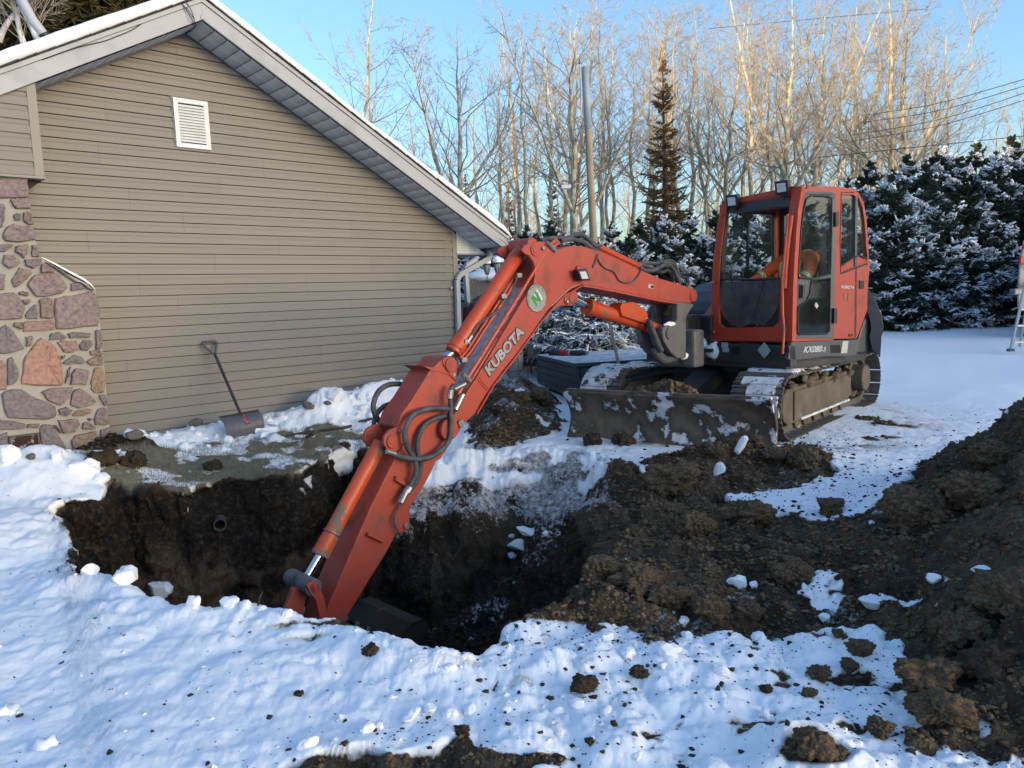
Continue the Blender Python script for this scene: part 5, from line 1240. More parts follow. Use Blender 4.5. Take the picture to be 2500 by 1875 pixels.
# decals
DX, DY = bp(1333.5, 727.5, WB+.003), bp(1309.5, 692, WB+.003)
dc0 = bp(*B2([(611, 576)])[0], WB+.003)
ex = MF*-1; 
R_d = .118
MB().ext(circ(dc0, R_d*1.03, (MF, zz), 12), ML*.0015).build('decal_border', M_['seal'], boom)
dec = MB().ext(circ(dc0+ML*.0012, R_d, (MF, zz), 12), ML*.0015).build('decal', mat('decal_grey', (.26, .28, .27), .6, c2=(.22, .24, .23), scale=20), boom)
grn = mat('decal_green', (.03, .22, .05), .6); wht = mat('decal_white', (.6, .62, .62), .6)
def dpx(L, w): return [bp(x, y, WB+.004+w) for x, y in cr(L, 7.373, 1080, 560)]
MB().ext(dpx([(1590, 1225), (1645, 1195), (1700, 1330), (1725, 1395), (1700, 1395), (1640, 1260), (1690, 1395)], .0)[:0] or dpx([(1592, 1225), (1650, 1208), (1712, 1362), (1688, 1398)], .001), ML*.001).build('decal_letter', grn, dec)
MB().ext(dpx([(1592, 1225), (1630, 1190), (1780, 1290), (1745, 1302)], .0022), ML*.001).build('decal_letter', grn, dec)
MB().ext(dpx([(1655, 1130), (1690, 1115), (1785, 1290), (1745, 1302)], .0034), ML*.001).build('decal_letter', grn, dec)
MB().ext(dpx([(1710, 1120), (1735, 1118), (1805, 1255), (1785, 1285)], .0046), ML*.001).build('decal_letter', wht, dec)
MB().ext(dpx([(1642, 1170), (1655, 1148), (1700, 1225), (1690, 1235)], .0046), ML*.001).build('decal_letter', wht, dec)
MB().ext(circ(dpx([(1702, 1105)], .005)[0], .010, (MF, zz), 10), ML*.001).build('decal_letter', wht, dec)
tx = 'NICKEL VENTURES INC'
gt = mat('decal_text', (.07, .16, .08), .6)
for i, ch in enumerate(tx):
    if ch == ' ': continue
    a = math.radians(205-i*(205-30)/(len(tx)-1)); rad = np.array([math.cos(a), math.sin(a)])
    rv = -MF*rad[0]+zz*rad[1]; tv = -MF*rad[1]*-1*-1+zz*rad[0]*-1
    tv = -MF*math.sin(a)*1.0 - zz*math.cos(a)
    c = dc0+ML*.0036+rv*(R_d*.80)-tv*.006
    textmesh('decal_letter', ch, c, tv*.011, rv*.016, gt, dec, bold=.02, depth=.0005)
k0_, k1_, k2_ = bp(1194.5, 919, WB+.004), bp(1280, 813, WB+.004), bp(1182, 897.5, WB+.004)
textmesh('lettering_outline', 'KUBOTA', k0_-(k1_-k0_)*.012-(k2_-k0_)*.09, (k1_-k0_)*1.024, (k2_-k0_)*1.18, M_['seal'], boom, bold=.075, lift=-.0015, spacing=.97)
textmesh('lettering', 'KUBOTA', k0_, k1_-k0_, k2_-k0_, mat('silver_letters', (.42, .44, .47), .4, metal=.2, c2=(.2, .21, .23), scale=9, stretch=(1, 1, 2.5)), boom, bold=.045, lift=.002, spacing=1.0)
MB().ext(bps(B2([(1408, 475), (1448, 484), (1446, 512), (1406, 504)]), WB+.003), -ML*.003).build('sticker', M_['sticker'], boom)
MB().ext(bps(B2([(1424, 484), (1446, 488), (1444, 508), (1422, 502)]), WB+.0045), -ML*.003).build('sticker', M_['seal'], boom)
# frost dusted along the top face of the boom
rf = np.random.RandomState(6)
frL = B2([(565, 500), (470, 660), (370, 830), (270, 1000), (170, 1160), (110, 1255)])
fm = mat('frost_on_paint', (.55, .52, .56), .9, c2=(.32, .20, .20), scale=14, amt=.4)
P = spline([bp(x, y, WB) for x, y in frL], 10); V = []
for i, p in enumerate(P):
    t = P[min(i+1, len(P)-1)]-P[max(i-1, 0)]; t /= np.linalg.norm(t); nn_ = -np.cross(t, ML); nn_ = nn_ if nn_ @ (zz-MF*-1*0) > 0 else -nn_
    for j in range(7):
        w_ = -.05-.19*j/6; h = .004+.006*rf.rand() if 0 < j < 6 else -.003
        V.append(p+ML*(w_+rf.uniform(-.012, .012))+nn_*h)
F = [(i*7+j, (i+1)*7+j, (i+1)*7+j+1, i*7+j+1) for i in range(len(P)-1) for j in range(6)]
link('frost_layer', npmesh('frost_layer', V, F), fm, boom, smooth=True)
# ---- swing bracket
swb = empty('swing_bracket', bp(1650, 830)); setpar(swb, EX)
brk = C5([(520, 545), (560, 540), (740, 562), (735, 600), (700, 640), (640, 740), (640, 1285), (600, 1300), (520, 1300), (430, 1220), (345, 1080), (318, 960), (322, 890), (380, 850), (470, 820), (520, 780)])
MB().ext(bps(brk, .17), -ML*.07).build('bracket_plate', M_['grey_cast'], swb, bevel=.012)
MB().ext([p-ML*.27 for p in bps(brk, .17)], -ML*.07).build('bracket_plate', M_['grey_cast'], swb, bevel=.012)
MB().ext(bps(C5([(520, 700), (640, 760), (640, 1285), (560, 1290), (520, 1200)]), .10), -ML*.20).build('bracket_core', M_['grey_cast'], swb, bevel=.02)
pin(C5([(405, 960)])[0], .17, .186, .062, 'grey_cast', parent=swb); pin(C5([(405, 960)])[0], .18, .192, .035, 'grey_cast', parent=swb)
MB().ext(bps(C5([(215, 560), (295, 545), (300, 640), (275, 830), (150, 740), (135, 690)]), -.19), -ML*.05).build('bracket_plate', M_['grey_cast'], swb, bevel=.01)
MB().ext(bps(C5([(300, 530), (510, 540), (500, 780), (300, 850), (275, 820)]), -.13), -ML*.10).build('bracket_web', M_['seal'], swb)
MB().box(bp(*C5([(560, 1160)])[0], .0), (.10, .24, .20), [MF, ML, zz]).build('bracket_core', M_['grey_cast'], swb, bevel=.03)
blob('snow_drift', bp(*C5([(410, 850)])[0], .14), (.10, .035, .035), 31, M_['snow'], swb, ax=[MF, ML, zz])
blob('snow_drift', bp(*C5([(600, 1265)])[0], .12), (.08, .05, .04), 33, M_['snow'], swb, ax=[MF, ML, zz])
MB().ext(bps(C5([(640, 740), (720, 700), (960, 712), (975, 1040), (800, 1000), (650, 1060)]), -.05), -ML*.25).build('front_box', M_['black'], swb, bevel=.02)
MB().tube(spline([bp(*p, .10) for p in C5([(215, 1150), (240, 1250), (330, 1320), (420, 1310), (500, 1270)])], 5), .045, 10).build('hose', M_['rubber'], swb, smooth=True)
MB().tube(spline([bp(*p, .16) for p in C5([(130, 780), (170, 900), (215, 1000), (250, 1090), (300, 1200)])], 5), .030, 10).build('hose', M_['rubber'], swb, smooth=True)
# ---- arm
WA = .125
arm = empty('arm', bp(1100, 1040)); setpar(arm, EX)
armp = B3([(885, 218), (925, 180), (950, 158), (985, 150), (1008, 165), (1018, 200), (1016, 250), (1008, 290), (985, 360), (985, 420), (1010, 560), (985, 610), (930, 700), (905, 710), (880, 770), (820, 880), (762, 960), (764, 1000), (768, 1060), (745, 1090), (712, 1092), (690, 1105), (640, 1200), (540, 1360), (420, 1560), (330, 1700),
            (250, 1700), (318, 1520), (335, 1470), (400, 1320), (460, 1180), (560, 950), (640, 790), (690, 690), (735, 620), (730, 560), (700, 528), (722, 460), (780, 380), (830, 300), (865, 240)])
MB().ext(bps(armp, WA), -ML*2*WA).build('arm_box', M_['orange_faded'], arm, bevel=.007)
# raised lugs at the top of the arm
for sgn in (1, -1):
    L = B3([(945, 165), (975, 150), (1005, 162), (1014, 200), (1012, 285), (985, 260), (955, 215), (940, 190)])
    pts = bps(L, WA+.012) if sgn > 0 else [p-ML*(2*WA-.0) for p in bps(L, WA+.012)]
    MB().ext(pts, -ML*.024).build('cylinder_lug', M_['orange_faded'], arm, bevel=.006)
pin(B8([(1660, 775)])[0], WA+.012, WA+.024, .055, 'orange_faded', parent=arm); pin(B8([(1697, 915)])[0], WA+.002, WA+.020, .015, 'steel', 'bolt', arm)
MB().ext(bps(B3([(835, 203), (885, 212), (965, 208), (985, 262), (940, 240), (885, 232)]), WA+.004), -ML*(2*WA+.008)).build('top_plate', M_['orange_faded'], arm, bevel=.004)
# bucket cylinder ears
ear = B3([(626, 620), (630, 580), (655, 548), (700, 528), (735, 545), (738, 600), (720, 640), (690, 665), (650, 655)])
for sgn in (1, -1):
    pts = bps(ear, WA+.012) if sgn > 0 else [p-ML*(2*WA) for p in bps(ear, WA+.012)]
    MB().ext(pts, -ML*.03).build('cylinder_lug', M_['orange_faded'], arm, bevel=.006)
pin(B3([(672, 605)])[0], WA+.012, WA+.026, .052, 'orange_faded', parent=arm); pin(B3([(672, 605)])[0], WA+.02, WA+.030, .028, 'orange_faded', parent=arm); pin(B3([(708, 550)])[0], WA+.010, WA+.028, .014, 'steel', 'bolt', arm)
# boom tip boss and pivot pin
MB().tube([bp(*B3([(962, 540)])[0], WB+.0), bp(*B3([(962, 540)])[0], WB+.0)+ML*.04], .085, 26).build('pivot_boss', M_['orange_faded'], boom, bevel=.006)
pin(B3([(1030, 510)])[0], WB, WB+.03, .030, 'steel', 'bolt')
for L in ([(695, 792), (782, 850), (778, 868), (692, 815)], [(545, 1092), (635, 1135), (630, 1150), (542, 1108)]):
    MB().ext(bps(B3(L), WA+.035), -ML*.034).build('hose_bracket', M_['orange_faded'], arm, bevel=.003)
pin(B3([(742, 1055)])[0], WA, WA+.018, .022, 'steel', 'bolt', arm)
# bucket cylinder
kcy = empty('bucket_cylinder', bp(927, 1093)); setpar(kcy, EX)
K0, K1 = bp(926, 1086, 0), bp(781, 1356, 0); dK = (K1-K0)/np.linalg.norm(K1-K0)
MB().tube([K0-dK*.02, K0+dK*.06, K0+dK*.07, K1-dK*.15, K1-dK*.15, K1-dK*.13, K1-dK*.03, K1-dK*.03, K1], [.052, .056, .0575, .0575, .062, .062, .063, .066, .066], 28).build('barrel', M_['orange_worn'], kcy, smooth=True)
MB().tube([K1-dK*.02, bp(744, 1418, 0)], .030, 20).build('rod', M_['chrome'], kcy, smooth=True)
MB().tube(circ(K1-dK*.17, .063, (ML, np.cross(dK, ML)), 24)+[circ(K1-dK*.17, .063, (ML, np.cross(dK, ML)), 24)[0]], .006, 6).build('clamp_band', M_['steel'], kcy)
# link, bucket
lk = empty('bucket_linkage', bp(740, 1425)); setpar(lk, EX)
pc = bp(764, 1434, WA+.02)
pcm = pc-ML*(WA+.02)
MB().tube([pcm-ML*.16, pcm+ML*.16], .060, 26).build('link_pin', M_['grey_cast'], lk, bevel=.006)
MB().tube([pcm+ML*.155, pcm+ML*.175], .042, 26).build('pin_cap', M_['grey_cast'], lk, bevel=.004)
def linkplate(L, w, th, m='orange_faded', name='link_plate'):
    return MB().ext([bp(x, y, w) for x, y in L], -ML*th).build(name, M_[m], lk, bevel=.006)
linkplate(B3([(215, 1375), (250, 1345), (285, 1375), (310, 1440), (330, 1540), (325, 1700), (290, 1700), (285, 1540), (262, 1450), (235, 1420)]), .175, .03)
linkplate(B3([(215, 1375), (250, 1345), (285, 1375), (310, 1440), (330, 1540), (325, 1700), (290, 1700), (285, 1540), (262, 1450), (235, 1420)]), -.145, .03)
linkplate(B3([(145, 1385), (205, 1390), (215, 1420), (200, 1520), (190, 1700), (150, 1700), (155, 1600), (150, 1540), (120, 1520), (90, 1620), (60, 1700), (40, 1690), (95, 1510), (130, 1430)]), .05, .04)
linkplate(B3([(145, 1385), (205, 1390), (215, 1420), (200, 1520), (190, 1700), (150, 1700), (155, 1600), (150, 1540), (120, 1520), (90, 1620), (60, 1700), (40, 1690), (95, 1510), (130, 1430)]), -.10, .04)
bk = B3([(x_-18, y_+50) for x_, y_ in [(230, 1690), (330, 1660), (470, 1650), (560, 1560), (650, 1460), (705, 1440), (738, 1460), (730, 1515), (670, 1640), (570, 1800), (450, 1880), (300, 1880), (230, 1800)]])
bkt = empty('bucket', bp(*B3([(500, 1600)])[0])); setpar(bkt, EX)
BW = .34
M_['bucketm'] = mat('muddy_bucket_steel', (.030, .025, .020), .9, c2=(.014, .012, .010), scale=5, dirt=(.10, .075, .05), dscale=9, dthr=.6, bump=.006, bscale=20)
for w_ in (BW, -BW+.02):
    MB().ext([bp(x, y, 0)+ML*w_ for x, y in bk], -ML*.02).build('bucket_side', M_['bucketm'], bkt, bevel=.004)
bk2 = [bp(x, y, 0) for x, y in bk]
V = []; 
for p in bk2[3:13]: V += [p+ML*BW, p-ML*BW]
MB().add(V, [(2*i, 2*i+1, 2*i+3, 2*i+2) for i in range(len(V)//2-1)]).build('bucket_shell', M_['bucketm'], bkt).modifiers.new('t', 'SOLIDIFY').thickness = .02
for i in range(5):
    p = bk2[3]+ML*(BW-.04-i*(2*BW-.08)/4); MB().ext([p+MF*.02, p+zz*.03, p+MF*-.02+zz*-.0, p-zz*.12], ML*.03).build('tooth', M_['steel'], bkt)
# arm hoses
for w_, L, r_ in ((.21, [(1000, 305), (982, 345), (985, 480), (978, 590), (930, 655), (860, 695), (780, 700), (710, 685), (660, 668)], .020), (.20, [(975, 432), (900, 430), (830, 442), (770, 480), (738, 560), (755, 640), (790, 700), (800, 770), (775, 830), (755, 860)], .021),
                  (.17, [(975, 465), (900, 485), (845, 520), (812, 580), (805, 650), (822, 710), (815, 780), (790, 835), (770, 860)], .020), (.16, [(725, 930), (690, 985), (680, 1030), (695, 1070), (715, 1105)], .008),
                  (-.20, [(800, 318), (720, 302), (650, 305), (595, 345), (570, 420), (590, 480), (630, 530)], .021), (-.22, [(740, 408), (680, 402), (620, 425), (582, 475), (575, 530), (598, 570)], .019)):
    o = MB().tube(spline([bp(*p, w_) for p in B3(L)], 6), r_, 10).build('hose', M_['rubber'], arm, smooth=True)
for w_, L, r_ in ((.205, [(752, 862), (715, 935)], .027), (.205, [(765, 850), (748, 880)], .031), (.20, [(1048, 355), (1005, 440)], .026), (.16, [(1060, 300), (1000, 330)], .020), (.22, [(640, 660), (690, 675)], .018), (.21, [(985, 330), (978, 380)], .026)):
    MB().tube([bp(*p, w_) for p in B3(L)], r_, 10).build('fitting', M_['steel'], arm, bevel=.003)
# ================================================================ woods, spruces, shade ridge
def unit(a): return a/(np.linalg.norm(a, axis=-1, keepdims=True)+1e-12)
def tubes(P, R, k):
    """P (n,K,3), R (n,K): open tubes with k sides -> verts, quads"""
    n, K, _ = P.shape
    t = unit(np.gradient(P, axis=1)); d = unit(P[:, -1]-P[:, 0])
    a = np.where(np.abs(d[:, 2:3]) < .9, np.array([[0, 0, 1.0]]), np.array([[1.0, 0, 0]]))
    u = unit(np.cross(t, a[:, None, :])); v = np.cross(t, u)
    ang = 2*np.pi*np.arange(k)/k
    V = P[:, :, None, :] + (u[:, :, None, :]*np.cos(ang)[None, None, :, None] + v[:, :, None, :]*np.sin(ang)[None, None, :, None])*R[:, :, None, None]
    base = (np.arange(n)*K*k)[:, None, None] + (np.arange(K-1)*k)[None, :, None]
    i = np.arange(k)[None, None, :]; j = (i+1) % k
    F = np.stack([base+i, base+j, base+k+j, base+k+i], -1).reshape(-1, 4)
    return V.reshape(-1, 3), F
def merge(parts):
    V, F, o = [], [], 0
    for v, f in parts: V.append(v); F.append(f+o); o += len(v)
    return np.concatenate(V), np.concatenate(F)
def at(P, t):
    """points and tangents at fractions t (n,) of paths P (n,K,3)"""
    K = P.shape[1]; x = t*(K-1); i = np.minimum(x.astype(int), K-2); f = (x-i)[:, None]; r = np.arange(len(P))
    return P[r, i]*(1-f)+P[r, i+1]*f, unit(P[r, i+1]-P[r, i])
def grow(rg, P, L, m, frac, ang, up, lo=.25, hi=1.0, K=4, curl=.12, plane=None):
    """children: m per parent path"""
    n = len(P); idx = np.repeat(np.arange(n), m); t = rg.uniform(lo, hi, n*m)
    p0, tg = at(P[idx], t)
    rnd = unit(rg.normal(size=(n*m, 3))); side = unit(np.cross(tg, rnd))
    a = ang*(.75+.5*rg.rand(n*m))[:, None]
    d = unit(tg*np.cos(a)+side*np.sin(a)+np.array([0, 0, up]))
    ln = L[idx]*frac*(1.15-.75*t)*(.55+.8*rg.rand(n*m))
    s = np.linspace(0, 1, K)[None, :, None]
    bend = unit(rg.normal(size=(n*m, 3)))*curl
    Q = p0[:, None]+ln[:, None, None]*(d[:, None]*s+(bend[:, None]+np.array([0, 0, up*.35]))*s*s)
    return Q, ln
def bare_tree(seed, H, r0, fork=0, spread=1.0, dens=1.0, lo=.28, fine=True):
    rg = np.random.RandomState(seed); K = 16
    s = np.linspace(0, 1, K)
    wob = np.cumsum(rg.normal(0, .012, (K, 2)), 0)*H*.5
    T = np.zeros((1, K, 3)); T[0, :, 2] = s*H; T[0, :, 0] = wob[:, 0]-wob[0, 0]; T[0, :, 1] = wob[:, 1]-wob[0, 1]
    parts_t = []; parts_b = []
    RT = r0*(1-s)**.85+.008
    parts_t.append(tubes(T, RT[None]*1.1, 8))
    mains = [T]; ML_ = [np.array([H])]
    n1 = int(24*dens)
    if fork:
        nf = fork; t = rg.uniform(.30, .45, nf); p0, tg = at(np.repeat(T, nf, 0), t)
        az_ = np.arange(nf)*2*math.pi/nf+rg.rand()*6; d = np.stack([np.cos(az_)*.62, np.sin(az_)*.62, np.ones(nf)*.9], -1)
        ln = H*(.45+.15*rg.rand(nf)); ss = np.linspace(0, 1, 9)[None, :, None]
        wb = np.cumsum(rg.normal(0, .035, (nf, 9, 3)), 1)*ln[:, None, None]*.35
        Q = p0[:, None]+ln[:, None, None]*(unit(d)[:, None]*ss+np.array([0, 0, .28])*ss*ss)+wb; Q[:, 0] = p0
        parts_t.append(tubes(Q, (r0*.55)*(1-ss[..., 0]*.92)*np.ones((nf, 1)), 6))
        B_, Lb = grow(rg, Q, ln, int(12*dens), .42, .75, .30, .15, 1.0, 6, .15)
        mains.append(None)
    # primary limbs
    idx = np.zeros(n1, int); t = lo+(1-lo)*np.sort(rg.rand(n1))**.9; t = np.clip(t, 0, .985)
    p0, tg = at(np.repeat(T, n1, 0), t)
    az_ = np.arange(n1)*2.4+rg.rand(n1)*.7; el = np.radians(rg.uniform(18, 55, n1))
    d = np.stack([np.cos(az_)*np.cos(el), np.sin(az_)*np.cos(el), np.sin(el)], -1)
    ln = H*(.10+.30*np.minimum(1, (1-t)*1.6))*(.55+.6*rg.rand(n1))*spread
    ss = np.linspace(0, 1, 7)[None, :, None]; wb = np.cumsum(rg.normal(0, .045, (n1, 7, 3)), 1)*ln[:, None, None]*.5; wb[:, 0] = 0
    Q = p0[:, None]+ln[:, None, None]*(d[:, None]*ss+np.array([0, 0, .24])*ss*ss)+wb
    rr_ = np.minimum(np.interp(t, s, RT)*.45, .042)
    parts_b.append(tubes(Q, rr_[:, None]*(1-.85*ss[..., 0]), 4))
    if fork:
        parts_b.append(tubes(B_, np.full((len(B_), 1), .026)*(1-.8*np.linspace(0, 1, 6)[None]), 4))
        Q = np.concatenate([Q[:, [0, 1, 2, 3, 4, 6]], B_]); ln = np.concatenate([ln, Lb])
    S, ls_ = grow(rg, Q, ln, 6, .46, .80, .10, .18, 1.0, 4)
    parts_b.append(tubes(S, np.full((len(S), 1), .0100)*(1-.6*np.linspace(0, 1, 4)[None]), 3))
    U, lu = grow(rg, S, ls_, 4, .52, .75, .08, .2, 1.0, 3)
    parts_b.append(tubes(U, np.full((len(U), 1), .0058)*(1-.5*np.linspace(0, 1, 3)[None]), 3))
    if fine:
        X, lx = grow(rg, U, lu, 1, .6, .7, .05, .3, 1.0, 2)
        parts_b.append(tubes(X, np.full((len(X), 1), .0045)*(1-.4*np.linspace(0, 1, 2)[None]), 3))
    return merge(parts_t), merge(parts_b)
def bark(name, a, b, sc_=6, marks=True):
    m, ns, ls, p = nt(name)
    tc = N(ns, 'ShaderNodeTexCoord'); n = N(ns, 'ShaderNodeTexNoise'); n.inputs['Scale'].default_value = 3; n.inputs['Detail'].default_value = 8
    mp = N(ns, 'ShaderNodeMapping'); mp.inputs['Scale'].default_value = (1.5, 1.5, 1.2); ls.new(tc.outputs['Object'], mp.inputs[0]); ls.new(mp.outputs[0], n.inputs[0])
    r = N(ns, 'ShaderNodeValToRGB'); r.color_ramp.elements[0].position = .42; r.color_ramp.elements[1].position = .56; r.color_ramp.elements[0].color = tuple(b)+(1,); r.color_ramp.elements[1].color = tuple(a)+(1,)
    ls.new(n.outputs[0], r.inputs[0]); ls.new(r.outputs[0], p.inputs['Base Color']); p.inputs['Roughness'].default_value = .85; p.inputs['Specular IOR Level'].default_value = .15
    return m
BK = [bark('aspen_bark', (.48, .43, .31), (.27, .23, .16)), bark('birch_bark', (.50, .47, .38), (.26, .23, .18)), bark('twig_bark', (.40, .35, .27), (.28, .23, .17))]
SPECS = [(201, 14.5, .13, 0, .85, 1.0, .28), (202, 15.5, .14, 2, .9, 1.0, .3), (203, 13.0, .10, 0, .75, .8, .35), (204, 14.0, .20, 3, 1.15, 1.1, .3), (205, 12.0, .10, 0, .9, .9, .22), (206, 16.0, .12, 0, .75, .8, .38), (207, 11.0, .12, 2, 1.1, .9, .3)]
TV = []
for sp in SPECS:
    (tv, tf), (bv, bf) = bare_tree(*sp)
    mt = npmesh('trunk', tv, tf); mt.materials.append(BK[1] if sp[0] in (204, 207) else BK[0]); mc = npmesh('crown', bv, bf); mc.materials.append(BK[2])
    mt.polygons.foreach_set('use_smooth', np.ones(len(mt.polygons), bool)); TV.append((mt, mc, sp[1]))
def put_tree(var, x, y, z, h, rot, lean, label, group, name='bare_tree', cat='tree'):
    mt, mc, H = TV[var]
    o = empty(name, (x, y, z), label, cat, group)
    o.scale = (h/H*1.0,)*3; o.rotation_euler = (lean[0], lean[1], rot)
    for nm, me in (('trunk', mt), ('crown', mc)):
        c = bpy.data.objects.new(nm, me); col.objects.link(c); c.parent = o
    return o
# trees picked out one by one: base x and top (photo pixels), distance, kind
# (x at hedge height ~y, x_top, y_top, distance, variant)
def tree_px(xb, yb, xt, yt, Y, var, label, rot=None):
    a = onY(xb, yb, Y); t = onY(xt, yt, Y)
    # extend the line from top through the seen base down to the ground
    zg = .45
    f = (t[2]-zg)/(t[2]-a[2]); b = t+(a-t)*f; h = t[2]-zg
    dx = t[0]-b[0]
    rg = random.Random(int(xb))
    return put_tree(var, b[0], Y, zg-.1, h*1.01, rg.uniform(0, 6.28) if rot is None else rot, (0, math.atan2(dx, h)), label, 'leafless trees behind the spruces')
TREES = [(775, 180, 730, -60, 30, 2, 'thin bare tree rising just behind the snowy roof slope'), (870, 190, 862, 115, 40, 4, 'small bare tree with fine twigs close to the roof slope'),
 (959, 330, 958, 150, 36, 4, 'low rounded bare tree above the lower part of the roof'), (1097, 430, 1070, 90, 30, 3, 'spreading bare tree standing alone in the open sky beside the roof eave'),
 (1185, 470, 1195, 200, 40, 4, 'faint bare tree between the lone spreading tree and the pole'), (1237, 540, 1262, 75, 33, 5, 'slim reddish tinted bare tree with upright limbs'),
 (1324, 540, 1290, 110, 34, 0, 'bare tree to the left of the wooden pole leaning slightly'), (1378, 540, 1385, 60, 38, 2, 'narrow bare tree close behind the wooden pole on its left'),
 (1418, 540, 1415, 40, 27, 3, 'white barked birch directly beside the wooden pole'), (1500, 530, 1497, 60, 34, 5, 'straight bare tree between the pole and the brown spruce'),
 (1560, 530, 1555, 40, 38, 2, 'thin straight bare tree close to the left edge of the brown spruce'), (1715, 520, 1655, -20, 30, 1, 'leaning bare aspen right of the brown spruce'),
 (1690, 520, 1675, 20, 38, 0, 'bare tree between the brown spruce and the leaning aspen'), (1822, 470, 1772, -30, 28, 0, 'yellowish bare aspen curving up left of the cab lights'),
 (1770, 500, 1790, 0, 37, 2, 'slender bare tree in the gap left of the cab'), (1916, 430, 1945, -25, 27, 3, 'big forked bare tree with crooked limbs straight above the cab'),
 (2008, 420, 2045, -10, 32, 6, 'crooked bare tree rising behind the cab roof'), (2082, 400, 2065, 20, 35, 5, 'bare tree right of the cab with a straight stem'),
 (2115, 390, 2118, -20, 33, 2, 'very straight thin bare tree right of the cab roof'), (2172, 400, 2200, 40, 35, 1, 'twin stemmed bare tree above the snowy spruces'),
 (2225, 380, 2245, -50, 28, 0, 'tall sunlit bare aspen above the right spruces'), (2246, 380, 2320, -50, 29, 1, 'bare aspen leaning right beside the tall sunlit one'),
 (2295, 390, 2375, -10, 30, 5, 'bare aspen leaning strongly to the right'), (2340, 370, 2395, 60, 38, 0, 'paler bare tree behind the strongly leaning aspen'),
 (2480, 370, 2478, 215, 34, 4, 'short bare tree with a pale forked stem near the wires'), (2425, 370, 2430, 260, 44, 4, 'low sunlit bare tree beneath the overhead wires'),
 (2130, 400, 2150, 120, 42, 4, 'bushy bare tree low in the gap right of the cab'), (1640, 520, 1630, 130, 40, 6, 'low crooked bare tree behind the brown spruce'),
 (1450, 540, 1460, 150, 44, 4, 'low bare tree right behind the wooden pole'), (1960, 430, 1990, 120, 42, 0, 'upright bare tree behind the crooked limbs above the cab')]
_rt = random.Random(4)
for k, x in enumerate(range(1275, 2330, 46)):
    xx = x+_rt.uniform(-14, 14); TREES.append((xx, 520-(xx-1275)*.12, xx+_rt.uniform(-28, 34), _rt.uniform(-10, 130), _rt.uniform(31, 39), _rt.choice([2, 5, 0, 5]), f"slender upright aspen stem, number {'one two three four five six seven eight nine ten eleven twelve thirteen fourteen fifteen sixteen seventeen eighteen nineteen twenty twenty-one twenty-two twenty-three'.split()[k]} rightwards from the eave among the thin ones"))
for t in TREES: tree_px(*t)
# the wood behind that reads as one mass
rg = np.random.RandomState(77)
low = [bare_tree(300+i, 12.0, .085, 0, .55, .75, .35, fine=False) for i in range(3)]
V, F, off = [], [], 0
for k in range(85):
    y = rg.uniform(38, 70); x = rg.uniform(-.22, .78)*y+rg.normal(0, 1)
    s_ = rg.uniform(.6, 1.12); a = rg.rand()*6.28; (tv, tf), (bv, bf) = low[k % 3]
    vv, ff = merge([(tv, tf), (bv, bf)])
    c, s2 = math.cos(a), math.sin(a); R_ = np.array([[c, -s2, 0], [s2, c, 0], [rg.normal(0, .04), rg.normal(0, .04), 1]]).T
    V.append((vv @ R_)*s_+np.array([x, y, .3])); F.append(ff+off); off += len(vv)
o = link('far_wood', npmesh('far_wood', np.concatenate(V), np.concatenate(F)), BK[2], None); tag(o, 'distant leafless wood filling the gaps between the nearer trunks', 'woods', None, 'stuff')
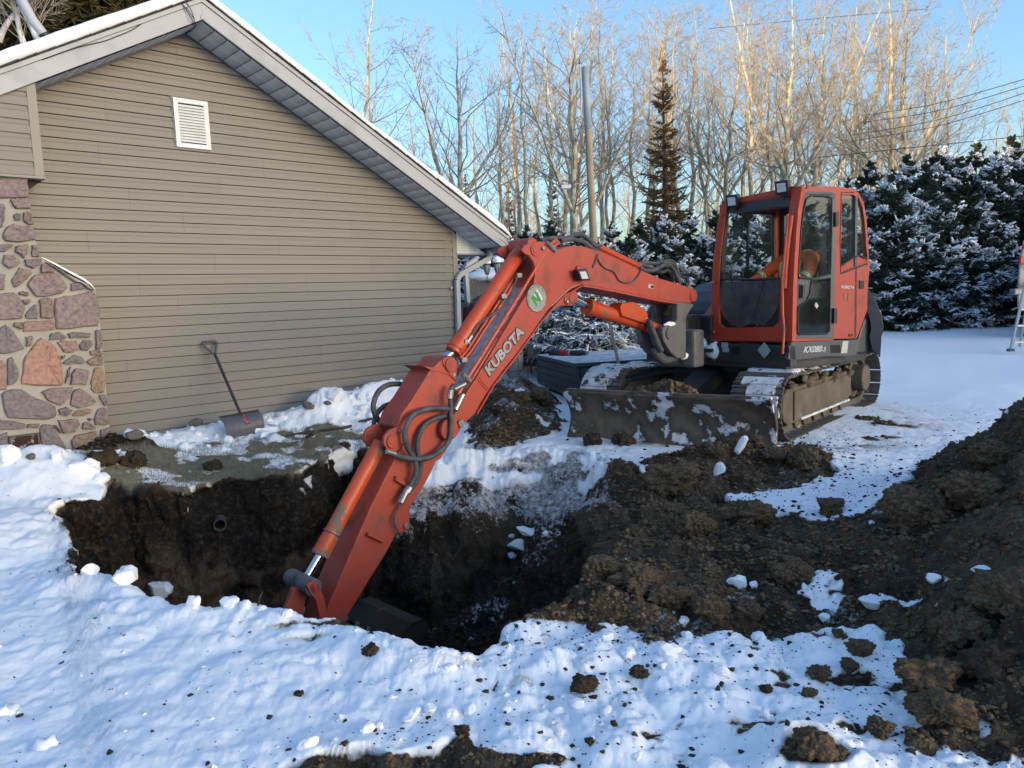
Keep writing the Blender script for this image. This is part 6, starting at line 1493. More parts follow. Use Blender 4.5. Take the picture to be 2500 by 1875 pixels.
# ---------------------------------------------------------------- spruces
def spruce(seed, H, R, nb, ntw, tw, snow=.5, sub=2, z0=.25, tr=.015, droop=.25, pw=.85, srad=1.25):
    rg = np.random.RandomState(seed)
    zt = (np.sort(rg.rand(nb))**1.25)
    zt = z0+(H*.985-z0)*zt
    az_ = np.arange(nb)*2.39996+rg.rand(nb)*.5
    ln = (R*(1-(zt-z0)/(H-z0))**pw+.05)*(.72+.42*rg.rand(nb))
    el = np.radians(4+46*((zt-z0)/(H-z0))**1.5+rg.normal(0, 8, nb))
    d = np.stack([np.cos(az_)*np.cos(el), np.sin(az_)*np.cos(el), np.sin(el)], -1)
    ss = np.linspace(0, 1, 6)[None, :, None]
    dr = droop*(1-((zt-z0)/(H-z0)))[:, None, None]
    B = np.zeros((nb, 1, 3)); B[:, 0, 2] = zt
    B = B+ln[:, None, None]*(d[:, None]*ss+np.array([0, 0, -1.0])*dr*(1.6*ss-1.0*ss*ss*1.1))
    parts = [tubes(B, np.full((nb, 1), .014*H/4+.004)*(1-.7*ss[..., 0]), 3)]
    # side twigs lying roughly in the plane of the branch
    n = nb*ntw; idx = np.repeat(np.arange(nb), ntw); t = np.tile(np.linspace(.16, 1.0, ntw), nb)+rg.uniform(-.03, .03, n); t = np.clip(t, 0, 1)
    p0, tg = at(B[idx], t); up = np.array([0, 0, 1.0]); sd = unit(np.cross(tg, up)); sgn = np.where(np.arange(n) % 2 == 0, 1, -1)[:, None]
    a = np.radians(rg.uniform(32, 62, n))[:, None]; a = np.where((t > .97)[:, None], .1, a)
    dd = unit(tg*np.cos(a)+sd*sgn*np.sin(a)+up*rg.uniform(-.22, .10, n)[:, None])
    L2 = np.minimum(ln[idx]*.52, tw)*(1.1-.55*t)*(.6+.7*rg.rand(n))
    s3 = np.linspace(0, 1, 3)[None, :, None]
    Q = p0[:, None]+L2[:, None, None]*(dd[:, None]*s3-np.array([0, 0, .14])*s3*s3)
    allp = [(Q[:, [0, 2]], L2)]; own = [idx]; tt = [t]
    if sub:
        Q2, l2 = grow(rg, Q, L2, sub, .62, .72, -.05, .15, .85, 2, .05)
        allp.append((Q2, l2)); own.append(np.repeat(idx, sub)); tt.append(np.repeat(t, sub))
    T2 = np.concatenate([q for q, _ in allp]); 
    rad = tr*(.8+.5*rg.rand(len(T2)))
    parts.append(tubes(T2, rad[:, None]*np.array([[1.0, .35]]), 4))
    V, F = merge(parts)
    # snow lying on top of the twigs, in clumps
    mid = T2.mean(1); cl = fbm(mid*(2.2/max(.4, H/4))+seed, 3, seed)
    bf = rg.normal(0, .32, nb); ow = np.concatenate(own); tq = np.concatenate(tt)
    keep = (bf[ow]+.45*cl+.45*(tq-.6)+rg.uniform(-.13, .13, len(mid))) > (.5-snow)
    S = T2[keep].copy(); rs2 = rad[keep]*srad*(.8+.7*rg.rand(keep.sum())); S[:, :, 2] += (rad[keep]*.9)[:, None]
    SV, SF = tubes(S, rs2[:, None]*np.array([[.95, .6]]), 4)
    tk = np.zeros((1, 6, 3)); tk[0, :, 2] = np.linspace(-.1, H, 6)
    TVv, TF = tubes(tk, (H*.016+.01)*(1-np.linspace(0, 1, 6)*.95)[None], 6)
    return (TVv, TF), (V, F), (SV, SF)
M_['needles'] = mat('spruce_needles', (.022, .038, .028), .8, c2=(.045, .062, .040), scale=2.5, amt=.4, spec=.15)
M_['needles_b'] = mat('potted_spruce_needles', (.024, .046, .040), .8, c2=(.045, .065, .045), scale=6, amt=.4, spec=.15)
M_['needles_br'] = mat('brown_spruce_needles', (.16, .105, .05), .85, c2=(.20, .12, .06), scale=1.5, amt=.4, spec=.1)
M_['needles_pine'] = mat('pine_needles', (.05, .055, .022), .8, c2=(.09, .07, .028), scale=2.5, amt=.4, spec=.12)
M_['dbark'] = bark('dark_bark', (.09, .07, .055), (.045, .037, .03))
def sprmesh(nm, res, needle, snowm=True):
    out = []
    for k, (v, f), m in (('trunk', res[0], M_['dbark']), ('crown', res[1], needle), ('snow_load', res[2], M_['snow'])):
        if k == 'snow_load' and not snowm: continue
        me = npmesh(k, v, f); me.materials.append(m); out.append((k, me))
    return out
def put_spruce(ms, loc, sc_, rot, label, group, name='spruce_tree', cat='tree', zs=1.0):
    o = empty(name, loc, label, cat, group); o.scale = (sc_, sc_, sc_*zs); o.rotation_euler = (0, 0, rot)
    for k, me in ms:
        c = bpy.data.objects.new(k, me); col.objects.link(c); c.parent = o
    return o
HS = [sprmesh('h', spruce(401+i, 4.6, 1.9, 140, 26, .62, .20, 3, .12, .019, .34, .92, 1.7), M_['needles']) for i in range(3)]
rg = np.random.RandomState(91)
# the row: (photo x, top y, distance)
ROW = [(1150, 560, 25), (1215, 548, 24), (1285, 556, 25), (1345, 545, 23.5), (1420, 560, 24.5), (1495, 548, 23), (1560, 540, 24), (1620, 528, 22.5), (1685, 525, 23.5), (1745, 520, 23), (1810, 500, 23.5), (1880, 480, 23), (1950, 470, 24), (2010, 455, 23), (2075, 445, 22.5), (2125, 405, 23.5),
       (2175, 425, 22), (2215, 390, 23.5), (2262, 410, 22), (2300, 365, 24), (2345, 395, 22.5), (2385, 360, 24), (2430, 385, 22.5), (2470, 345, 24), (2515, 380, 22.5), (2570, 350, 23.5), (2640, 370, 22.5), (2720, 350, 23)]
desc = {0: 'dense', 1: 'bushy', 2: 'open branched'}
ORD = 'first second third fourth fifth sixth seventh eighth ninth tenth eleventh twelfth thirteenth fourteenth fifteenth sixteenth seventeenth eighteenth nineteenth twentieth twenty-first twenty-second twenty-third twenty-fourth twenty-fifth twenty-sixth twenty-seventh twenty-eighth'.split()
for k, (px, py, Y) in enumerate(ROW):
    t = onY(px, py, Y); zg = .40; h = (t[2]-zg)*1.04
    put_spruce(HS[k % 3], (t[0], Y, zg-.05), h/4.6, rg.rand()*6.28, f"{desc[k % 3]} {'tall' if h > 5 else 'low'} snowy spruce, {ORD[k]} from the house in the long row", 'snowy spruces in the row behind the yard')
# second layer closing the foot of the row
for k, px in enumerate([2090, 2150, 2210, 2275, 2340, 2400, 2460, 2530, 1850, 1760, 1650, 1540, 1450, 1380, 1310, 1240]):
    Y = 21.3; t = onY(px, 620 if px > 2000 else 640, Y); zg = .38; h = max(1.6, t[2]-zg+.9)
    put_spruce(HS[(k+1) % 3], (t[0], Y, zg-.05), h/4.6*1.15, rg.rand()*6.28, f"young snowy spruce at the row's foot, {ORD[k % 8]} from the cab {'towards the ladder' if px > 2000 else 'towards the house'}", 'young spruces at the foot of the row', zs=.85)
# reddish sunlit spruce and others among the bare trees
BS = sprmesh('b', spruce(451, 12.0, 1.45, 150, 14, .62, .0, 2, 1.5, .022, .35, .8), M_['needles_br'], False)
t = onY(1617, 108, 30); put_spruce(BS, (t[0], 30, .4), (t[2]-.4)/12.0, .7, 'tall narrow brown tinged spruce standing among the bare trees', None)
for px, py, Y, lb in ((1345, 400, 42, 'small sunlit conifer far behind, left of the wooden pole'), (1135, 420, 44, 'rounded pine crown far behind the eave'), (1240, 440, 48, 'pointed far conifer between bare trunks'), (1990, 330, 46, 'far conifer glimpsed right behind the forked tree')):
    t = onY(px, py, Y); put_spruce(BS, (t[0], Y, .4), (t[2]-.4)/12.0, rg.rand()*6, lb, None, zs=1.0)
# big conifers and a birch behind the roof on the left
PS = sprmesh('p', spruce(461, 14.0, 3.6, 230, 20, 1.2, .0, 2, 3.0, .040, .15, .6), M_['needles_pine'], False)
for px, yt, Y, sc_, lb in ((235, -330, 19, 1.0, 'dark pine whose boughs show above the left roof slope'), (345, -190, 24, 1.0, 'second pine behind the roof close to the ridge'), (-60, -500, 17, 1.0, 'big pine behind the left end of the roof')):
    t = onY(px, yt, Y); put_spruce(PS, (t[0], Y, 0), t[2]/14.0, rg.rand()*6, lb, None, 'pine_tree')
bt = empty('birch_tree', onY(60, 100, 15)*np.array([1, 1, 0]), 'pale multi-stemmed birch leaning above the left end of the roof', 'tree')
def stem(L, r0, r1, Y):
    P = spline([onY(x, y, Y) for x, y in L], 4); n = len(P); return tubes(np.array([P]), np.linspace(r0, r1, n)[None], 8)
st_ = [stem(cr(L, 8.848, 0, 0), a, b, 15) for L, a, b in (([(520, 1000), (450, 780), (400, 520), (340, 260), (260, 0), (200, -300)], .05, .04), ([(830, 900), (700, 620), (560, 330), (440, 100), (360, -200)], .06, .05), ([(-20, 900), (80, 640), (230, 400), (360, 250), (560, 0), (700, -200)], .055, .03), ([(600, 1100), (500, 800), (380, 480), (250, 420), (100, 560)], .03, .012))]
v, f = merge(st_); link('trunk', npmesh('trunk', v, f), bark('white_birch_bark', (.62, .60, .56), (.36, .34, .31)), bt, smooth=True)
rgb = np.random.RandomState(31)
P0 = np.stack([np.array(spline([onY(x, y, 15) for x, y in cr(L, 8.848, 0, 0)], 2))[[0, 2, 4, 6]] for L in ([(520, 1000), (450, 780), (340, 260), (260, 0), (200, -300)], [(830, 900), (700, 620), (560, 330), (440, 100), (360, -200)])])
S_, l_ = grow(rgb, P0, np.array([3.0, 3.0]), 14, .45, .8, .1, .1, 1, 4); U_, lu = grow(rgb, S_, l_, 6, .5, .7, .05, .2, 1, 3); X_, lx = grow(rgb, U_, lu, 5, .5, .7, 0, .2, 1, 2)
v, f = merge([tubes(S_, np.full((len(S_), 4), .008), 3), tubes(U_, np.full((len(U_), 3), .005), 3), tubes(X_, np.full((len(X_), 2), .003), 3)]); link('crown', npmesh('crown', v, f), BK[2], bt)
# mast on the roof
ms_ = empty('roof_mast', onY(112, 88, 13.0), 'pale grey leaning pole with a dark clamp at the roof edge', 'pole')
MB().tube([onY(113, 92, 13.0), onY(80, 50, 12.9), onY(20, -60, 12.6)], [.075, .075, .075], 16).build('mast_pole', mat('grey_pvc', (.42, .43, .46), .5), ms_, smooth=True)
MB().tube([onY(114, 93, 13.0), onY(106, 81, 12.97)], .085, 16).build('clamp', M_['seal'], ms_)
# ---------------------------------------------------------------- unseen wooded ridge, added to block the sun and keep the yard in shade
SF2 = SUN_FROM[:2]/np.linalg.norm(SUN_FROM[:2]); SP2 = np.array([-SF2[1], SF2[0]])
V = []; nu, nv_ = 90, 14
for i in range(nu):
    u_ = -130+260*i/(nu-1)
    for j in range(nv_):
        v_ = j/(nv_-1); dd_ = 45+36*v_; hgt = (18.1+.5*math.sin(u_*.13)+.4*math.sin(u_*.37+1))*math.sin(math.pi*min(1, v_*1.05))**.7 if 0 < j < nv_-1 else -.4
        p = SF2*dd_+SP2*u_; V.append((p[0], p[1], hgt))
F = [(i*nv_+j, (i+1)*nv_+j, (i+1)*nv_+j+1, i*nv_+j+1) for i in range(nu-1) for j in range(nv_-1)]
tag(link('shade_ridge', npmesh('shade_ridge', V, F), M_['snow'], None, smooth=True), 'snowy ridge added out of view behind the camera to shade the yard', None, None, 'structure')
for k in range(44):  # spruces added to give the unseen sun-blocking ridge a jagged top
    u_ = -95+190*k/43+rg.uniform(-1.5, 1.5); dd_ = 60+rg.uniform(0, 7); p = SF2*dd_+SP2*u_
    put_spruce(HS[k % 3], (p[0], p[1], 16.6), rg.uniform(.6, .95), rg.rand()*6.28, 'snowy spruce added on the unseen shade ridge behind the camera', 'spruces added on the unseen shade ridge')
for k in range(14):
    y = 21-1.9*k; x = 27+.5*k+rg.uniform(-.6, .6)
    put_spruce(HS[k % 3], (x, y, .1), rg.uniform(1.0, 1.5), rg.rand()*6.28, 'snowy spruce along the side of the driveway outside the picture', 'spruces along the side of the driveway')
# ================================================================ things by the house and in the yard
def lathe(prof, c, n=24, name='body', m=None, parent=None, smooth=True, ax=None, split=False):
    A = np.eye(3) if ax is None else np.array(ax); V = []; K = len(prof)
    for i in range(n):
        a = 2*math.pi*i/n
        for r_, z in prof: V.append(np.asarray(c)+A[0]*r_*math.cos(a)+A[1]*r_*math.sin(a)+A[2]*z)
    F = [(i*K+j, ((i+1) % n)*K+j, ((i+1) % n)*K+j+1, i*K+j+1) for i in range(n) for j in range(K-1)]
    mb = MB().add(V, F)
    return mb.build(name, m, parent, smooth=('split' if split else smooth))
# ---------------- snow shovel leaning on the wall
def hwp(px, py, b): return onpl(px, py, WO-WN*b, WN)
shv = empty('snow_shovel', hwp(590, 1060, -.45), 'dark grey snow scoop shovel with D handle leaning against the siding, red lettered socket', 'shovel')
_bb = float(-((hit_ground(600, 1068)-WO) @ WN))
H0, H1 = hwp(513, 838, -.06), hwp(588, 1012, _bb+.16)
hx = (H1-H0)/np.linalg.norm(H1-H0)
MB().tube([H0+hx*.14, H0+hx*.86, H0+hx*.87, H1+hx*.10], [.016, .016, .015, .014], 12).build('shaft', mat('shovel_shaft', (.022, .026, .034), .5, dirt=(.3, .3, .3), dscale=9, dthr=.68), shv, smooth=True)
sx_ = D1; gl = [H0+hx*.17, H0+hx*.05-sx_*.075, H0-sx_*.082-hx*.005, H0-hx*.025-sx_*.05, H0-hx*.025+sx_*.05, H0+sx_*.078, H0+hx*.05+sx_*.055, H0+hx*.17]
MB().tube(spline(gl, 4), .014, 8).build('grip', mat('grip_plastic', (.08, .085, .095), .6), shv, smooth=True)
# scoop: a curved ribbed sheet
TLp, TRp, BRp, BLp = hwp(533, 1019, _bb+.12), hwp(628, 1002, _bb+.12), hwp(645, 1053, _bb), hwp(553, 1076, _bb)
V = []; nu, nv_ = 34, 14
nrm = np.cross(TRp-TLp, BLp-TLp); nrm /= np.linalg.norm(nrm); nrm = nrm if nrm @ WN > 0 else -nrm
for i in range(nu):
    u_ = i/(nu-1)
    for j in range(nv_):
        v_ = j/(nv_-1); p = TLp*(1-u_)*(1-v_)+TRp*u_*(1-v_)+BRp*u_*v_+BLp*(1-u_)*v_
        rib = .006*max(0, math.cos(u_*math.pi*2*6))**6
        V.append(p+nrm*(.075*math.sin(math.pi*v_)**.8-.03*math.sin(math.pi*u_)+rib))
F = [(i*nv_+j, (i+1)*nv_+j, (i+1)*nv_+j+1, i*nv_+j+1) for i in range(nu-1) for j in range(nv_-1)]
so = link('scoop', npmesh('scoop', V, F), mat('scoop_plastic', (.085, .088, .095), .45, c2=(.11, .11, .12), scale=4), shv, smooth=True); so.modifiers.new('t', 'SOLIDIFY').thickness = .006
MB().add(*(lambda P: (P, [(0, 1, 2, 3)]))([TLp+nrm*.03, TRp+nrm*.03, TRp+nrm*.035+(BRp-TRp)*.05, TLp+nrm*.035+(BLp-TLp)*.05])).build('scoop_lip', M_['blackp'], so)
rp_ = mat('red_lettering', (.35, .02, .03), .5, dirt=(.35, .3, .3), dscale=40, dthr=.5)
MB().tube([H1-hx*.02+WN*.012, H1+hx*.07+nrm*.04, H1+hx*.15+nrm*.075], [.018, .026, .022], 10).build('socket', rp_, shv, smooth=True)
# ---------------- black spade lying on the snow
spd = empty('spade', hit_ground(735, 1070), 'black spade with a worn wooden shaft lying half buried in the snow', 'shovel')
L = [(712, 1068), (748, 1068), (765, 1060), (780, 1052), (830, 1046), (858, 1040)]
gp = [hit_ground(*p)+np.array([0, 0, .05]) for p in L]; gz = gp[2][2]
gp = [np.array([p[0], p[1], 0]) for p in gp]; zline = [gz-.01, gz+.0, gz+.04, gz+.06, gz+.08, gz+.09]
pl_ = [onz(*L[i], zline[i]) for i in range(6)]
MB().tube(spline(pl_[1:], 3), .016, 8).build('shaft', mat('worn_wood', (.09, .065, .05), .8, c2=(.03, .025, .022), scale=12), spd, smooth=True)
b0 = pl_[0]; b1 = pl_[2]; sdv = np.cross(b1-b0, zz); sdv /= np.linalg.norm(sdv)
MB().add([b0-sdv*.10+zz*.03, b0+sdv*.10+zz*.03, b1+sdv*.09+zz*.02, b1-sdv*.09+zz*.02, (b0+b1)/2-sdv*.11+zz*.045, (b0+b1)/2+sdv*.11+zz*.045], [(0, 1, 5, 4), (4, 5, 2, 3)]).build('blade', M_['blackp'], spd).modifiers.new('t', 'SOLIDIFY').thickness = .012
q0 = hit_ground(893, 1034)+zz*.03
MB().tube([q0-D1*.10, q0, q0+D1*.10+zz*.01], [.012, .02, .01], 8).build('handle', M_['blackp'], spd)
# ---------------- galvanised vent pipe under the wall
vp = empty('vent_pipe', hwp(967, 985, -.10), 'galvanised vent pipe with crinkled foil elbow at the foot of the siding', 'pipe')
c0 = hwp(960, 948, -.12)
gal = mat('galvanised', (.50, .53, .57), .35, metal=.85, c2=(.35, .37, .40), scale=14)
MB().tube([c0+D1*.06-zz*.40, c0+D1*.05-zz*.10], .060, 20).build('pipe', gal, vp, smooth=True)
e_ = blob('foil_elbow', c0+zz*.0, (.105, .085, .105), 44, gal, vp, sub=2, amp=.18, ax=[D1, WN, zz], smooth=False)
MB().tube([c0-WN*.10-D1*.04-zz*.02, c0-zz*.02], .075, 18).build('collar', gal, vp)
# ---------------- deck, deck box, saw, urn, pots
def g(px, py, z): return onz(px, py, z)
DKX = np.array([.80, .60, 0]); 
# storage box: near corner at photo x 1400
zt_, zb_ = .62, .05
A_ = g(1405, 885, .62); 
YB = A_[1]
cT = onY(1405, 887, YB); lT = g(1312, 866, cT[2]); rT = g(1567, 855, cT[2])
cB = onY(1402, 975, YB)
d_l = lT-cT; d_r = rT-cT; hgt = cT[2]-cB[2]
print('box', cT, lT, rT, np.linalg.norm(d_l), np.linalg.norm(d_r), hgt)
ul, ur = d_l/np.linalg.norm(d_l), d_r/np.linalg.norm(d_r)
ur = ur-ul*(ur @ ul)*1.0; ur /= np.linalg.norm(ur)
Ll, Lr = np.linalg.norm(d_l), np.linalg.norm(d_r)
dbox = empty('deck_box', cB, 'dark blue-grey plastic deck storage box with a snowy lid', 'storage box')
M_['boxp'] = mat('blue_grey_resin', (.022, .034, .052), .55, c2=(.030, .043, .062), scale=5, bump=.0015, bscale=60)
def bx(u0, u1, v0, v1, z0, z1, name, m, parent, bev=.004):
    p = [cT+ul*u_+ur*v_ for u_, v_ in ((u0, v0), (u1, v0), (u1, v1), (u0, v1))]
    return MB().ext([q_+zz*(z0) for q_ in p], zz*(z1-z0)).build(name, m, parent, bevel=bev)
bx(.02, Ll-.02, .02, Lr-.02, -hgt, -.05, 'box_core', M_['boxp'], dbox)
bx(-.02, Ll+.02, -.02, Lr+.02, -.055, .0, 'lid', M_['boxp'], dbox, .008)
nP = 4; ph_ = (hgt-.07)/nP
for k in range(nP):
    z0 = -hgt+k*ph_+.004; z1 = z0+ph_-.010
    bx(.06, Ll-.06, .004, .02, z0, z1, 'panel', M_['boxp'], dbox); bx(.004, .02, .07, Lr-.07, z0, z1, 'panel', M_['boxp'], dbox)
for u0, u1, v0, v1 in ((-.005, .055, -.005, .055), (Ll-.055, Ll+.005, -.005, .03), (-.005, .03, Lr-.06, Lr+.005)):
    bx(u0, u1, v0, v1, -hgt, -.056, 'corner_post', M_['boxp'], dbox)
V = []; 
for i in range(26):
    for j in range(50):
        u_, v_ = Ll*i/25*1.03-.01, Lr*j/49*1.02-.01; e = min(i, 25-i, j, 49-j)
        V.append(cT+ul*u_+ur*v_+zz*(.001 if e == 0 else .006+.010*max(0, float(vnoise(np.array([[u_*7, v_*5, 2]]))[0]))+.006*rgb.rand()))
F = [(i*50+j, (i+1)*50+j, (i+1)*50+j+1, i*50+j+1) for i in range(25) for j in range(49)]
link('lid_snow', npmesh('lid_snow', V, F), mat('thin_snow', (.62, .66, .70), .8, c2=(.30, .34, .38), scale=9, amt=.35), dbox, smooth=True)
MB().tube([cT+ul*Ll*.45+zz*-.13+ur*.0, cT+ul*Ll*.62+zz*-.13], .012, 6).build('latch', M_['boxp'], dbox)
# reciprocating saw
sw = empty('reciprocating_saw', cT+ul*Ll*.5+ur*.16, 'red and black cordless reciprocating saw lying on the box lid', 'power tool')
s0_, s1_ = g(1345, 862, cT[2]+.05), g(1430, 862, cT[2]+.05); sd3 = (s1_-s0_)/np.linalg.norm(s1_-s0_); SL = np.linalg.norm(s1_-s0_)
redp = mat('tool_red', (.42, .012, .015), .35)
MB().tube([s0_-sd3*.02, s0_+sd3*SL*.12, s0_+sd3*SL*.28], [.050, .058, .042], 12).build('battery', M_['blackp'], sw, bevel=.006)
MB().tube([s0_+sd3*SL*.26, s0_+sd3*SL*.40, s0_+sd3*SL*.53], [.036, .050, .046], 12).build('motor_housing', redp, sw, bevel=.005)
MB().tube([s0_+sd3*SL*.53, s0_+sd3*SL*.58], .048, 12).build('collar', gal, sw)
MB().tube([s0_+sd3*SL*.58, s0_+sd3*SL*.75, s0_+sd3*SL*.95, s0_+sd3*SL*1.0], [.042, .046, .032, .034], 12).build('nose', M_['blackp'], sw, bevel=.004)
MB().tube([s0_+sd3*SL*1.0, s0_+sd3*SL*1.07], .026, 8).build('shoe', M_['steel'], sw)
# wooden shaft leaning by the box
ws = empty('wooden_shaft', onY(1510, 893, YB-.35), 'bare wooden tool handle standing on the far track against the box', 'pole')
MB().tube([onY(1511, 893, YB-.5), onY(1484, 768, YB-.1)], .021, 12).build('shaft_', mat('pale_wood', (.36, .30, .22), .75, c2=(.22, .18, .13), scale=8, stretch=(4, 4, 1)), ws, smooth=True)
# deck platform with rim board
gzd = .02
a0, a1, a2, a3 = g(1165, 963, .12), g(1318, 955, .12), g(1420, 880, .12), g(1120, 878, .12)
deck = empty('deck', (a0+a1)/2*np.array([1, 1, 0]), 'low snow dusted timber deck beside the house', 'deck')
M_['deckw'] = mat('deck_boards', (.34, .31, .30), .8, c2=(.22, .18, .16), scale=3, amt=.5, dirt=(.66, .69, .73), dscale=7, dthr=.42, dsoft=.06, dstretch=(.5, 3, 3))
nb = 24
for k in range(nb):
    t0, t1 = k/nb, (k+.93)/nb
    P = [a0+(a3-a0)*t0, a1+(a2-a1)*t0, a1+(a2-a1)*t1, a0+(a3-a0)*t1]
    MB().ext(P, -zz*.03).build('deck_board', M_['deckw'], deck)
MB().ext([a0+zz*.005, a0-zz*.13, a1-zz*.13, a1+zz*.005], np.array([0, .04, 0])).build('rim_board', mat('weathered_board', (.15, .09, .06), .8, c2=(.10, .06, .045), scale=6, stretch=(1, 1, 5)), deck, bevel=.004)
V = []
for i in range(40):
    for j in range(8):
        u_, v_ = i/39, j/7*.22; p = a0*(1-u_)*(1-v_)+a1*u_*(1-v_)+a2*u_*v_+a3*(1-u_)*v_
        V.append(p+zz*(-.003 if j in (0, 7) or i in (0, 39) else .012+.025*max(0, float(vnoise(np.array([[p[0]*6, p[1]*6, 4]]))[0]))))
link('deck_snow', npmesh('deck_snow', V, [(i*8+j, (i+1)*8+j, (i+1)*8+j+1, i*8+j+1) for i in range(39) for j in range(7)]), M_['snow'], deck, smooth=True)
# planter urn
uc = g(1255, 938, .13)
urn = empty('planter_urn', uc, 'weathered stone coloured fluted planter urn standing on the deck', 'planter')
uT = onY(1265, 856, uc[1]); uh = uT[2]-uc[2]
pr = [(.0, 0), (.125, 0), (.128, .03), (.095, .07), (.09, .12), (.13, .19), (.19, .29), (.235, .42), (.25, .56), (.25, .70), (.245, .78), (.262, .80), (.262, .84), (.23, .85), (.22, .78), (.0, .76)]
V = []; K = len(pr); n = 48
for i in range(n):
    a = 2*math.pi*i/n; fl = .010*(abs(math.sin(a*9)) if True else 0)
    for j, (r_, z_) in enumerate(pr): V.append(uc+np.array([math.cos(a), math.sin(a), 0])*(r_*uh/.85*1.0-(fl if 4 < j < 11 else 0))+zz*z_*uh/.85)
MB().add(V, [(i*K+j, ((i+1) % n)*K+j, ((i+1) % n)*K+j+1, i*K+j+1) for i in range(n) for j in range(K-1)]).build('urn_bowl', mat('urn_resin', (.30, .28, .24), .8, c2=(.19, .175, .15), scale=5, stretch=(1, 1, .5), bump=.002), urn, smooth=True)
rgp = np.random.RandomState(5)
o = MB()
for k in range(26):
    a = rgp.rand()*6.28; r_ = rgp.uniform(0, .16); p = uc+zz*uh*.92+np.array([math.cos(a)*r_, math.sin(a)*r_, 0])
    o.tube([p, p+np.array([rgp.normal(0, .05), rgp.normal(0, .05), rgp.uniform(.08, .22)])], [.006, .002], 4)
o.build('dead_stems', M_['dbark'], urn)
# black cord hanging behind, extension cord on the deck
cm_ = mat('black_cord', (.012, .013, .016), .5)
cor = empty('power_cord', g(1262, 955, .15), 'black power cord looping down from a post onto the deck edge', 'cord')
yc = uc[1]+.25
MB().tube(spline([onY(x, y, yc) for x, y in cr([(1095, 280), (1150, 400), (1170, 520), (1200, 620), (1290, 710), (1300, 850), (1290, 960), (1300, 1080)], 9.757, 1180, 820)], 5), .010, 8).build('cord', cm_, cor, smooth=True)
MB().tube(spline([onY(x, y, uc[1]-.25) for x, y in cr([(760, 1360), (860, 1290), (960, 1230), (1100, 1205), (1220, 1230), (1310, 1290)], 9.757, 1180, 820)], 5), .012, 8).build('cord', cm_, cor, smooth=True)
MB().box(onY(1295, 858, yc), (.055, .055, .11), np.eye(3)).build('junction_box', mat('dark_green_box', (.03, .05, .045), .6), cor, bevel=.008)
MB().tube([onY(1295, 860, yc), onY(1297, 905, yc)-zz*.05], .02, 8).build('post', M_['dbark'], cor)
# welded wire mesh fence
fnc = empty('wire_fence', g(1270, 965, .0), 'rusty welded wire mesh standing before the deck edge', 'fence')
rust = mat('rusty_wire', (.10, .055, .045), .8)
yF = g(1290, 966, .02)[1]
mb = MB()
for x0, y0, x1, y1 in ((255, 1165, 265, 1440), (435, 980, 470, 1440), (600, 700, 632, 1420), (622, 1000, 668, 1400), (818, 380, 848, 1260), (1050, 330, 1075, 1300), (1280, 500, 1290, 1000)):
    P = cr([(x0, y0), (x1, y1)], 9.757, 1180, 820); mb.tube([onY(*P[0], yF), onY(*P[1], yF)], .0055, 6)
for L in ([(240, 1165), (650, 1195)], [(640, 1245), (1040, 1195)], [(515, 815), (700, 850), (1290, 775)], [(830, 425), (1290, 400)]):
    P = cr(L, 9.757, 1180, 820); mb.tube([onY(*p, yF) for p in P], .0055, 6)
mb.build('wire_mesh', rust, fnc)
# potted spruces: container trees standing behind the box
PSP = [sprmesh('q', spruce(471+i, 1.25, .85, 74, 14, .36, .78, 2, .10, .0105, .12, .8, 1.5), M_['needles_b']) for i in range(3)]
potm = mat('black_nursery_pot', (.010, .014, .018), .5, c2=(.016, .02, .024), scale=4)
POTS = [(1343, 858, 720, 13.6, 'left potted spruce, broad and heavily snowed, above the urn'), (1405, 872, 640, 14.2, 'potted spruce with the tallest leader, behind the saw'), (1452, 870, 690, 13.3, 'potted spruce behind the wooden shaft'),
        (1530, 862, 700, 13.6, 'potted spruce beside the excavator, right end of the group'), (1490, 850, 650, 15.6, 'potted spruce in the rear rank behind the boom cylinder'), (1580, 850, 700, 15.4, 'potted spruce half hidden by the swing bracket'), (1365, 850, 660, 16.0, 'rear potted spruce with its crown under the boom'), (1300, 850, 720, 15.2, 'rear potted spruce seen beside the boom edge')]
for k, (px, pyb, pyt, Y, lb) in enumerate(POTS):
    b = onY(px, pyb, Y); t = onY(px, pyt, Y); zb = max(b[2], .12); h = t[2]-zb-.12
    o = put_spruce(PSP[k % 3], (b[0], Y, zb+.10), h/1.25, rgp.rand()*6.28, 'snow covered '+lb, 'container spruces behind the deck box', 'potted_spruce', 'potted tree')
    sc_ = h/1.25
    pm = lathe([(0, -.34), (.135, -.34), (.165, -.02), (.180, -.02), (.180, .02), (.155, .02), (.15, -.03), (0, -.03)], (0, 0, 0), 20, 'pot', potm, None)
    pm.parent = o; pm.scale = (1.25/sc_,)*3; pm.matrix_parent_inverse = Matrix()
    
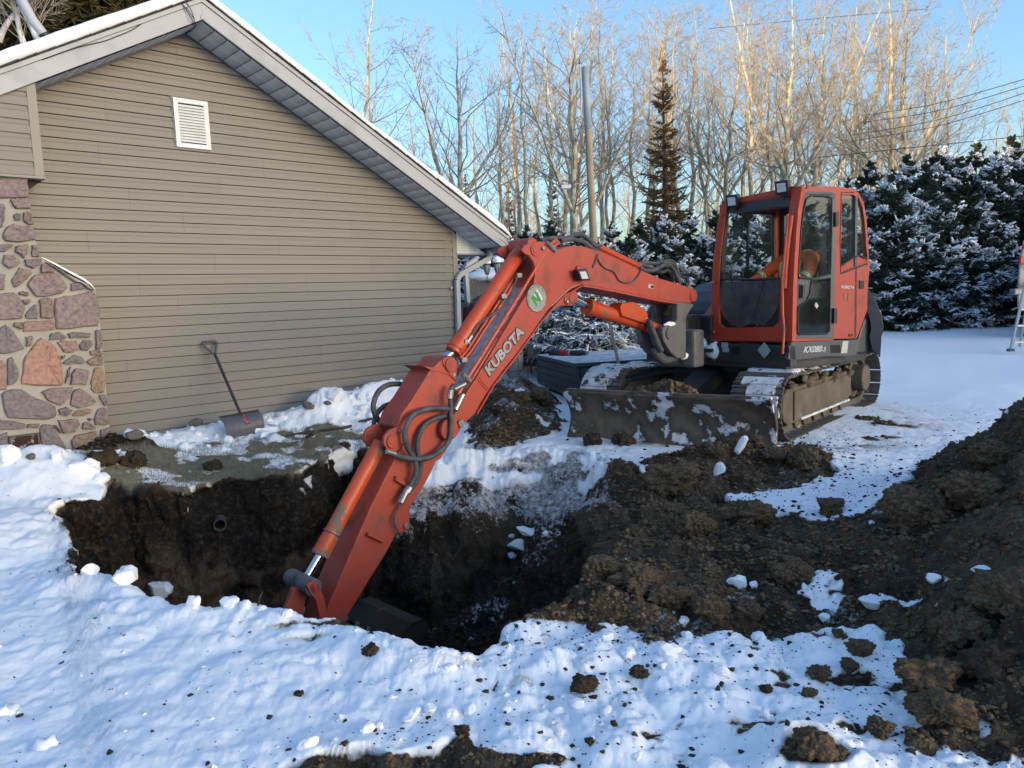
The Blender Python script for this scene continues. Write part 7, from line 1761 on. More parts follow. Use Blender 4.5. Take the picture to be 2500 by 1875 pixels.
# ---------------- lamp post with three lanterns
lp = empty('lamp_post', onY(1205, 700, 17.0)*np.array([1, 1, 0]), 'black garden lamp post with three snow capped lanterns', 'lamp')
lpc = onY(1212, 676, 17.0)
MB().tube([lpc*np.array([1, 1, 0]), lpc-zz*.25, lpc-zz*.05], [.05, .035, .03], 10).build('post', M_['blackp'], lp, smooth=True)
gl_l = mat('lantern_glass', (.25, .29, .32), .2, spec=.8)
for px, py, dy in ((1189, 658, 0), (1214, 655, .0), (1230, 655, .12)):
    c = onY(px, py, 17.0+dy); s_ = .95
    MB().tube(spline([lpc-zz*.18, (lpc+c)/2-zz*.30, c-zz*.24, c-zz*.13], 4), .012, 6).build('arm', M_['blackp'], lp, smooth=True)
    ln_ = lathe([(0, -.13*s_), (.035*s_, -.12*s_), (.075*s_, .03*s_), (.082*s_, .11*s_), (0, .12*s_)], c, 12, 'lantern', gl_l, lp)
    lathe([(.098*s_, .10*s_), (.10*s_, .125*s_), (.05*s_, .16*s_), (0, .17*s_)], c, 14, 'lantern_cap', M_['blackp'], ln_)
    mbl = MB()
    for q_ in range(6):
        a = q_*math.pi/3; u3 = np.array([math.cos(a), math.sin(a), 0]); mbl.tube([c+u3*.036*s_-zz*.12*s_, c+u3*.077*s_+zz*.03*s_, c+u3*.085*s_+zz*.11*s_], .006, 4)
    mbl.build('lantern_bars', M_['blackp'], ln_)
    lathe([(.088*s_, .125*s_), (.105*s_, .15*s_), (.10*s_, .21*s_), (.06*s_, .265*s_), (0, .28*s_)], c, 16, 'snow_cap', M_['snow'], ln_)
# ---------------- dark red car behind the corner
cy0 = 15.5
car = empty('parked_car', onY(1170, 800, cy0)*np.array([1, 1, 0]), 'dark maroon car parked behind the house corner, half hidden', 'car')
mar = mat('maroon_paint', (.060, .008, .014), .25, spec=.6)
cp = [onY(x, y, cy0) for x, y in ((1126, 770), (1128, 742), (1150, 735), (1300, 722), (1380, 735), (1392, 790), (1390, 860), (1126, 860))]
MB().ext(cp, np.array([.3, 1.75, 0])).build('body', mar, car, bevel=.06)
gh = [onY(x, y, cy0+.12) for x, y in ((1140, 740), (1165, 722), (1182, 716), (1300, 712), (1345, 730), (1352, 742))]
MB().ext(gh, np.array([.28, 1.5, 0])).build('cabin', mar, car, bevel=.04)
MB().ext([onY(x, y, cy0+.10) for x, y in ((1148, 741), (1168, 726), (1184, 720), (1200, 719), (1202, 741))], np.array([0, .02, 0])).build('side_window', mat('car_glass', (.03, .07, .06), .08, spec=.8), car)
MB().box(onY(1132, 745, cy0-.1), (.10, .07, .055), np.eye(3)).build('wing_mirror', mat('mirror_shell', (.03, .06, .08), .3), car, bevel=.02)
for px in (1165, 1340):
    c = onY(px, 850, cy0-.02); MB().tube([c, c+np.array([0, .22, 0])], .33, 24).build('wheel', M_['rubber'], car)
# ---------------- snow topped woodshed
wy = 18.5
shd = empty('woodpile', onY(1180, 760, wy)*np.array([1, 1, 0]), 'rough grey upright boards topped with a thick snow pad behind the lamps', 'shed')
bk_ = mat('grey_rough_boards', (.10, .09, .075), .9, c2=(.17, .16, .14), scale=9, stretch=(6, 6, .6), amt=.5, dirt=(.5, .52, .55), dscale=6, dthr=.62)
for k in range(16):
    x0 = 1136+k*9.0; p = onY(x0, 682+rgp.uniform(-2, 3), wy+rgp.uniform(-.03, .03)); q_ = onY(x0+8.4, 684, wy); w2 = (q_-p)[0]/2
    MB().box(np.array([(p[0]+q_[0])/2, wy, p[2]/2]), (abs(w2), .04, p[2]/2), np.eye(3)).build('board', bk_, shd)
p, q_ = onY(1133, 684, wy), onY(1282, 690, wy)
blob('snow_pad', (p+q_)/2+zz*.10+np.array([0, .5, 0]), ((q_-p)[0]/2*1.05, .75, .22), 51, M_['snow'], shd, sub=4, amp=.12, flat=.35)
# ---------------- wooden utility pole
pl0, pl1 = onY(1452, 640, 20.0), onY(1428, 166, 20.0)
pb = pl1+(pl0-pl1)*((pl1[2]-.35)/(pl1[2]-pl0[2]))
up_ = empty('utility_pole', pb, 'weathered wooden pole with a grey conduit and small cap at its top', 'pole')
MB().tube([pb, (pb+pl1)/2, pl1], [.105, .095, .085], 14).build('pole', mat('pole_wood', (.40, .30, .19), .8, c2=(.22, .17, .12), scale=3, stretch=(3, 3, .6), amt=.4), up_, smooth=True)
cnd = (pl1-pb)/np.linalg.norm(pl1-pb)
MB().tube([pl1-cnd*1.5, pl1-cnd*0+zz*.02], .092, 14).build('top_sleeve', mat('galv_sleeve', (.32, .36, .38), .5), up_, smooth=True)
MB().tube([pl1-np.array([.12, .03, 1.2]), pl1-np.array([.12, .03, -.12])], .018, 8).build('conduit', M_['steel'], up_)
MB().tube([pl1-np.array([.12, .03, -.10]), pl1-np.array([.12, .03, -.20])], [.05, .03], 10).build('weather_head', M_['steel'], up_)
MB().box(onY(1382, 456, 20.0), (.125, .05, .045), np.eye(3)).build('sign_box', M_['white'], up_, bevel=.01)
MB().tube([onY(1385, 456, 20.0), onY(1442, 452, 20.0)], .012, 6).build('bracket', M_['steel'], up_)
# ---------------- overhead wires at the right
wrm = mat('wire', (.03, .03, .035), .5)
for i, (L, Y) in enumerate((([(2120, 280), (2300, 250), (2560, 176)], 26), ([(2100, 300), (2300, 268), (2560, 192)], 26), ([(2080, 330), (2300, 290), (2560, 208)], 26), ([(2080, 345), (2300, 305), (2560, 226)], 26), ([(1990, 385), (2250, 358), (2560, 326)], 24), ([(1730, 70), (2000, 45), (2260, 22)], 32))):
    o = MB().tube(spline([onY(x, y, Y) for x, y in L], 6), .012, 5).build('overhead_wire', wrm); tag(o, ['uppermost of the four wires fanning to the right edge', 'second wire from the top at the right edge', 'third wire from the top at the right edge', 'fourth wire down at the right edge, lowest of the fan', 'single long wire sagging just above the snowy spruces', 'thin high wire crossing the tree tops'][i], 'wire', 'overhead wires')
# ---------------- ladder and vehicle at the right edge
lc = g(2470, 857, .12); LY = lc[1]
lad = empty('step_ladder', lc, 'aluminium step ladder standing on the snow at the right edge', 'ladder')
alu = mat('aluminium', (.42, .44, .46), .35, metal=.7)
F0, F1 = onY(2467, 857, LY), onY(2531, 570, LY+.2); G0, G1 = onY(2560, 862, LY), onY(2585, 572, LY+.2)
MB().tube([F0, F1], .030, 8).build('rail', alu, lad); MB().tube([G0, G1], .030, 8).build('rail', alu, lad)
for t in np.linspace(.09, .92, 7):
    a, b = F0+(F1-F0)*t, G0+(G1-G0)*t; MB().box((a+b)/2, (np.linalg.norm(b-a)/2, .045, .014), np.eye(3)).build('rung', alu, lad)
R0_, R1_ = onY(2489, 846, LY+.9), onY(2540, 572, LY+.25); MB().tube([R0_, R1_], .026, 8).build('rear_leg', alu, lad)
R0_, R1_ = onY(2580, 846, LY+.9), onY(2592, 572, LY+.25); MB().tube([R0_, R1_], .026, 8).build('rear_leg', alu, lad)
MB().box(F0+zz*.02, (.05, .05, .025), np.eye(3)).build('foot', M_['rubber'], lad)
vy = LY+2.2
trk = empty('pickup_truck', onY(2620, 800, vy)*np.array([1, 1, 0])+zz*.3, 'tail of a silver pickup truck with a red lamp, mostly outside the right edge', 'truck')
sil = mat('silver_paint', (.26, .26, .26), .3, metal=.4, dirt=(.14, .13, .12), dscale=3, dthr=.5, dsoft=.3)
MB().ext([onY(x, y, vy) for x, y in ((2484, 760), (2482, 716), (2487, 640), (2497, 588), (2506, 580), (2800, 570), (2800, 760))], np.array([3.6, 4.5, 0])).build('body', sil, trk, bevel=.05)
MB().box(onY(2488, 712, vy-.12), (.16, .10, .07), np.eye(3)).build('bumper', M_['steel'], trk, bevel=.02)
tl = mat('tail_lamp', (.55, .02, .03), .25, spec=.7)
MB().box(onY(2500, 635, vy-.02), (.10, .03, .09), np.eye(3)).build('tail_lamp', tl, trk, bevel=.02); MB().box(onY(2504, 600, vy-.02), (.07, .03, .05), np.eye(3)).build('tail_lamp', tl, trk, bevel=.02)
MB().tube([onY(2520, 800, vy+.5), onY(2520, 800, vy+.5)+np.array([.3, 0, 0])], .36, 24).build('wheel', M_['rubber'], trk)
blob('snow', (0, 0, 0), (1, 1, 1), 1, M_['snow']) if False else None
# icicle-like stray twigs caught on the eave tip
tw_ = empty('twig_bundle', qa(1245, 600), 'bare twigs and a red tag caught at the lower tip of the roof', 'twigs')
for L in ([(1020, 160), (1120, 240), (1210, 335)], [(1135, 190), (1200, 240), (1255, 310)], [(1215, 150), (1245, 230), (1262, 300)], [(1320, 0), (1318, 150), (1295, 270)], [(1318, 80), (1330, -60), (1326, -200)]):
    MB().tube(spline([qa(x, y, FB-.06) for x, y in cr(L, 7.373, 1080, 560)], 3), .004, 5).build('twig', M_['dbark'], tw_)
MB().box(qa(*cr([(1285, 285)], 7.373, 1080, 560)[0], FB-.07), (.022, .004, .02), [D1, WN, zz]).build('red_tag', mat('magenta_tag', (.35, .02, .08), .5), tw_)
# ---------------- drain pipe stub in the pit wall
dp = hit_ground(546, 1272)
st2 = empty('drain_pipe', dp, 'dark corrugated drain pipe stub poking from the far pit wall', 'pipe')
dv = (CAM-dp); dv[2] = 0; dv /= np.linalg.norm(dv)
lathe([(.055, -.25), (.055, .14), (.047, .14), (.045, -.1)], dp+zz*.0, 20, 'pipe', mat('dirty_pipe', (.05, .048, .045), .7, c2=(.10, .095, .085), scale=9), st2, ax=[np.cross(dv, zz), zz, dv])
# ================================================================ operator in the cab
M_['hivis'] = mat('hivis_orange', (.62, .10, .012), .8, c2=(.45, .06, .01), scale=9, bump=.004, bscale=18)
M_['stripe'] = mat('reflective_stripe', (.42, .50, .16), .5)
M_['stripe2'] = mat('reflective_silver', (.30, .33, .30), .45)
M_['skin'] = mat('skin', (.42, .22, .15), .55)
M_['trous'] = mat('dark_trousers', (.02, .022, .026), .9)
M_['capm'] = mat('dark_hood', (.015, .015, .018), .9)
def skinmesh(name, joints, edges, m, parent, sub=2, root=0):
    me = bpy.data.meshes.new(name); me.from_pydata([tuple(float(c) for c in p) for p, _ in joints], edges, []); me.update(); me.materials.append(m)
    o = bpy.data.objects.new(name, me); col.objects.link(o); setpar(o, parent)
    s = o.modifiers.new('skin', 'SKIN')
    for i, (p, r) in enumerate(joints):
        d = me.skin_vertices[0].data[i]; d.radius = (r, r) if np.isscalar(r) else r; d.use_root = (i == root)
    s.use_smooth_shade = True
    sb = o.modifiers.new('sub', 'SUBSURF'); sb.levels = sub; sb.render_levels = sub
    return o
hw = lambda x, y, z: h2w(x-.13, y, z-.13 if z > .5 else z)
per_ = empty('person', h2w(-.70, -.50, .50), 'operator seated in the cab in an orange high visibility jacket, arm reaching to the lever', 'person')
# body: pelvis, spine, neck, head, legs
body_j = [(hw(-.74, -.50, .58), .15), (hw(-.74, -.50, .76), .14), (hw(-.70, -.49, .92), .16), (hw(-.65, -.48, 1.02), .12), (hw(-.62, -.48, 1.09), .055), (hw(-.60, -.48, 1.15), .075), (hw(-.59, -.48, 1.24), .095), (hw(-.58, -.48, 1.30), .07),
          (hw(-.68, -.40, .56), .10), (hw(-.36, -.36, .58), .075), (hw(-.26, -.36, .24), .055), (hw(-.16, -.36, .08), .04),
          (hw(-.68, -.60, .56), .10), (hw(-.36, -.64, .58), .075), (hw(-.26, -.64, .24), .055), (hw(-.16, -.64, .08), .04)]
body_e = [(0, 1), (1, 2), (2, 3), (3, 4), (4, 5), (5, 6), (6, 7), (0, 8), (8, 9), (9, 10), (10, 11), (0, 12), (12, 13), (13, 14), (14, 15)]
skinmesh('body', body_j, body_e, M_['trous'], per_)
# jacket with both sleeves
jk_j = [(hw(-.75, -.50, .60), (.175, .175)), (hw(-.75, -.50, .76), .175), (hw(-.71, -.49, .92), .185), (hw(-.66, -.48, 1.03), .13), (hw(-.64, -.48, 1.08), .075),
        (hw(-.64, -.30, 1.00), .085), (hw(-.50, -.22, .84), .068), (hw(-.34, -.26, .72), .055),
        (hw(-.64, -.66, 1.00), .085), (hw(-.44, -.74, .86), .068), (hw(-.22, -.78, .76), .050)]
jk = skinmesh('jacket', jk_j, [(0, 1), (1, 2), (2, 3), (3, 4), (3, 5), (5, 6), (6, 7), (3, 8), (8, 9), (9, 10)], M_['hivis'], per_)
def band(c, r1, r2, ax, wdt=.028, m='stripe', n=26):
    c = np.asarray(c, float); a0 = np.asarray(ax, float); a0 /= np.linalg.norm(a0); u = np.cross(a0, zz if abs(a0[2]) < .9 else HF); u /= np.linalg.norm(u); v = np.cross(a0, u); V = []
    for i in range(n):
        a = 2*math.pi*i/n
        for s_ in (-1, 1): V.append(c+u*r1*math.cos(a)+v*r2*math.sin(a)+a0*wdt*s_)
    return MB().add(V, [(2*i, 2*((i+1) % n), 2*((i+1) % n)+1, 2*i+1) for i in range(n)]).build('reflective_band', M_[m], jk, smooth=True)
band(hw(-.75, -.50, .72), .19, .19, zz, .030); band(hw(-.75, -.50, .72), .192, .192, zz, .014, 'stripe2')
for a, b, r_ in ((jk_j[9][0], jk_j[10][0], .066), (jk_j[6][0], jk_j[7][0], .070)):
    a, b = np.array(a), np.array(b); band(a+(b-a)*.35, r_, r_, b-a, .024); band(a+(b-a)*.35, r_+.002, r_+.002, b-a, .011, 'stripe2')
def strap(P, wv, m='stripe', wd=.028, name='shoulder_stripe'):
    P = spline(P, 5); V = []
    for p in P: V += [p-np.asarray(wv)*wd, p+np.asarray(wv)*wd]
    o = MB().add(V, [(2*i, 2*i+1, 2*i+3, 2*i+2) for i in range(len(P)-1)]).build(name, M_[m], jk); o.modifiers.new('t', 'SOLIDIFY').thickness = .004
for yy in (-.38, -.60):
    strap([hw(-.56, yy, .72), hw(-.52, yy, .90), hw(-.58, yy, 1.04), hw(-.67, yy, 1.10), hw(-.80, yy, 1.03), hw(-.90, yy, .90), hw(-.93, yy, .72)], HL)
strap([hw(-.55, -.33, .76), hw(-.60, -.298, .92), hw(-.68, -.32, 1.07)], HF, wd=.03); strap([hw(-.70, -.305, .70), hw(-.78, -.300, .88), hw(-.74, -.33, 1.05)], HF*.8+zz*.2, wd=.022)
strap([hw(-.60, -.305, .70), hw(-.75, -.300, .70), hw(-.90, -.33, .72)], zz, 'stripe', .028)
# head: hood, face features
blob('hood', hw(-.605, -.48, 1.225), (.115, .100, .125), 61, M_['capm'], per_, sub=3, amp=.05, ax=HAX)
blob('face', hw(-.515, -.48, 1.20), (.045, .065, .085), 62, M_['skin'], per_, sub=3, amp=.03, ax=HAX)
blob('nose', hw(-.462, -.48, 1.19), (.018, .014, .022), 63, M_['skin'], per_, sub=2, amp=.02, ax=HAX)
for yy in (-.505, -.455): blob('eye', hw(-.474, yy, 1.215), (.008, .013, .007), 64, M_['capm'], per_, sub=1, amp=0, ax=HAX)
MB().box(hw(-.468, -.48, 1.155), (.004, .022, .004), HAX).build('mouth', mat('lips', (.3, .1, .08), .6), per_)
MB().ext([hw(-.50, -.56, 1.262), hw(-.40, -.53, 1.255), hw(-.40, -.43, 1.255), hw(-.50, -.40, 1.262)], zz*.012).build('cap_peak', M_['capm'], per_, bevel=.004)
# gloved hands round the levers, five fingers each
def hand(wr, grip, nm='glove'):
    wr, grip = np.array(wr), np.array(grip); d = (grip-wr); d /= np.linalg.norm(d); s_ = np.cross(d, zz); s_ /= np.linalg.norm(s_); up = np.cross(s_, d)
    j = [(wr, .030), (wr+d*.045, .036), (wr+d*.085, .036)]; e = [(0, 1), (1, 2)]
    for k, off in enumerate((-.028, -.010, .009, .026)):
        b = wr+d*.088+s_*off; ln = (.030, .034, .031, .024)[k]; n0 = len(j)
        j += [(b, .0105), (b+d*ln, .0100), (b+d*(ln+.012)-up*.024, .0092), (b+d*(ln-.008)-up*.040, .0085)]; e += [(2, n0), (n0, n0+1), (n0+1, n0+2), (n0+2, n0+3)]
    n0 = len(j); t = wr+d*.035-s_*.036
    j += [(t, .013), (t+d*.028-s_*.012-up*.012, .011), (t+d*.048-s_*.002-up*.026, .0095)]; e += [(0, n0), (n0, n0+1), (n0+1, n0+2)]
    return skinmesh(nm, j, e, M_['capm'], per_, 1)
hand(hw(-.24, -.78, .765), hw(-.10, -.83, .76)); hand(hw(-.35, -.255, .725), hw(-.27, -.19, .73))
c = MB().tube([h2w(-.14, -.84, .50), h2w(-.13, -.84, .70), h2w(-.13, -.84, .78)], [.014, .014, .022], 8).build('lever', M_['blackp'], cab, smooth=True)
# ================================================================ clods, snow chunks, crumbs
rg = np.random.RandomState(123)
def lumpmesh(name, seed, m, amp=.5, sub=3, sharp=.0, flat=.8):
    import bmesh
    bm = bmesh.new(); bmesh.ops.create_icosphere(bm, subdivisions=sub, radius=1)
    P = np.array([v.co[:] for v in bm.verts]); n = fbm(P*1.3+seed*5.1, 3, seed); w_ = worley(P*2.6+seed, seed+3); n2_ = fbm(P*4.5+seed, 5, seed+7, .68, not sharp)
    P2 = P*(1+amp*n[:, None]-amp*.55*(w_[:, None]-.45)+(.10 if sharp else .55)*amp*n2_[:, None]); P2[:, 2] *= flat
    if sharp:
        for q_ in range(7):
            d = unit(np.random.RandomState(seed*9+q_).normal(size=3)); s_ = P2 @ d; lim = .62; P2 -= np.outer(np.maximum(0, s_-lim), d)
    for v, q_ in zip(bm.verts, P2): v.co = Vector(q_.tolist())
    me = bpy.data.meshes.new(name); bm.to_mesh(me); bm.free(); me.materials.append(m); me.polygons.foreach_set('use_smooth', np.full(len(me.polygons), True)); return me
CL = [lumpmesh('soil_clod', 10+i, M_['clod'], .6, 5) for i in range(5)]
CD = [lumpmesh('soil_clod', 20+i, M_['clod_dark'], .6, 4) for i in range(4)]
SC = [lumpmesh('snow_chunk', 30+i, M_['snow'], .45, 4, 1.0) for i in range(5)]
SR_ = [lumpmesh('snow_chunk', 50+i, M_['snow'], .28, 4, 0) for i in range(4)]
rockm = mat('rock', (.16, .135, .11), .85, c2=(.09, .08, .07), scale=8, bump=.006, bscale=30)
RK = [lumpmesh('rock', 40+i, rockm, .3, 3, 1.0) for i in range(2)]
def lay(me, px, py, wpx, label, cat, group=None, name=None, sink=.35, asp=(1, 1, .8), rot=None, tilt=0.0):
    p = hit_ground(px, py); D = np.linalg.norm(p-CAM); s_ = wpx/2/FPX*D
    o = bpy.data.objects.new(name or me.name, me); col.objects.link(o); o.location = (p[0], p[1], p[2]+s_*asp[2]*(1-sink)*.8)
    o.scale = (s_*asp[0], s_*asp[1], s_*asp[2]); o.rotation_euler = (rg.uniform(-.3, .3), tilt+rg.uniform(-.2, .2), rg.rand()*6.28 if rot is None else rot)
    return tag(o, label, cat, group)
big = [(SC, 700, 985, 42, 'angular snow chunk on the bank under the siding beside the brown rock', 1), (SC, 668, 975, 60, 'tallest peaked snow block at the top of the bank below the siding', 1), (SC, 815, 978, 48, 'snow block on the bank near the vent pipe', 1), (SC, 882, 975, 30, 'small pointed snow block left of the vent pipe', 1),
 (SR_, 560, 1078, 28, 'small round snow lump at the lower corner of the snow shovel', .8), (SC, 650, 1068, 46, 'broken snow chunk on the grass right of the snow shovel', .7), (SC, 625, 1058, 30, 'snow chunk tucked against the shovel scoop', .8), (SR_, 345, 1050, 80, 'smooth rounded snow heap against the wall above the grass', .9),
 (SC, 140, 1118, 34, 'upright snow slab at the foot of the chimney', 1.2), (SC, 215, 1158, 60, 'rounded snow lump beside the dark soil by the chimney', .9), (SR_, 250, 1175, 40, 'snow lump at the corner of the pit by the dark soil', .8), (SR_, 20, 1125, 60, 'snow lump beneath the ash door at the left edge', 1),
 (SC, 1290, 1308, 62, 'flat tilted slab of ice snow on the slope inside the pit', .45), (SC, 1272, 1335, 58, 'second ice slab just below the flat tilted one in the pit', .6), (SR_, 1253, 1365, 26, 'small ice lump below the slabs in the pit', .8), (SC, 1250, 1312, 20, 'small ice piece left of the slabs in the pit', .8), (SC, 1340, 1313, 22, 'small ice piece right of the slabs in the pit', .8),
 (SR_, 1840, 1228, 34, 'oval snow lump on the trampled snow right of the clods', .55), (SR_, 1962, 1235, 26, 'small oval snow lump farther right on the trampled snow', .6), (SC, 1800, 1432, 44, 'white snow block lying in the brown clods', .8), (SC, 1840, 1435, 30, 'snow block right of the white one in the brown clods', .8), (SC, 2130, 1478, 84, 'large snow patch block on the foot of the soil mound', .45),
 (SC, 1672, 1525, 36, 'angular snow chunk at the edge of the clods, upper one of a pair', .9), (SC, 1678, 1555, 30, 'angular snow chunk just below its pair at the clod edge', .9), (SC, 1632, 1598, 52, 'big faceted snow boulder in the front right snow', .8), (SC, 1655, 1505, 16, 'tiny snow piece above the pair of chunks', .9), (SC, 2012, 1525, 34, 'snow chunk against the clods left of the mound foot', .9),
 (SC, 2290, 1425, 34, 'snow lump stuck high on the soil mound', .9), (SC, 2385, 1395, 38, 'pale snow smear block on the upper soil mound', .7), (SR_, 1408, 1722, 40, 'smooth oval snow lump below the dark grass tuft', .6), (SR_, 1100, 1750, 44, 'rounded snow lump in the lower middle beside another', .8), (SR_, 1145, 1738, 38, 'rounded snow lump right of its neighbour in the lower middle', .8),
 (SC, 1000, 1755, 60, 'slanting flat snow piece in the lower middle', .5), (SR_, 900, 1785, 40, 'rounded snow lump near the dark soil at the bottom', .8), (SR_, 925, 1780, 24, 'smaller snow lump right beside the one near the dark soil', .8), (SR_, 750, 1820, 50, 'snow lump just left of the dark soil strip', .7), (SC, 1050, 1740, 46, 'snow block leaning towards the oval pair in the lower middle', .7),
 (SR_, 600, 1485, 30, 'round snow ball sitting on the near rim of the pit', .9), (SR_, 640, 1492, 22, 'small snow ball right of the round one on the near rim', .9), (SC, 560, 1480, 50, 'broken lump on the near rim left of the snow balls', .8), (SC, 470, 1478, 46, 'lump on the near rim above the smooth snow', .8), (SC, 392, 1450, 60, 'craggy snow lump on the left part of the near rim', .8),
 (SC, 310, 1418, 70, 'dirty edged snow lump at the upper left of the near rim', .7), (SC, 222, 1400, 40, 'pointed snow lump at the left end of the near rim', 1), (SC, 800, 1502, 54, 'snow hump on the rim right before the arm', .7), (SC, 742, 1500, 30, 'small snow piece on the rim under the linkage', .8), (SC, 1100, 1640, 34, 'snow piece with soil specks near the pit mouth', .7), (SR_, 700, 1502, 26, 'little snow lump on the rim beneath the red link', .8),
 (SR_, 1530, 1600, 46, 'snow lump half covered by crumbs in the right foreground', .7), (SR_, 1760, 1640, 44, 'snow lump in the right foreground beside a brown clod', .7), (SR_, 1850, 1560, 38, 'snow lump under the dark clods in the right foreground', .7), (SC, 1480, 1560, 40, 'blocky snow lump above the dark tuft', .7), (SR_, 2000, 1640, 40, 'snow lump close to the mound foot', .7)]
for k, (ms_, px, py, wpx, lb, az) in enumerate(big): lay(ms_[k % len(ms_)], px, py, wpx, lb, 'snow chunk', 'snow chunks lying about the pit', 'snow_chunk', .62, (1, .8, az))
c = hit_ground(1800, 1125); o = bpy.data.objects.new('snow_slab', SC[1]); col.objects.link(o); o.location = c+np.array([0, -.1, .16]); o.scale = (.035, .05, .13); o.rotation_euler = (.2, .55, .3); tag(o, 'narrow white snow slab standing tilted on the clods before the blade', 'snow chunk', 'snow chunks lying about the pit')
c = hit_ground(1750, 1170); o = bpy.data.objects.new('snow_slab', SC[2]); col.objects.link(o); o.location = c+np.array([0, -.05, .08]); o.scale = (.03, .05, .08); o.rotation_euler = (.2, .5, .6); tag(o, 'shorter tilted snow slab below the narrow one before the blade', 'snow chunk', 'snow chunks lying about the pit')
soil = [(CL, 1955, 1140, 90, 'largest round brown clod at the right end of the heap by the track'), (CL, 1890, 1125, 60, 'brown clod between the blade corner and the large round clod'), (CL, 1640, 1190, 120, 'smooth tan earth lump on the pit edge before the blade'), (CL, 1830, 1090, 60, 'brown clod touching the lower edge of the blade'),
 (CL, 1745, 1110, 50, 'clod resting under the middle of the blade'), (CD, 1520, 1085, 60, 'dark clod lying below the blade on the frosted ground'), (CD, 1450, 1082, 50, 'smaller dark clod left on the frosted ground below the blade'), (CL, 1315, 985, 70, 'upright brown clod at the top of the heap beside the boom'), (CL, 1265, 985, 60, 'snow dusted clod on the heap beside the boom'), (CD, 1210, 1010, 44, 'dark clod on the heap against the boom'),
 (CD, 520, 1150, 44, 'dark clod sitting on the grass at the pit edge'), (CD, 250, 1135, 60, 'dark clod in the pile by the chimney'), (CD, 330, 1140, 70, 'crumbly dark clod at the right of the pile by the chimney'), (CD, 840, 1092, 30, 'small dark clod on the far rim beside the arm'), (CL, 1820, 1270, 110, 'broad brown clod in the middle of the churned soil'), (CL, 1700, 1300, 90, 'knobbly clod left of the broad brown one'),
 (CL, 1560, 1440, 110, 'hairy brown clod on the right lip of the pit'), (CL, 1640, 1480, 90, 'brown clod hanging over the front snow'), (CL, 1740, 1500, 90, 'dark brown clod at the front edge of the soil'), (CL, 1830, 1500, 80, 'clod at the front edge right of the dark brown one'), (CL, 1480, 1400, 80, 'clod low on the right slope of the pit'), (CL, 1930, 1420, 100, 'wide clod near the mound foot'), (CL, 2030, 1250, 60, 'clod by the small twig on the snow'),
 (CL, 2250, 1270, 150, 'large rough clod on the flank of the soil mound'), (CL, 2370, 1220, 130, 'rough clod high on the soil mound'), (CL, 2460, 1500, 170, 'tan smooth earth boulder at the right edge of the mound'), (CL, 2330, 1560, 130, 'clod in the middle of the mound flank'), (CL, 2260, 1680, 130, 'rounded clod at the mound foot over the snow'), (CL, 2420, 1130, 100, 'grassy clod near the crest of the mound'), (CD, 2400, 1640, 120, 'dark wet clod low on the mound'), (CL, 2300, 1760, 110, 'clod at the lower end of the mound'),
 (CL, 2050, 1555, 30, 'small clod on the snow below the soil edge'), (CL, 2100, 1590, 50, 'flat clod on the snow near the mound foot'), (CL, 2075, 1630, 40, 'clod on the snow left of the mound foot'), (CL, 1995, 1655, 56, 'triangular brown clod on the open snow at the right'), (CL, 1975, 1700, 34, 'flat crumb of soil under the triangular clod'), (CL, 1985, 1830, 90, 'muddy heap at the lower right edge'), (CL, 2060, 1860, 50, 'clod beside the muddy heap at the lower edge'), (CL, 2150, 1790, 60, 'brown clod on the snow below the mound'),
 (CD, 1425, 1685, 60, 'dark frozen tuft of soil in the front snow'), (CD, 1560, 1650, 50, 'dark crumbly patch clod in the right front snow'), (CD, 1450, 1540, 40, 'flat dark clod on the snow at the pit mouth'), (CD, 900, 1600, 40, 'dark soil piece in the snow before the pit'), (CD, 730, 1700, 22, 'small dark leaf like crumb on the front snow'), (CD, 1130, 1795, 40, 'dark lump topping the soil strip at the bottom'), (CD, 1440, 1820, 26, 'dark crumb right of the soil strip'), (CD, 1870, 1690, 30, 'dark crumb in the right front snow'),
 (RK, 752, 1000, 32, 'brown rock on the snow bank below the siding'), (RK, 800, 990, 22, 'second smaller rock half buried in the bank'), (RK, 480, 1040, 34, 'grey stone showing through the snow by the wall'), (RK, 330, 1075, 44, 'dark flat stone against the wall right of the chimney'), (RK, 75, 1122, 26, 'pale small round object in the snow below the ash door')]
for k, (ms_, px, py, wpx, lb) in enumerate(soil): lay(ms_[k % len(ms_)], px, py, wpx, lb, 'rock' if ms_ is RK else 'clod', 'loose clods around the pit' if ms_ is not RK else None, 'rock' if ms_ is RK else 'soil_clod', .45, (1, .85, .75))
# small crumbs scattered by the thousand: one joined mesh per kind
def scatter(name, label, m, pts, sizes, seed, sub=1, flat=.7):
    import bmesh
    bm = bmesh.new(); bmesh.ops.create_icosphere(bm, subdivisions=sub, radius=1)
    B = np.array([v.co[:] for v in bm.verts]); T = np.array([[v.index for v in f.verts] for f in bm.faces]); bm.free()
    r_ = np.random.RandomState(seed); n = len(pts)
    a = r_.rand(n)*6.28; ca, sa = np.cos(a), np.sin(a)
    W = B[None]*(1+r_.normal(0, .32, (n, len(B), 1)))*sizes[:, None, None]*np.stack([r_.uniform(.8, 1.4, n), r_.uniform(.6, 1.1, n), r_.uniform(.5, .95, n)*flat*1.3], -1)[:, None]
    X = W[..., 0]*ca[:, None]-W[..., 1]*sa[:, None]; Y = W[..., 0]*sa[:, None]+W[..., 1]*ca[:, None]
    W = np.stack([X, Y, W[..., 2]], -1)+pts[:, None]
    F = (T[None]+(np.arange(n)*len(B))[:, None, None]).reshape(-1, 3)
    o = link(name, npmesh(name, W.reshape(-1, 3), F), m, None, smooth=('snow' in name)); return tag(o, label, None, None, 'stuff')
A, NA, NR, Q, C, nn, RR = TER
act = (RR > 1.7) & (RR < 11) & (np.abs(A)[:, None] < math.radians(38))
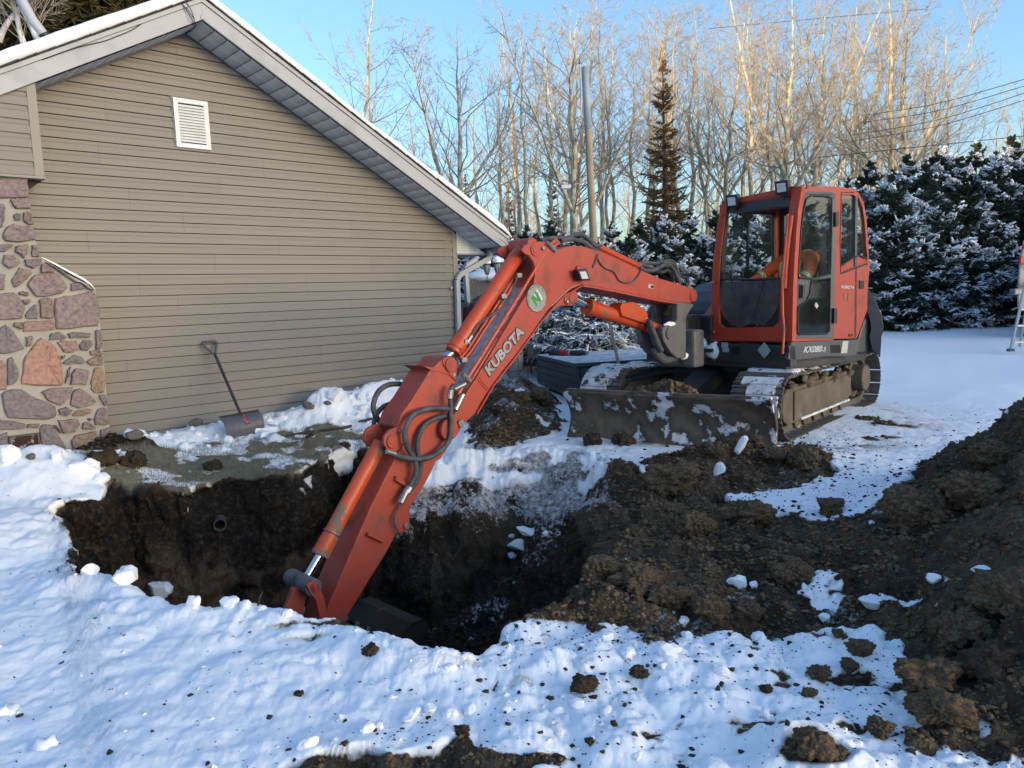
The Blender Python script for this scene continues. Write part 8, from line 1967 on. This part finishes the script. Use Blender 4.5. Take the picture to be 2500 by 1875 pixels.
soilm = act & (C[..., 0] < .35) & (C[..., 1] < .3) & ((C[..., 3] < .45) | (Q[..., 2] < -.6)) & (Q[..., 1] > 1.5)
ii = np.argwhere(soilm)
def pick(mask_idx, n, wts=None):
    k = rg.randint(0, len(mask_idx), n) if wts is None else rg.choice(len(mask_idx), n, p=wts/wts.sum()); s_ = mask_idx[k]; return Q[s_[:, 0], s_[:, 1]].astype(float), s_
flatw = np.clip(nn[ii[:, 0], ii[:, 1], 2]-.35, .02, 1)**1.5*(RR[ii[:, 0], ii[:, 1]])**1.2
P, s_ = pick(ii, 32000, flatw); R_ = np.hypot(P[:, 0], P[:, 1]); dk = C[s_[:, 0], s_[:, 1], 2] < .35
sz = np.minimum(.017, .0042*np.exp(rg.exponential(.62, len(P))))*(.6+.10*R_)
P[:, 2] += sz*.25
scatter('soil_crumbs', 'brown crumbs strewn over the churned soil', M_['clod'], P[~dk], sz[~dk], 1)
scatter('dark_soil_crumbs', 'black crumbs inside the pit and on its edges', M_['clod_dark'], P[dk], sz[dk], 2)
# specks on the snow, dense near the soil
sn = act & (C[..., 0] > .6) & (Q[..., 1] > 1.8)
js = np.argwhere(sn); X_, Y_ = Q[js[:, 0], js[:, 1], 0], Q[js[:, 0], js[:, 1], 1]
dd_ = -sdist(DIRT, X_, Y_); d3 = -sdist(DIRT2, X_, Y_); 
cl = fbm(np.stack([X_*1.7, Y_*2.6, 0*X_], -1), 3, 171)
wt = (np.exp(-np.maximum(dd_, 0)/.28)*1.0+.5*np.exp(-np.maximum(d3, 0)/.18)+.03+.9*np.maximum(0, cl-.22)*sst(4.5, 3, Y_)*sst(-.8, .3, X_))*RR[js[:, 0], js[:, 1]]**1.2
P, s_ = pick(js, 3800, wt); sz = np.minimum(.014, .0026*np.exp(rg.exponential(.55, len(P))))*(.7+.08*np.hypot(P[:, 0], P[:, 1])); P[:, 2] += sz*.1
scatter('soil_specks', 'dark specks of soil scattered on the snow', M_['clod_dark'], P, sz, 3)
near = js[(Y_ < 5) & (sdist(PIT, X_, Y_) < -.03)]
P, s_ = pick(near, 420); sz = np.minimum(.032, .007*np.exp(rg.exponential(.6, len(P)))); P[:, 2] -= sz*.1
w_ = (rg.rand(len(P)) < np.clip(.25+.5*(P[:, 0] > -.2), 0, 1)); scatter('snow_crumbs', 'small snow crumbs on the front snow', M_['snow'], P[w_], sz[w_], 4, 2, .8)
bnk = np.argwhere(act & (C[..., 0] > .6) & (Q[..., 1] > 7) & (((Q[..., 0]-WO[0])*WN[0]+(Q[..., 1]-WO[1])*WN[1]) < 1.2))
P, s_ = pick(bnk, 260); sz = np.minimum(.09, .022*np.exp(rg.exponential(.5, len(P)))); scatter('bank_snow_crumbs', 'snow lumps on the bank along the wall', M_['snow'], P, sz, 5, 2, .9)
# dead grass blades on the bared lawn
gi = np.argwhere(act & (C[..., 1] > .35)); P, s_ = pick(gi, 9000)
n = len(P); h = rg.uniform(.012, .045, n); a = rg.rand(n)*6.28; l_ = rg.uniform(.2, 1.1, n); dv = np.stack([np.cos(a)*l_, np.sin(a)*l_, np.ones(n)], -1); dv = unit(dv)*h[:, None]; sd_v = np.stack([-np.sin(a), np.cos(a), 0*a], -1)*.003
V = np.stack([P-sd_v, P+sd_v, P+dv], 1).reshape(-1, 3)
tag(link('grass', npmesh('grass', V, np.arange(3*n).reshape(-1, 3)), mat('dry_grass', (.16, .15, .075), .9, c2=(.26, .23, .15), scale=9, amt=.5), None), 'flattened dry grass on the bared strip between pit and wall', None, None, 'stuff')
# a few roots and twigs
for k, (px, py, dx, dz) in enumerate(((2015, 1285, .10, .12), (1205, 1690, .02, .03), (630, 1480, .02, .06))):
    p = hit_ground(px, py); o = MB().tube([p, p+np.array([dx*.4, 0, dz*.6]), p+np.array([dx, .02, dz])], [.006, .004, .002], 6).build('twig', M_['dbark']); tag(o, ['short dark stick poking out of the snow beyond the clods', 'small dry seed stalk on the front snow', 'thin stalk on the near rim of the pit'][k], 'twig')
